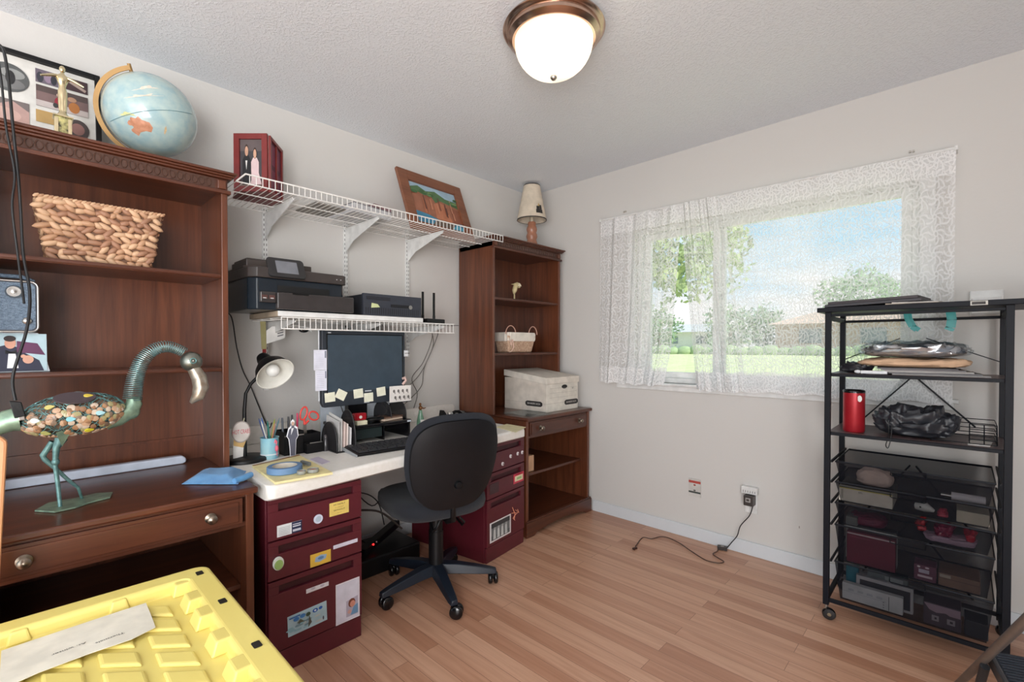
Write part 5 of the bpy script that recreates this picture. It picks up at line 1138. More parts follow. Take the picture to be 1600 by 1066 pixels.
for r_i in range(2):
    for k in range(4): sh += [('e', .2+.2*k+.05*r_i, .68-.4*r_i, .05, .1, (110, 104, 100)), ('r', .22+.2*k+.05*r_i, .5-.4*r_i, .26+.2*k+.05*r_i, .62-.4*r_i, (150, 140, 136))]
tag(decal('photo_card', None, Vector((MXx+.02, a.y, c_.z)), (0, c_.y-a.y, 0), (0, 0, a.z-c_.z), sh, base=(232, 226, 220)), 'white card with small dark figures clipped at the monitor lower right', 'card')
b = MB(C((20, 20, 22))); b.bar(Vector((MXx+.02, a.y, c_.z-.004)), Vector((MXx+.02, c_.y+.002, c_.z-.002)), .004, .004); tag(b.build('card_ledge'), 'thin black ledge strip under the white figure card', 'ledge')
pm = ax(632, 598, MXx+.024); b = MB(C((226, 190, 180))); b.tube([pm+Vector((0, -.012, .022)), pm+Vector((0, .0, .028)), pm+Vector((.002, .008, .012)), pm+Vector((.002, -.004, 0)), pm+Vector((0, -.012, -.010))], .007, 8); tag(b.build('clip', smooth=60), 'pink curved plastic clip holding the card at the monitor corner', 'clip')
pm = ax(634, 551, MXx); b = MB(C((220, 220, 222))); b.box(MXx-.01, MXx+.004, pm.y-.012, pm.y+.012, pm.z-.022, pm.z+.012); b.m(C((120, 116, 112))).box(MXx+.004, MXx+.005, pm.y-.010, pm.y+.022, pm.z-.006, pm.z-.002); tag(b.build('small_clip', bev=.001), 'small white clip on the right edge of the monitor', 'clip')
# white board behind monitor
b = MB(mat('pale_board', (214, 222, 232), .4)); b.prism([(.10, 1.10, CZ+.001), (.10, 1.50, CZ+.001), (.062, 1.60, 1.27), (.062, 1.60, 1.30), (.062, 1.44, 1.30), (.066, 1.18, 1.20), (.09, 1.10, .9)], (-.006, 0, 0)); tag(b.build('backing_board'), 'pale blue-white board leaning on the wall behind the monitor', 'board')
# riser things
t = thing('red_box', 'small glossy red box with white emblem on the monitor stand', 'box', (.385, 1.17, RT_))
p = ax(562, 663, .39); b = MB(C((160, 30, 40), .25)); b.prism(rr(p.y-.032, p.y+.032, RT_+.022, RT_+.058, .008, .37), (.03, 0, 0)); b.build('case', t, bev=.002)
b = MB(C((230, 226, 222))); b.prism([Vector((.4005, p.y+.008*c_, RT_+.038+.008*s_)) for c_, s_ in circ(14)], (.0008, 0, 0)); b.build('emblem', t)
b = MB(C((226, 220, 190))); b.box(.385, .43-.012, p.y-.028, p.y+.028, RT_+.0005, RT_+.0215); tag(b.build('note_block', bev=.002), 'cream sticky note block under the small red box', 'note block')
p = ax(545, 668, .36); b = MB(mat('speckled_stone', (168, 158, 150), .6, var=(120, 110, 104), vscale=(200, 200, 200))); b.ball((.36, 1.115, RT_+.019), (.028, .034, .0185), 16, 10); tag(b.build('stone', smooth=80), 'rounded speckled grey stone at the left end of the monitor stand', 'stone')
b = MB(black_pl); b.ball((.35, 1.275, RT_+.012), (.03, .055, .0118), 16, 8); tag(b.build('computer_mouse', smooth=80), 'low black mouse on the middle of the monitor stand', 'mouse')
b = MB(C((214, 190, 168), .7)); b.prism([(.40, 1.30, RT_+.001), (.37, 1.43, RT_+.001), (.27, 1.41, RT_+.001), (.30, 1.29, RT_+.001)], (0, 0, .008)); b.m(C((120, 90, 74))).prism([(.38, 1.32, RT_+.0095), (.35, 1.445, RT_+.0095), (.27, 1.42, RT_+.0095), (.29, 1.31, RT_+.0095)], (0, 0, .006)); tag(b.build('paper_stack', bev=.001), 'small stack of tan papers on the right of the monitor stand', 'papers')
t = thing('letter_holder', 'arched black wire mesh letter holder at the right end of the stand', 'letter holder', (.28, 1.44, RT_))
for k, y in enumerate((1.36, 1.452)):
    b = MB(); rm = MB(C((26, 26, 28))); P_ = [(.19, y, RT_+.001)]
    for i in range(13): a = math.pi-math.pi*i/12; P_.append((.28+.09*math.cos(a), y, RT_+.02+.075*math.sin(a)))
    P_.append((.37, y, RT_+.001)); b.m(blk_mesh2).prism(P_, (0, .001, 0)); bb = b.build('mesh_side', t); rm.tube(P_, .0026, 6, closed=True); rm.build('wire_rim', bb, smooth=60)
cordobj([(.30, 1.30, .93), (.34, 1.33, .90), (.40, 1.31, .86), (.37, 1.27, .83)], .0024, 'black cable looping below the monitor right corner')
cordobj([(.30, 1.10, .93), (.31, 1.115, .88), (.30, 1.13, .84), (.28, 1.14, .82)], .0024, 'black cable dropping from the monitor left of its stand')
# keyboard
K = [cz(541, 703), cz(561, 719), cz(700, 685), cz(655, 672)]
kA = Vector((.47, 1.035, CZ)); kB = Vector((.665, 1.0, CZ)); yaw = math.atan2(kB.y-kA.y, kB.x-kA.x)
t = thing('keyboard', 'black computer keyboard with grey edge in front of the monitor stand', 'keyboard', (.56, 1.22, CZ))
kx = Vector((math.cos(-.10), math.sin(-.10), 0)); ky = Vector((-kx.y, kx.x, 0)); K0 = Vector((.485, 1.03, CZ+.001))
def kp(a, c, z): return K0+kx*a+ky*c+Vector((0, 0, z))
KW, KD = .45, .165
b = MB(black_pl); b.hexa([kp(0, 0, 0), kp(KD, 0, 0), kp(KD, KW, 0), kp(0, KW, 0)], [kp(0, 0, .022), kp(KD, 0, .012), kp(KD, KW, .012), kp(0, KW, .022)]); b.build('body', t, bev=.003)
b = MB(C((170, 172, 174))); b.hexa([kp(-.002, -.004, 0), kp(KD+.004, -.004, 0), kp(KD+.004, 0, 0), kp(-.002, 0, 0)], [kp(-.002, -.004, .018), kp(KD+.004, -.004, .009), kp(KD+.004, 0, .009), kp(-.002, 0, .018)]); b.build('side_trim', t)
kb = None; kproto = None
rows_ = [(.014, 14), (.042, 15), (.061, 15), (.080, 14), (.099, 14)]
kk = MB(C((46, 46, 49), .4)); cnt = 0
for r0, n_ in rows_+[(.118, 13), (.137, 9)]:
    w = .425/n_
    for i in range(n_):
        zt = .022-.010*r0/KD; a, c = r0, .012+i*w
        kk.hexa([kp(a, c, zt), kp(a+.016, c, zt), kp(a+.016, c+w-.003, zt), kp(a, c+w-.003, zt)], [kp(a+.002, c+.002, zt+.006), kp(a+.014, c+.002, zt+.006), kp(a+.014, c+w-.005, zt+.006), kp(a+.002, c+w-.005, zt+.006)])
kk.build('keys', t, kind='stuff'); del kk
# right side counter items
t = thing('figurine_bottle', 'green glass bottle with a small bronze figure on top near the backsplash', 'bottle', (.21, 1.65, CZ))
B0 = Vector((.215, 1.655, CZ))
b = MB(mat('green_glass', (150, 200, 170), .1, trans=.5)); b.lathe([(.022, 0), (.024, .005), (.022, .045), (.012, .085), (.009, .105), (.0003, .106)], B0, seg=20); b.build('bottle', t, smooth=50)
b = MB(mat('bronze', (140, 96, 60), .4, metal=.7)); b.ball(B0+Vector((0, 0, .118)), (.012, .012, .014), 10, 8); b.ball(B0+Vector((0, -.002, .140)), (.008, .008, .009), 10, 8); b.tube([B0+Vector((0, 0, .120)), B0+Vector((.01, .018, .114)), B0+Vector((.012, .030, .118))], [.005, .004, .002], 6); b.build('figure_top', t, smooth=60)
b = MB(paper); b.box(.238, .2395, 1.64, 1.668, CZ+.02, CZ+.05); b.build('label', t)
t = thing('webcam', 'black webcam with a silver lens on the worktop near the backsplash', 'camera', (.14, 1.92, CZ))
b = MB(black_pl); b.hexa([(.10, 1.86, CZ+.001), (.20, 1.86, CZ+.001), (.20, 1.98, CZ+.001), (.10, 1.98, CZ+.001)], [(.11, 1.875, CZ+.03), (.18, 1.875, CZ+.03), (.18, 1.96, CZ+.03), (.11, 1.96, CZ+.03)]); b.hexa([(.11, 1.87, CZ+.03), (.18, 1.87, CZ+.03), (.18, 1.90, CZ+.03), (.11, 1.90, CZ+.03)], [(.12, 1.87, CZ+.075), (.15, 1.87, CZ+.075), (.15, 1.885, CZ+.075), (.12, 1.885, CZ+.075)]); b.build('body', t, bev=.004)
b = MB(metal); b.lathe([(.016, 0), (.018, .01), (.014, .03), (.0003, .034)], (.16, 1.92, CZ+.045), (.8, -.3, .3), 20); b.build('lens', t, smooth=50)
t = thing('phone_handset', 'black handset lying beside the webcam near the bookcase', 'phone', (.1, 2.0, CZ))
b = MB(black_pl); b.tube([(.12, 1.975, CZ+.04), (.12, 2.0, CZ+.052), (.12, 2.03, CZ+.05), (.12, 2.05, CZ+.03)], [.012, .010, .010, .014], 10); b.box(.07, .15, 1.985, 2.06, CZ+.001, CZ+.03); b.build('handset', t, smooth=50)
b = MB(C((234, 224, 180), .7)); b.prism([cz(775, 668), cz(806, 676), cz(822, 668), cz(792, 663)], (0, 0, .002)); tag(b.build('yellow_paper'), 'pale yellow paper at the right end of the worktop', 'paper')

# ================= under the counter =================
t = thing('power_strip', 'black power strip with a glowing red switch on the floor under the worktop', 'power strip', (.28, 1.35, 0))
b = MB(black_pl); b.bar((.30, 1.22, .12), (.16, 1.52, .16), .05, .035); b.build('body', t, bev=.004)
p = Vector((.30, 1.29, .142)); b = MB(mat('red_led', (255, 30, 30), .4, emit=3)); b.ball(p, .005, 8, 6); b.build('red_switch', t); b = MB(C((230, 230, 230))); b.ball(p+Vector((-.01, .025, .004)), .004, 8, 6); b.build('indicator', t)
b = MB(black_pl); b.box(.10, .36, 1.05, 1.55, .001, .10); tag(b.build('black_case', bev=.01), 'low black box on the floor under the worktop beneath the power strip', 'box')
kg = 'cables hanging under the worktop'
for i, (pts, r0, mm) in enumerate(((((.10, 1.03, .64), (.12, 1.06, .45), (.08, 1.04, .25), (.12, 1.08, .11)), .004, cable), (((.12, 1.10, .64), (.14, 1.12, .50), (.10, 1.10, .30), (.14, 1.14, .11)), .004, cable),
    (((.06, 1.0, .42), (.10, 1.12, .36), (.14, 1.25, .30), (.18, 1.40, .26), (.22, 1.52, .14)), .006, mat('brown_cable', (74, 64, 58), .5)), (((.12, 1.2, .50), (.10, 1.22, .38), (.14, 1.28, .28), (.10, 1.26, .16), (.2, 1.3, .12)), .0035, cable),
    (((.08, 1.16, .36), (.10, 1.32, .37), (.12, 1.42, .30), (.16, 1.44, .17)), .0035, cable), (((.08, 1.28, .62), (.10, 1.26, .45), (.16, 1.36, .30), (.10, 1.5, .33), (.12, 1.56, .15)), .0035, cable), (((.2, 1.12, .40), (.24, 1.06, .25), (.28, 1.01, .16)), .004, mat('tan_cable', (110, 98, 88), .5)))):
    cordobj(pts, r0, ('black cable hanging closest to the left cabinet under the worktop', 'black cable beside the first one under the worktop', 'thick brown cable arching over the power strip', 'black cable coiling down behind the power strip', 'black cable looping high behind the chair seat', 'long black cable hanging in the middle under the worktop', 'tan cable slanting down beside the left cabinet')[i], m=mm, group=kg)

# ================= office chair =================
t = thing('office_chair', 'black swivel office chair pushed up to the white worktop', 'office chair')
b = MB(chair_pl); b.cyl((0, 0, .07), (0, 0, .13), .032, seg=20); b.m(black_pl); b.cyl((0, 0, .12), (0, 0, .29), .036, seg=20); b.cyl((0, 0, .29), (0, 0, .40), .033, seg=16); b.build('gas_column', t, smooth=40)
castors = []
a_off = math.radians(-8)
for k in range(5):
    a = a_off+2*math.pi*k/5; d = Vector((math.cos(a), math.sin(a), 0)); s = Vector((-d.y, d.x, 0))
    b = MB(chair_pl); secs = []
    for q, w, zt, zb in ((.02, .036, .130, .082), (.10, .032, .124, .078), (.20, .027, .106, .068), (.27, .023, .090, .062), (.300, .018, .082, .060)):
        p = d*q; secs.append([p+s*w+Vector((0, 0, zb)), p-s*w+Vector((0, 0, zb)), p-s*w*.7+Vector((0, 0, zt)), p+s*w*.7+Vector((0, 0, zt))])
    V = [p for sec in secs for p in sec]; F = [(3, 2, 1, 0)]
    for i in range(4):
        for j in range(4): F.append((i*4+j, i*4+(j+1) % 4, (i+1)*4+(j+1) % 4, (i+1)*4+j))
    F.append((16, 17, 18, 19)); b.P(V, F); leg = b.build('base_leg', t, bev=.004, smooth=40)
    ca = a+1.1+.5*k; cdv = Vector((math.cos(ca), math.sin(ca), 0)); cs_ = Vector((-cdv.y, cdv.x, 0)); c0 = d*.285+cdv*.012+Vector((0, 0, .030))
    b = MB(black_gl)
    for s_ in (-1, 1): b.lathe([(.0005, -.011), (.025, -.010), (.030, -.005), (.030, .005), (.025, .010), (.0005, .011)], c0+cs_*.014*s_, cs_, 20)
    b.cyl(d*.285+Vector((0, 0, .03)), d*.285+Vector((0, 0, .075)), .006, seg=10); b.ball(c0+Vector((0, 0, .014)), (.018, .018, .018), 12, 8); b.build('caster', leg, smooth=50)
# seat
def seatp(u, v):
    a = 2*math.pi*u; r = 1.0; x = math.cos(a); y = math.sin(a); pw = .62
    x = math.copysign(abs(x)**pw, x); y = math.copysign(abs(y)**pw, y)
    return x, y
b = MB(chair_fab); V = []; F = []; ns = 40
prof = [(.90, .40), (.98, .415), (1.0, .44), (.99, .465), (.94, .482), (.80, .490), (.5, .486), (.2, .482), (.01, .482)]
for r, z in prof:
    for i in range(ns):
        x, y = seatp(i/ns, 0); V.append(Vector((-.055+x*.245*r, y*.245*r, z-(.012 if x < -.7 and r > .7 else 0))))
for j in range(len(prof)-1):
    for i in range(ns): F.append((j*ns+i, j*ns+(i+1) % ns, (j+1)*ns+(i+1) % ns, (j+1)*ns+i))
F.append(tuple(range(ns-1, -1, -1))); F.append(tuple((len(prof)-1)*ns+i for i in range(ns))); b.P(V, F); b.build('seat', t, smooth=60)
b = MB(black_pl); b.box(-.13, .10, -.09, .09, .375, .402); b.build('seat_plate', t, bev=.006)
for s in (-1, 1):
    b = MB(black_pl); b.tube([(.04, s*.05, .385), (.10, s*.07, .36), (.14, s*.075, .345), (.17, s*.07, .37), (.16, s*.05, .395)], .006, 8); b.build('lever', t, smooth=60)
b = MB(black_pl); b.tube([(.02, 0, .388), (.14, 0, .378), (.195, 0, .40), (.195, 0, .47), (.205, 0, .55)], [.014, .015, .014, .012, .010], 10); b.build('back_bracket', t, smooth=60)
# backrest: curved, with rounded outline
def backgrid(off, sc, zc=.678):
    def f(u, v):
        # map square to superellipse
        X_, Y_ = 2*u-1, 2*v-1
        m_ = max(abs(X_), abs(Y_), 1e-6); L_ = math.hypot(X_, Y_) or 1e-6
        pw = 3.2; q = (abs(X_)**pw+abs(Y_)**pw)**(1/pw) or 1e-6; k = m_/q
        y = X_*k*.232*sc; z = Y_*k*.224*sc; wid = 1+(.04 if Y_ > 0 else -.16)*abs(Y_)
        y *= wid; x = .215+off(math.sqrt(min(1, m_)))-.55*y*y+.14*z*z*0+.20*z
        return Vector((x, y, zc+z))
    return f
b = MB(chair_fab)
f1_ = backgrid(lambda m_: -.060*(1-m_**5), 1.0); f2_ = backgrid(lambda m_: .018*(1-m_**8)+.0, 1.0)
b.grid(f1_, 24, 24); b.grid(f2_, 24, 24, flip=True); b.build('backrest', t, smooth=70)
b = MB(chair_sh); b.grid(backgrid(lambda m_: .030+.016*(1-m_**7), .93, .664), 24, 24, flip=True); b.grid(backgrid(lambda m_: .012, .93, .664), 24, 24); sh_ = b.build('back_shell', t, smooth=50)
b = MB(black_pl); pk = f2_(.5, .27)+Vector((.028, 0, 0)); b.lathe([(.019, 0), (.018, .018), (.015, .022), (.0005, .023)], pk, (1, 0, 0), 14); b.build('tension_knob', sh_, smooth=40)
place(t, (.685, 1.415, 0), rz=math.atan2(-.28, .96)+math.radians(3))

# ================= right hutch things =================
HT2 = RZ+1.175
L0 = Vector((.20, 2.685, HT2))
t = thing('table_lamp', 'small lamp with cream shade and turned wooden base on the right hutch', 'table lamp', L0)
b = MB(wood('turned_wood', (150, 98, 74), (180, 124, 98), 'z', .35)); b.lathe([(.050, 0), (.052, .006), (.044, .014), (.034, .024), (.040, .045), (.043, .055), (.040, .066), (.034, .082), (.040, .096), (.043, .108), (.040, .120), (.034, .136), (.039, .150), (.041, .162), (.037, .176), (.030, .190), (.032, .204), (.028, .216), (.0005, .218)], L0, seg=28); b.build('turned_base', t, smooth=50)
b = MB(C((226, 214, 190))); b.cyl(L0+Vector((0, 0, .218)), L0+Vector((0, 0, .27)), .012, seg=12); b.build('socket', t, smooth=50)
shade_m = mat('cream_shade', (222, 208, 188), .8)
b = MB(shade_m); b.lathe([(.112, .232), (.062, .490), (.060, .490), (.110, .232)], L0, seg=40, cap=False); shd = b.build('shade', t, smooth=40)
b = MB(C((40, 34, 30))); b.lathe([(.1125, .229), (.1135, .231), (.1125, .236), (.110, .236), (.110, .229), (.1125, .229)], L0, seg=40); b.build('shade_trim', shd, smooth=50); b = MB(C((40, 34, 30))); b.lathe([(.0625, .487), (.0635, .490), (.062, .493), (.060, .493), (.060, .487)], L0, seg=40, cap=False); b.build('shade_trim', shd, smooth=50)
b = MB(metal); b.tube([L0+Vector((0, 0, .26)), L0+Vector((.0, 0, .30))], .008, 8)
for a in (0, 2.09, 4.19): b.cyl(L0+Vector((0, 0, .30)), L0+Vector((.061*math.cos(a)*1.0, .061*math.sin(a), .486)), .0015, seg=5)
b.build('shade_frame', t)
angc = math.atan2(CAM.y-L0.y, CAM.x-L0.x)+.55
def onsh(a, z): r = .112-.05*(z-.232)/.258+.0012; return L0+Vector((r*math.cos(angc+a), r*math.sin(angc+a), z))
b = MB(C((50, 46, 44)))
for a0, z_0, a1, z_1 in ((-.24, .262, .30, .290), (-.2, .29, .05, .315), (.06, .29, .26, .325)):
    b.P([onsh(a0, z_0), onsh((a0+a1)/2, z_0), onsh(a1, z_0), onsh(a1, z_1), onsh((a0+a1)/2, z_1), onsh(a0, z_1)], [(0, 1, 4, 5), (1, 2, 3, 4)])
b.m(C((200, 170, 110))).P([onsh(-.1, .315), onsh(.0, .315), onsh(.12, .315), onsh(.02, .34)], [(0, 1, 3), (1, 2, 3)]); b.build('printed_motif', shd)
# bird figurine
zz = RZ+.775; F0 = Vector((.235, 2.455, zz))
t = thing('bird_figurine', 'small cream bird figurine on the upper shelf of the right hutch', 'figurine', F0)
cream = mat('horn_cream', (214, 196, 150), .35)
b = MB(cream); b.lathe([(.022, 0), (.022, .004), (.006, .008), (.005, .055)], F0, seg=16); b.build('stand', t, smooth=50)
b = MB(cream); b.tube([F0+Vector((0, -.004, .050)), F0+Vector((0, .002, .075)), F0+Vector((0, .012, .11)), F0+Vector((0, .03, .128)), F0+Vector((0, .045, .120)), F0+Vector((0, .052, .100))], [.006, .018, .017, .012, .011, .009], 12); b.build('body', t, smooth=70)
b = MB(cream); b.tube([F0+Vector((0, .018, .126)), F0+Vector((0, -.012, .120)), F0+Vector((0, -.034, .118))], [.009, .004, .001], 8); b.build('beak', t, smooth=60)
b = MB(C((236, 224, 196))); b.prism([F0+Vector((.008, .036+.028*c_, .105+.028*s_)) for c_, s_ in circ(16, .2, 2.9)]+[F0+Vector((.008, .02, .11))], (.003, 0, 0)); b.build('crest', t)
# lined basket
zz = RZ+.405
t = thing('lined_basket', 'small wicker basket with white cloth liner and two handles', 'basket', (.27, 2.43, zz))
wick = basket_mat('wicker', (176, 140, 116), (206, 176, 150), (90, 90, 120))
b = MB(wick); b.hexa([(.20, 2.315, zz+.001), (.315, 2.315, zz+.001), (.315, 2.555, zz+.001), (.20, 2.555, zz+.001)], [(.185, 2.295, zz+.122), (.33, 2.295, zz+.122), (.33, 2.585, zz+.122), (.185, 2.585, zz+.122)]); b.build('wicker_body', t, bev=.01)
b = MB(mat('liner_cloth', (232, 224, 212), .9)); 
for j in range(1):
    V = []; F = []; n_ = 60; per = []
    for i in range(n_):
        a = 2*math.pi*i/n_; x = math.copysign(abs(math.cos(a))**.35, math.cos(a)); y = math.copysign(abs(math.sin(a))**.35, math.sin(a)); per.append((x, y, .0025*math.sin(i*2.3)))
    for r, z in ((.94, .136), (1.0, .141), (1.04, .128), (1.03, .092), (1.0, .080)):
        for x, y, w in per: V.append(Vector((.2575+x*(.074*r+w), 2.44+y*(.148*r+w), zz+z)))
    for k in range(4):
        for i in range(n_): F.append((k*n_+i, k*n_+(i+1) % n_, (k+1)*n_+(i+1) % n_, (k+1)*n_+i))
    F.append(tuple(range(n_-1, -1, -1))); b.P(V, F)
b.build('cloth_liner', t, smooth=60)
for yc, rw in ((2.325, .05), (2.555, .045)):
    b = MB(C((206, 160, 140))); b.tube([(.325, yc+rw*c_, zz+.128+.058*s_) for c_, s_ in circ(16, 0, math.pi)], .0035, 6); b.build('handle', t, smooth=60)
b = MB(C((232, 196, 180))); b.tube([(.338, 2.325, zz+.09), (.345, 2.31, zz+.05), (.340, 2.30, zz+.085), (.338, 2.33, zz+.09), (.343, 2.335, zz+.04), (.34, 2.32, zz+.012), (.335, 2.30, zz+.004)], .0035, 6); b.build('ribbon', t, smooth=60)
# file box
t = thing('file_box', 'white cardboard file storage box with lid ajar on the right desk', 'storage box', (.37, 2.63, RZ))
fx0, fx1, fy0, fy1 = .155, .545, 2.44, 2.80; fz = RZ+.001
fbm = mat('white_cardboard', (226, 218, 206), .75)
b = MB(fbm); b.box(fx0, fx1, fy0, fy1, fz, fz+.225); bx_ = b.build('box', t, bev=.002)
b = MB(fbm)
lt = [Vector((fx0-.006, fy0-.006, fz+.268)), Vector((fx1+.008, fy0-.006, fz+.222)), Vector((fx1+.008, fy1+.006, fz+.222)), Vector((fx0-.006, fy1+.006, fz+.268))]
b.hexa([p+Vector((0, 0, -.032)) for p in lt], [p+Vector((0, 0, .012)) for p in lt]); b.build('lid', t, bev=.002)
def fbdec(O, U, V, big):
    LU, LV = Vector(U).length, Vector(V).length
    sh = [('r', 0, .245, 1, .25, (150, 140, 130))]
    cx = .72 if big else .78; w = .2 if big else .22
    sh += [('p', [(cx-w, .19), (cx-w*.8, .15), (cx+w*.8, .15), (cx+w, .19), (cx+w, .27), (cx+w*.8, .31), (cx-w*.8, .31), (cx-w, .27)], (44, 40, 40)), ('t', 'BANKERS BOX', cx, .23, .018, (226, 220, 212))]
    if not big: sh += [('r', .1, .42+.14*k, .95, .425+.14*k, (170, 164, 156)) for k in range(3)]
    return sh
decal('printed_side', bx_, (fx0, fy0-.0008, fz), (fx1-fx0, 0, 0), (0, 0, .225), fbdec(0, (fx1-fx0, 0, 0), (0, 0, .225), True), th=.0004, base=(218, 208, 196))
decal('printed_end', bx_, (fx1+.0004, fy0, fz), (0, fy1-fy0, 0), (0, 0, .225), fbdec(0, (0, 1, 0), (0, 0, .225), False), th=.0004, base=(230, 224, 212))
b = MB(C((14, 14, 14))); b.prism([Vector((fx1+.0015, fy0+.20+.032*c_, fz+.165+.014*s_)) for c_, s_ in circ(20)], (.0005, 0, 0)); b.build('hand_hole', bx_)
b = MB(C((60, 60, 64))); b.text('#1', .02, (fx1+.0015, fy0+.30, fz+.15), (0, 1, 0), (0, 0, 1)); b.build('handwriting', bx_)
b = MB(tint); b.box(.36, .60, 2.215, 2.43, RZ+.0005, RZ+.0065); tag(b.build('glass_sheet', bev=.001), 'clear glass sheet lying on the right desk beside the file box', 'glass sheet')
b = MB(mat('tan_cardboard', (196, 156, 124), .8)); b.box(.30, .52, 2.24, 2.345, RZ*.5+.001, RZ*.5+.105); tag(b.build('cardboard_box', bev=.003), 'tan box on the middle shelf of the right desk', 'box')

# ================= curtains =================
CY = WY-.060
rA = ay(938, 345, CY); rB = ay(1494, 231, CY)
t = thing('curtain_rod', 'thin white curtain rod above the window', 'curtain rod', (1.6, CY, rA.z))
b = MB(white_paint); b.cyl((rA.x, CY, rA.z), (rB.x, CY, rB.z), .006, seg=10); b.build('rod', t, smooth=60)
for p in (rA, rB): b = MB(white_paint); b.box(p.x-.006, p.x+.006, CY-.004, WY, p.z-.010, p.z+.010); b.build('wall_bracket', t, bev=.001)
for u, v in ((977, 331), (1425, 237)):
    p = ay(u, v, WY); b = MB(C((190, 184, 176))); b.box(p.x-.010, p.x-.003, WY-.012, WY, p.z-.006, p.z+.004); b.box(p.x+.003, p.x+.010, WY-.012, WY, p.z-.006, p.z+.004)
    tag(b.build('bracket_clip'), ('left' if u < 1000 else 'right')+' small empty curtain bracket on the wall above the rod', 'bracket')
def lace_mat():
    m = bpy.data.materials.new('white_lace'); m.use_nodes = True; n = m.node_tree; n.nodes.clear(); lk = n.links.new
    out = N(n, 'ShaderNodeOutputMaterial'); uv = N(n, 'ShaderNodeUVMap')
    def math_(op, a, b=None, c=None):
        q = N(n, 'ShaderNodeMath'); q.operation = op
        for i, x in enumerate((a, b, c)):
            if x is None: continue
            if isinstance(x, (int, float)): q.inputs[i].default_value = x
            else: lk(x, q.inputs[i])
        return q.outputs[0]
    def layer(scale, arms, twist, jit, rnd):
        v = N(n, 'ShaderNodeTexVoronoi'); v.voronoi_dimensions = '2D'; v.inputs['Scale'].default_value = scale; v.inputs['Randomness'].default_value = jit
        wv_ = N(n, 'ShaderNodeTexNoise'); wv_.noise_dimensions = '2D'; wv_.inputs['Scale'].default_value = scale*.9; wv_.inputs['Detail'].default_value = 1
        vm = N(n, 'ShaderNodeVectorMath'); vm.operation = 'MULTIPLY_ADD'; vm.inputs[1].default_value = (rnd/scale, rnd/scale, 0)
        lk(uv.outputs[0], wv_.inputs['Vector']); lk(wv_.outputs['Color'], vm.inputs[0]); lk(uv.outputs[0], vm.inputs[2])
        lk(vm.outputs[0], v.inputs['Vector'])
        sc = N(n, 'ShaderNodeVectorMath'); sc.operation = 'SUBTRACT'; lk(vm.outputs[0], sc.inputs[0]); lk(v.outputs['Position'], sc.inputs[1])
        sp_ = N(n, 'ShaderNodeSeparateXYZ'); lk(sc.outputs[0], sp_.inputs[0])
        ang_ = math_('ARCTAN2', sp_.outputs[1], sp_.outputs[0]); r = math_('MULTIPLY', v.outputs['Distance'], 1.0)
        ph = math_('ADD', math_('MULTIPLY', ang_, arms), math_('MULTIPLY', r, twist))
        s = math_('SINE', ph)
        # petals get thinner outwards; ring in the middle
        th_ = math_('MULTIPLY_ADD', r, 1.1, .02)
        a = math_('GREATER_THAN', s, th_)
        ring = math_('LESS_THAN', math_('ABSOLUTE', math_('SUBTRACT', r, .13)), .045)
        core = math_('GREATER_THAN', r, .17)
        return math_('MAXIMUM', math_('MULTIPLY', a, core), ring)
    p1 = layer(11.5, 7, 12.0, .25, .22); p2 = layer(26.0, 4, -9, .45, .35)
    pat = math_('MAXIMUM', p1, math_('MULTIPLY', p2, .75))
    geo = N(n, 'ShaderNodeSeparateXYZ'); lk(uv.outputs[0], geo.inputs[0])
    # dense bands: header and hem (uv.y is the height above the hem in metres)
    hem = math_('LESS_THAN', geo.outputs[1], .115); head = math_('GREATER_THAN', geo.outputs[1], 1.055)
    dense = math_('MAXIMUM', hem, head)
    op = math_('ADD', math_('MULTIPLY', pat, .46), .25)
    op = math_('ADD', op, math_('MULTIPLY', dense, math_('MULTIPLY_ADD', pat, -.16, .40)))
    op = math_('MINIMUM', op, .93)
    tr = N(n, 'ShaderNodeBsdfTransparent'); df = N(n, 'ShaderNodeBsdfDiffuse'); tl = N(n, 'ShaderNodeBsdfTranslucent')
    for q in (df, tl): q.inputs['Color'].default_value = (.90, .90, .90, 1)
    m1 = N(n, 'ShaderNodeMixShader'); m1.inputs[0].default_value = .22; lk(df.outputs[0], m1.inputs[1]); lk(tl.outputs[0], m1.inputs[2])
    m2 = N(n, 'ShaderNodeMixShader'); lk(op, m2.inputs[0]); lk(tr.outputs[0], m2.inputs[1]); lk(m1.outputs[0], m2.inputs[2]); lk(m2.outputs[0], out.inputs[0])
    return m
lace = lace_mat()
def curtain(label, top, bot, folds, amp, width_m, zt0, zb0, dy=0, nu=160, uo=0, swell=None):
    """top/bot: (x0,x1) at rod and hem"""
    def f(u, v):
        vv = 1-v; x = (top[0]*(1-u)+top[1]*u)*(1-vv)+(bot[0]*(1-u)+bot[1]*u)*vv
        ztop = rA.z+(rB.z-rA.z)*(x-rA.x)/(rB.x-rA.x)+zt0; z = ztop*(1-vv)+zb0*vv
        ph = sum(a*math.sin(2*math.pi*k*u+p+.5*vv) for k, a, p in folds)
        if swell: x += swell(u, vv)
        return Vector((x, CY+dy+amp*ph*(.45+.55*vv), z+.006*math.sin(9*u*math.pi+uo)*vv))
    b = MB(lace); b.grid(f, nu, 40, uvfn=lambda u, v: (uo+u*width_m, v*1.17)); return tag(b.build('lace_curtain', smooth=80), label, 'curtain')
z_h = .952
xs = lambda u, v: ay(u, v, CY).x
cg_ = 'white lace curtains on the window rod'
curtain('left lace curtain panel with a tapering right edge', (rA.x, xs(1066, 320)), (xs(934, 597), xs(1042, 600)), ((3.1, 1, 0), (7.3, .55, 1), (11.7, .3, 2)), .016, .86, 0, z_h-.003, 0, swell=lambda u, vv: -.03*u*max(0, vv-.8)*5)
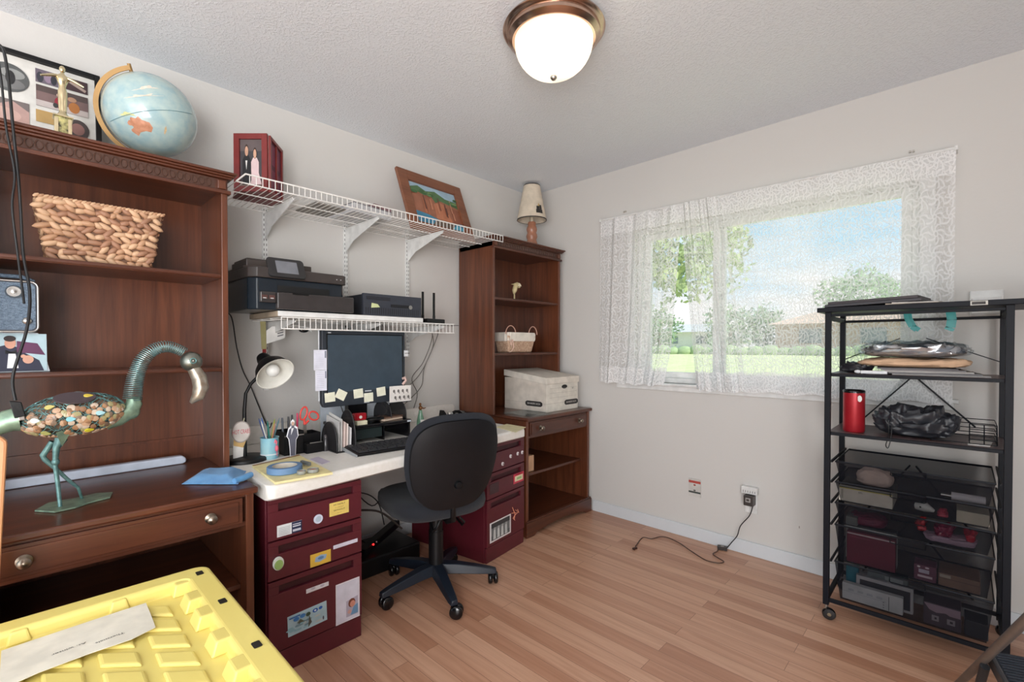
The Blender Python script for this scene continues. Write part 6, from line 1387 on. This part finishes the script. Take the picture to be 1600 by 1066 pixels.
curtain('narrow gathered lace panel in the middle, beside the window mullion', (xs(1062, 318), xs(1128, 304)), (xs(1086, 603), xs(1166, 608)), ((2.2, 1, 1), (5.3, .8, 0), (9.1, .5, 2)), .020, .80, .001, z_h-.012, -.012, uo=1.3)
curtain('wide nearly flat lace curtain over the right window pane', (xs(1126, 305), rB.x), (xs(1158, 608), xs(1488, 640)), ((2.1, .5, 2.2), (5.2, .25, 0), (9, .12, 1)), .014, 1.55, .001, z_h-.006, -.004, uo=2.9)

# ================= wall fittings =================
p0 = ay(1515, 459, WY); p1 = ay(1568, 453, WY)
t = thing('thermostat', 'white plastic unit on the wall just above the rack top', 'thermostat', (p0.x, WY, 1.35))
b = MB(white_paint); b.box(p0.x, p1.x, WY-.022, WY-.0005, 1.335, 1.445); b.build('housing', t, bev=.004)
b = MB(white_paint); b.box(p0.x+.006, p1.x-.006, WY-.030, WY-.022, 1.345, 1.415); b.build('cover', t, bev=.003)
b = MB(C((236, 232, 226))); p = ay(1543, 495, WY)
a_ = ay(1077, 746.5, WY); c_ = ay(1095.5, 778, WY)
tag(decal('outlet_cover', None, Vector((a_.x, WY-.004, c_.z)), (c_.x-a_.x, 0, 0), (0, 0, a_.z-c_.z), [('r', 0, .76, 1, .90, (186, 76, 66)), ('r', 0, .20, 1, .30, (66, 72, 68)), ('e', .5, .66, .1, .05, (150, 70, 60)), ('e', .5, .36, .1, .05, (90, 90, 86)), ('r', .05, .4, .95, .41, (200, 196, 190))], th=.004, base=(208, 204, 198)), 'small wall plate with red and dark green stripes below the window', 'wall plate')
q0 = ay(1161, 757, WY); q1 = ay(1186, 773, WY)
t = thing('outlet_expander', 'white multi-outlet tap plugged in the far wall', 'outlet', (q0.x, WY, q1.z))
b = MB(white_paint); b.box(q0.x, q1.x, WY-.034, WY-.0005, q1.z, q0.z); b.box(q0.x+.012, q1.x-.008, WY-.006, WY-.0005, q1.z-.115, q1.z); b.build('housing', t, bev=.004)
b = MB(C((130, 128, 124)))
for i in range(6): xx = q0.x+.010+i*.0125; b.box(xx, xx+.003, WY-.0348, WY-.034, q1.z+.008, q1.z+.020)
b.build('socket_slots', t)
q0 = ay(1164, 772, WY-.03); q1 = ay(1179, 791, WY-.03)
t = thing('power_adapter', 'black power adapter hanging from the white outlet tap', 'adapter', (q0.x, WY, q1.z))
b = MB(C((64, 58, 56), .4)); b.box(q0.x, q1.x, WY-.058, WY-.0065, q1.z, q0.z); b.build('block', t, bev=.004)
b = MB(C((180, 176, 172))); b.box(q0.x+.012, q1.x-.014, WY-.0592, WY-.058, q1.z+.022, q1.z+.046); b.m(C((70, 64, 62))).box(q0.x+.016, q1.x-.02, WY-.0596, WY-.0592, q1.z+.028, q1.z+.040); b.build('label', t)
dn = mat('dark_brown_cord', (84, 56, 42), .5)
fl_ = [az(u, v, .006) for u, v in ((1120, 862), (1114, 866), (1122, 872), (1131, 878), (1122, 880), (1104, 876), (1090, 868), (1075, 858), (1062, 849), (1045, 841), (1032, 839), (1018, 842), (1006, 840), (1000, 844), (993, 854))]
up_ = [ay(1176, 792, WY-.04), ay(1171, 806, WY-.03), ay(1157, 822, WY-.035), ay(1152, 837, WY-.04), ay(1143, 848, WY-.05)]
sw = az(1129, 857, .012)
cordobj(up_+[sw+Vector((.02, .02, .004))], .0028, 'dark cord running from the adapter down the wall to the inline switch', m=cable)
cordobj([sw+Vector((-.02, -.01, -.005))]+fl_, .0030, 'thin brown cord snaking over the oak floor by the wall', m=dn)
b = MB(C((44, 38, 36), .4)); b.bar(sw+Vector((-.028, -.004, .0)), sw+Vector((.022, .012, .0)), .026, .020); b.m(C((190, 186, 180))).bar(sw+Vector((-.010, 0, .0105)), sw+Vector((.006, .005, .0105)), .008, .001); tag(b.build('inline_switch', bev=.003), 'dark inline cord switch on the floor against the baseboard', 'switch')
e_ = az(992, 857, .006); b = MB(C((60, 34, 26), .4)); b.bar(e_+Vector((.006, .012, 0)), e_+Vector((-.006, -.014, 0)), .010, .010); b.bar(e_+Vector((-.006, -.014, 0)), e_+Vector((.010, -.018, 0)), .006, .006); tag(b.build('cord_plug', bev=.001), 'small brown barrel plug at the end of the floor cord', 'plug')
for (u, v), s_ in (((1249, 824), 1),): p = ay(u, v, WY); b = MB(C((150, 140, 132))); b.box(p.x-.002, p.x+.002, WY-.001, WY-.0002, p.z-.006, p.z+.006); tag(b.build('wall_scuff'), 'small grey scuff mark on the wall beside the outlet', 'mark')

# ================= rolling rack =================
RX0, RX1, RY0, RY1 = 2.142, 2.690, 2.450, 2.800
t = thing('rolling_rack', 'tall black metal rack on casters beside the window', 'rack', (2.41, 2.62, 0))
for x in (RX0, RX1):
    for y in (RY0, RY1):
        b = MB(rack_blk); b.box(x-.011, x+.011, y-.011, y+.011, .065, 1.352); b.build('post', t, bev=.001)
        c = MB(metal); c.cyl((x, y, .045), (x, y, .068), .005, seg=8); c.m(black_gl)
        dv = Vector((.25, -.97, 0)); c0 = Vector((x+.012, y-.004, .0265))
        c.lathe([(.0005, -.010), (.022, -.009), (.026, -.004), (.026, .004), (.022, .009), (.0005, .010)], c0, dv, 22); c.m(C((120, 104, 80), .3)).lathe([(.008, .010), (.007, .012), (.0005, .013)], c0, dv, 14); c.m(metal).bar((x, y, .05), (x+.010, y-.003, .036), .022, .010)
        c.build('caster', t, smooth=40)
b = MB(rack_blk); b.box(2.104, 2.86, RY0-.03, RY1+.02, 1.352, 1.372); b.build('top_board', t, bev=.002)
for y in (RY0, RY1):
    for z0_, z1_ in ((1.318, 1.330) if y == RY1 else (1.334, 1.344), (.078, .094)): MB(rack_blk).box(RX0+.011, RX1-.011, y-.006, y+.006, z0_, z1_).build('frame_rail', t, bev=.001)
for x in (RX0, RX1):
    for z0_, z1_ in ((1.318, 1.338), (.078, .094)): MB(rack_blk).box(x-.008, x+.008, RY0+.011, RY1-.011, z0_, z1_).build('frame_rail', t, bev=.001)
YB = RY1+.0
m_ = 2.40
for A_, B_ in (((RX0, YB, 1.135), (m_-.04, YB, 1.24)), ((m_+.05, YB, 1.24), (RX1, YB, 1.135))): MB(rack_blk).bar(A_, B_, .004, .013, up=(0, 1, 0)).build('cross_brace', t)
for z_a, z_b in ((1.06, .86), (.66, .40), (.40, .12)): MB(rack_blk).bar((m_, YB, z_a), (m_-.17, YB, z_b), .006, .015, up=(0, 1, 0)).build('cross_brace', t); MB(rack_blk).bar((m_+.02, YB, z_a), (m_+.21, YB, z_b), .006, .015, up=(0, 1, 0)).build('cross_brace', t)
for z in (1.086, .829): b = MB(rack_wood); b.box(RX0-.0, RX1+.0, RY0+.013, RY1-.013, z-.012, z); b.m(rack_blk).box(RX0+.012, RX1-.012, RY0-.004, RY0+.013, z-.014, z-.001); b.build('shelf', t, bev=.001)
b = MB(C((200, 198, 190))); p = ay(1528, 477.5, RY0-.031); b.box(p.x-.020, p.x+.026, RY0-.032, RY0-.0303, 1.354, 1.370); b.m(C((50, 46, 44))).box(p.x-.016, p.x+.020, RY0-.0324, RY0-.032, 1.357, 1.367); b.build('brand_label', t)
bz = (.700, .611, .520, .424, .262)
for i, z in enumerate(bz):
    h_ = (.10, .085, .095, .16, .165)[i]
    for x in (RX0+.016, RX1-.016): MB(rack_blk).bar((x, RY0, z), (x, RY1, z), .006, .010).build('runner', t)
    rm = MB(rack_blk); X0, X1_ = RX0+.030, RX1-.030; Y0_, Y1_ = RY0+.006, RY1-.01
    rm.tube([(X0, Y0_, z), (X1_, Y0_, z), (X1_, Y1_, z), (X0, Y1_, z)], .0042, 6, closed=True)
    rm.tube([Vector((2.415+.055*c_*1.0, Y0_-.003, z-.012+.014*s_)) for c_, s_ in [(-1, 1), (-1, -.8), (-.9, -1), (.9, -1), (1, -.8), (1, 1)]], .0022, 6, closed=True)
    q = rm.build('wire_rim', t, smooth=60)
    mb = MB(blk_mesh); i_ = .018
    lo_ = [(X0+i_, Y0_+i_, z-h_), (X1_-i_, Y0_+i_, z-h_), (X1_-i_, Y1_-i_, z-h_), (X0+i_, Y1_-i_, z-h_)]; hi_ = [(X0, Y0_, z), (X1_, Y0_, z), (X1_, Y1_, z), (X0, Y1_, z)]
    mb.P(lo_+hi_, [(3, 2, 1, 0), (0, 1, 5, 4), (1, 2, 6, 5), (2, 3, 7, 6), (3, 0, 4, 7)]); mb.build('mesh_basket', t)
# helper: box whose front face (y plane) has pixel corners
def fbox(u0, v0, u1, v1, y, dep, z0=None):
    a = ay(u0, v0, y); c = ay(u1, v1, y); z_ = c.z if z0 is None else z0; return a.x, c.x, y, y+dep, z_, max(a.z, z_+.004)
def simple(name, dims, m_, label, cat, bev=.003, group=None, face=None, fb=(235, 232, 226)):
    b = MB(m_); b.box(*dims); o = b.build(name, bev=bev); tag(o, label, cat, group)
    if face is not None:
        x0, x1, y0, y1, z0, z1 = dims; d = decal('printed_face', o, (x0+.002-o.location.x, y0-.0006-o.location.y, z0+.002-o.location.z), (x1-x0-.004, 0, 0), (0, 0, z1-z0-.004), face, th=.0004, base=fb)
        d.data.transform(Matrix.Translation(o.location)); 
    return o
# top
RTZ = 1.3725
bk_ = C((52, 50, 56), .5)
b = MB(bk_); b.prism([(2.13, 2.43, RTZ), (2.45, 2.43, RTZ+.010), (2.49, 2.70, RTZ+.010), (2.16, 2.74, RTZ)], (0, 0, .012)); b.m(C((58, 50, 54))).prism([(2.14, 2.44, RTZ+.012), (2.44, 2.44, RTZ+.022), (2.47, 2.66, RTZ+.022), (2.18, 2.70, RTZ+.012)], (0, 0, .012))
tag(b.build('laptop', bev=.002), 'dark closed laptop lying aslant on top of the rack', 'laptop')
b = MB(C((176, 164, 150), .8)); b.prism([(2.34, 2.425, RTZ), (2.505, 2.46, RTZ), (2.53, 2.6, RTZ), (2.36, 2.6, RTZ)], (0, 0, .004)); b.m(C((214, 208, 200))).prism([(2.36, 2.428, RTZ+.004), (2.50, 2.465, RTZ+.004), (2.52, 2.58, RTZ+.004), (2.38, 2.58, RTZ+.004)], (0, 0, .004)); tag(b.build('paper_sheets'), 'pale paper sheets sticking out from under the laptop on the rack', 'papers')
teal = C((16, 158, 156), .3); tg_ = 'teal strap loops behind the top of the rack'
for k, px_ in enumerate((((1415, 486), (1417, 498), (1424, 511), (1432, 516)), ((1484, 486), (1486, 500), (1484, 512), (1481, 516)))):
    b = MB(teal)
    for off in (0, .012) if k == 0 else (0, .006):
        P_ = [ay(u, v, 2.72+off) for u, v in px_]
        for i in range(3): b.bar(P_[i]+Vector((off*.8, 0, 0)), P_[i+1]+Vector((off*.8, 0, 0)), .004, .018 if k == 0 else .026, up=(1, 0, 0))
    b.box(P_[0].x-.014, P_[0].x+.014, 2.705, 2.745, P_[0].z, 1.3515)
    tag(b.build('teal_strap'), ('left teal strap hanging under the rack top', 'right teal strap hanging under the rack top')[k], 'strap')
# shelf 1 (z 1.086)
SZ = 1.0865
for i in range(5):
    b = MB(C(((150, 146, 144), (110, 108, 110), (176, 172, 168), (130, 126, 128), (96, 94, 98))[i], .6)); o_x = .012*i
    b.prism([(2.36-o_x, 2.470, SZ+.0058*i), (2.645-.022*i, 2.470+.012*i, SZ+.0058*i), (2.62-.02*i, 2.76, SZ+.0058*i), (2.33-o_x, 2.76, SZ+.0058*i)], (0, 0, .0055))
    tag(b.build('magazine', bev=.0005), ('lowest', 'second from bottom', 'middle', 'second from top', 'topmost')[i]+' flat grey magazine under the tan cloth on the rack', 'magazine', 'magazines on the upper rack shelf')
MZ = SZ+.029
cloth_t = mat('tan_cloth', (214, 178, 146), .85)
from mathutils import noise as mno
def pillow(x0, x1, y0, y1, z0, h, m_, seed=0, n_=24, rough=.004):
    cx, cy, rx, ry = (x0+x1)/2, (y0+y1)/2, (x1-x0)/2, (y1-y0)/2
    pw = lambda q, e_: math.copysign(abs(q)**e_, q)
    def f(u, v):
        a = 2*math.pi*u; b_ = -math.pi/2+math.pi*v; cb = pw(math.cos(b_), .55)
        d = Vector((pw(math.cos(a), .55)*cb, pw(math.sin(a), .55)*cb, pw(math.sin(b_), .75)))
        q = Vector((d.x*rx*30, d.y*ry*30, d.z*3))
        k = rough*(1.6*mno.noise(q*.35+Vector((seed, 0, 0)))-2.2*abs(mno.noise(q*.6+Vector((0, seed, 3))))+.9*mno.noise(q*1.6))
        z = z0+h*.5+d.z*h*.5+k*1.2*(1 if d.z > -.3 else 0)
        return Vector((cx+d.x*(rx-rough)+d.x*k, cy+d.y*(ry-rough)+d.y*k, max(z0, z)))
    b = MB(m_); b.grid(f, n_*3, n_); return b
tag(pillow(2.225, 2.60, 2.47, 2.74, MZ, .042, cloth_t, 3).build('folded_cloth', smooth=80), 'folded tan cloth lying on the magazines on the rack', 'cloth')
b = pillow(2.24, 2.585, 2.475, 2.73, MZ+.042, .055, mat('bagged_garment', (150, 140, 130), .7, var=(96, 110, 126), vscale=(14, 14, 14)), 5, rough=.006)
t2 = thing('bagged_garment', 'folded garments in a clear crinkled plastic bag on the tan cloth', 'bag', (2.4, 2.6, MZ+.042))
b.build('garment', t2, smooth=80)
pillow(2.225, 2.61, 2.465, 2.74, MZ+.0425, .066, plasticbag, 6, n_=30, rough=.007).build('plastic_bag', t2, smooth=50)
tag(pillow(2.165, 2.30, 2.49, 2.60, SZ, .045, mat('black_nylon', (34, 34, 40), .4), 9, rough=.01).build('black_pouch', smooth=50), 'crumpled black pouch at the left end of the upper rack shelf', 'pouch')
b = MB(C((226, 228, 230), .2)); b.bar((2.255, 2.475, SZ+.008), (2.345, 2.478, SZ+.008), .022, .014); b.ball((2.245, 2.475, SZ+.009), (.014, .010, .008), 10, 6); tag(b.build('white_cable_end', bev=.003), 'white glossy plug piece lying at the front of the upper rack shelf', 'plug')
# shelf 2 (z .829)
SZ = .8295
d = fbox(1315.5, 609, 1350, 666, 2.50, .10); xc = (d[0]+d[1])/2; r_0 = (d[1]-d[0])/2
t2 = thing('canister', 'red metallic canister with black lid standing on the rack shelf', 'canister', (xc, 2.53, SZ))
b = MB(mat('metallic_red', (176, 34, 46), .35, metal=.3)); b.lathe([(r_0*.92, 0), (r_0, .006), (r_0, d[5]-SZ-.012)], (xc, 2.53, SZ), seg=32); b.build('body', t2, smooth=50)
b = MB(black_gl); b.lathe([(r_0*1.02, 0), (r_0*1.03, .008), (r_0*.95, .012), (r_0*.9, .008), (.0003, .007)], (xc, 2.53, d[5]-.012), seg=32); b.build('lid', t2, smooth=50)
b = MB(metal); b.prism(rr(-1, -1, 0, 0, .001, 0) if False else [Vector((xc+r_0*.62+.008*c_, 2.53-r_0*.80-.002, d[5]-.035+.014*s_)) for c_, s_ in circ(16)], (0, -.0015, 0)); b.build('logo', t2)
tag(pillow(2.275, 2.575, 2.475, 2.66, SZ, .128, mat('black_bag_nylon', (42, 44, 50), .38), 12, n_=36, rough=.013).build('drawstring_bag', smooth=60), 'lumpy black drawstring bag on the middle rack shelf', 'bag')
cordobj([(2.35, 2.468, .90), (2.352, 2.456, .84), (2.345, 2.44, .80), (2.353, 2.438, .79), (2.36, 2.45, .83), (2.362, 2.466, .88)], .0018, 'thin black drawstring looping over the rack shelf edge', 'string')
t2 = thing('wire_tray', 'black wire letter tray with papers at the right of the rack shelf', 'tray', (2.62, 2.6, SZ))
b = MB(rack_blk)
for k in range(4):
    z = SZ+.02+.018*k; b.tube([(2.59, 2.50+.01*k, z), (2.664, 2.50+.01*k, z), (2.664, 2.72, z), (2.48, 2.72, z)], .0018, 5)
for x in (2.59, 2.63, 2.664): b.cyl((x, 2.50, SZ+.004), (x, 2.53, SZ+.075), .0018, seg=5)
b.tube([(2.48, 2.50, SZ+.004), (2.664, 2.50, SZ+.004), (2.664, 2.72, SZ+.004), (2.48, 2.72, SZ+.004)], .002, 5, closed=True); b.build('wire_frame', t2, smooth=60)
b = MB(C((206, 202, 198), .7)); b.prism([(2.585, 2.48, SZ), (2.645, 2.485, SZ), (2.655, 2.6, SZ), (2.59, 2.6, SZ)], (0, 0, .003)); tag(b.build('paper_card'), 'white card lying in the wire tray on the rack', 'card')
# drawers content
def inb(i): return bz[i]-(.10, .085, .095, .16, .165)[i]+.0015
y_ = 2.485
d = fbox(1333, 690, 1396, 711, y_, .12); tag(pillow(d[0], d[1], d[2], d[3], inb(0), .075, C((214, 190, 180), .8), 14).build('pink_pouch', smooth=80), 'pale pink soft pouch in the top rack basket', 'pouch')
d = list(fbox(1311, 724, 1395, 754, y_-.003, .20)); d[4] = inb(1); d[5] = d[4]+.066
simple('white_box', d, C((226, 220, 204), .5), 'cream box with a yellow-lined lid in the second rack basket', 'box', face=[('r', 0, .86, 1, .93, (206, 190, 90)), ('r', 0, .93, 1, 1, (40, 44, 44)), ('t', 'BEL', .42, .72, .010, (60, 60, 70)), ('r', .04, .15, .08, .8, (180, 174, 160))], fb=(226, 218, 206))
b = MB(mat('ribbed_white', (214, 208, 214), .6)); p = ay(1487, 726, y_); q = ay(1541, 732, y_); b.cyl((p.x, y_+.01, inb(0)+.020), (q.x, y_+.01, inb(0)+.020), .016, seg=18); b.m(metal).cyl((p.x-.03, y_+.01, inb(0)+.02), (p.x, y_+.01, inb(0)+.02), .006, seg=10)
tag(b.build('rolled_brush', smooth=40), 'white ribbed roller with a silver tip in the upper rack basket', 'brush')
d = list(fbox(1495, 752, 1547, 777, y_, .12)); d[4] = inb(2-1); d[5] = d[4]+.045
simple('beige_box', d, mat('beige_woven', (206, 196, 178), .8), 'beige woven box at the right of the second rack basket', 'box')
b = MB(C((206, 206, 204), .3)); p = ay(1447, 752, y_); b.tube([(p.x-.03, y_+.02, inb(1)+.030), (p.x, y_+.01, inb(1)+.032), (p.x+.025, y_+.01, inb(1)+.022)], [.016, .019, .006], 12); b.m(black_gl).tube([(p.x-.012, y_+.02, inb(1)+.010), (p.x-.016, y_-.002, inb(1)+.032), (p.x-.012, y_+.02, inb(1)+.052)], .004, 8); tag(b.build('flashlight', smooth=60), 'silver and black flashlight in the second rack basket', 'flashlight')
tag(pillow(ay(1471, 1, y_).x, ay(1494, 1, y_).x, y_, y_+.07, inb(1), .034, C((196, 60, 84), .5), 18).build('red_pouch', smooth=80), 'small crimson pouch beside the beige woven box', 'pouch')
d = list(fbox(1322, 733+25, 1340, 775, y_, .10)); d[4] = inb(2); d[5] = d[4]+.035; simple('tin_box', d, C((110, 112, 110), .3), 'grey metal tin at the left of the third rack basket', 'tin')
tag(pillow(ay(1330, 1, y_).x, ay(1395, 1, y_).x, y_, y_+.12, inb(2), .045, mat('plum_fabric', (110, 24, 56), .6), 20).build('plum_pouch', smooth=80), 'plum coloured pouch at the left of the third rack basket', 'pouch')
for k, (u0, u1, c_, lb) in enumerate(((1436, 1462, (206, 60, 66), 'shiny red gift bow packet, left one in the third rack basket'), (1464, 1508, (140, 26, 66), 'dark magenta packet in the middle of the third rack basket'), (1512, 1541, (196, 34, 54), 'shiny red packet at the right of the third rack basket'))):
    tag(pillow(ay(u0, 1, y_).x, ay(u1, 1, y_).x, y_-.001, y_+.10, inb(2)+.030-.008*k, .050, C(c_, .2), 22+k, rough=.008).build('red_packet', smooth=50), lb, 'packet', None)
tag(pillow(ay(1448, 1, y_).x, ay(1540, 1, y_).x, y_, y_+.10, inb(2)-.0, .032, C((190, 160, 180), .5), 31, rough=.005).build('lilac_packet', smooth=60), 'pale lilac plastic packet under the red packets in the rack', 'packet')
d = list(fbox(1323, 828, 1399, 886, y_, .04)); d[4] = inb(3); d[5] = d[4]+.135
simple('maroon_folder', d, C((106, 18, 46), .5), 'deep maroon folder standing in the fourth rack basket', 'folder', face=[('r', .0, .93, 1, .97, (210, 196, 200)), ('r', .05, .84, .5, .86, (150, 60, 90))], fb=(112, 18, 48))
simple('gray_folder', (d[0]-.01, d[1]+.0, y_+.045, y_+.10, d[4], d[4]+.150), C((170, 172, 170), .6), 'grey files standing behind the maroon folder in the rack', 'folder')
d = list(fbox(1428, 875, 1463, 903, y_, .08)); d[4] = inb(3); d[5] = d[4]+.062
simple('small_carton', d, C((110, 62, 84), .5), 'small purple carton with white label in the fourth rack basket', 'box', face=[('r', .2, .5, .7, .75, (200, 190, 210)), ('r', .15, .2, .85, .35, (220, 196, 206)), ('e', .2, .9, .08, .06, (240, 230, 230)), ('e', .6, .9, .1, .06, (230, 210, 220))], fb=(110, 60, 82))
d = list(fbox(1466, 883, 1532, 920, y_, .14)); d[4] = inb(3); d[5] = d[4]+.050
simple('brown_box', d, C((130, 100, 84), .6), 'flat brown box at the right of the fourth rack basket', 'box', face=[('r', 0, .62, 1, .66, (90, 66, 56)), ('r', .02, .7, .3, .95, (190, 176, 160))], fb=(134, 104, 88))
d = list(fbox(1316, 900, 1411, 950, y_, .03)); d[4] = inb(4); d[5] = d[4]+.070
simple('printed_carton', d, C((216, 216, 218), .6), 'long white printed carton lying in the bottom rack basket', 'box', face=[('r', .78, .02, .79, .9, (60, 60, 66)), ('r', .0, .5, .75, .52, (170, 170, 190))]+[('r', .1+.16*k, .6, .2+.16*k, .75, (190, 190, 200)) for k in range(4)]+[('e', .7, .15+.16*k, .012, .04, (150, 150, 156)) for k in range(3)], fb=(214, 214, 218))
simple('tablet_carton', (d[0]+.045, d[1]+.030, y_+.035, y_+.06, d[4], d[4]+.105), C((186, 184, 188), .5), 'white-edged carton with dark window behind the printed carton', 'box', face=[('p', [(.06, .1), (.96, .1), (.96, .88), (.06, .88)], (38, 38, 44))], fb=(190, 186, 190))
simple('teal_folder', (d[0]+.004, d[0]+.05, y_+.062, y_+.09, d[4], d[4]+.125), C((30, 120, 140), .5), 'teal folder standing at the left of the bottom rack basket', 'folder')
simple('gray_carton', (d[0]+.08, d[1]+.01, y_+.064, y_+.12, d[4], d[4]+.128), C((110, 120, 122), .5), 'grey carton behind the tablet carton in the bottom rack basket', 'box', face=[('r', .45, .6, .9, .95, (160, 166, 168))], fb=(110, 118, 120))
d = list(fbox(1443, 913, 1502, 962, y_, .10)); d[4] = inb(4); d[5] = d[4]+.088
simple('plum_carton', d, C((84, 72, 82), .5), 'dark plum carton with pale printed band in the bottom rack basket', 'box', face=[('p', [(0, .98), (1, .98), (1, .62), (.72, .62), (.6, .7), (.35, .62), (.15, .7)], (176, 150, 166)), ('r', .22, .22, .42, .48, (170, 160, 166)), ('r', .64, .22, .86, .48, (170, 160, 166)), ('r', .3, .3, .36, .4, (60, 50, 60)), ('r', .72, .3, .8, .4, (60, 50, 60))], fb=(84, 70, 80))
d = list(fbox(1507, 930, 1545, 962, y_, .10)); d[4] = inb(4); d[5] = d[4]+.06; simple('black_box', d, C((52, 54, 60), .5), 'black box at the right end of the bottom rack basket', 'box')

# ================= step stool =================
SZt = .30
k0 = az(1544, 1016, SZt); k1 = az(1572, 1068, SZt); k2 = az(1602, 1027, SZt)
t = thing('step_stool', 'folding step stool with grey tube legs and black ribbed step', 'step stool', (k0.x+.2, k0.y-.15, 0))
v1 = (k1-k0).normalized(); v2 = (k2-k0).normalized(); D1 = v1*.26; D2 = v2*.40
tube_m = mat('taupe_steel', (118, 110, 104), .4, metal=.3)
b = MB(mat('ribbed_rubber', (44, 50, 60), .6)); b.prism([k0, k0+D1, k0+D1+D2, k0+D2], (0, 0, -.022))
n_ = 17
for i in range(n_):
    a_ = k0+v1*(.012+.236*i/(n_-1))+v2*.010; c_ = a_+v2*.38; b.bar(a_+Vector((0, 0, .001)), c_+Vector((0, 0, .001)), .005, .004)
b.build('step', t, bev=.001)
b = MB(C((70, 68, 70), .4)); b.bar(k0+Vector((0, 0, -.012)), k0+D1+Vector((0, 0, -.012)), .012, .034); b.build('step_side', t, bev=.003)
def onp(u, v, p0, nrm): d = ray(u, v); return CAM+d*((p0-CAM).dot(nrm)/d.dot(nrm))
# front leg: through the tube pixels, in a vertical plane just outside the step side
nrm = Vector((v1.y, -v1.x, 0)).normalized(); po_ = k0+nrm*(.02 if nrm.dot(v2) < 0 else -.02)
pa = onp(1600, 972, po_, nrm); pb = onp(1505, 1062, po_, nrm); dirn = (pa-pb).normalized()
lo_ = pb-dirn*((pb.z-.012)/dirn.z) if abs(dirn.z) > .05 else pb; hi_ = pa+dirn*.35
b = MB(tube_m); b.tube([lo_, hi_], .0105, 14); b.build('leg', t, smooth=60)
b = MB(tube_m); b.tube([lo_+v2*.44, hi_+v2*.44], .0125, 14); b.build('leg', t, smooth=60)
bk0 = k0+D1*.2; 
for s_ in (0, .44):
    b = MB(C((40, 42, 46))); b.tube([k0+v1*.06+v2*(s_-.02)+Vector((0, 0, -.02)), Vector((k0.x, k0.y, 0))+v1*-.10+v2*(s_-.02)+Vector((0, 0, .012))], .011, 12); b.build('rear_leg', t, smooth=60)
bpy.context.view_layer.update()
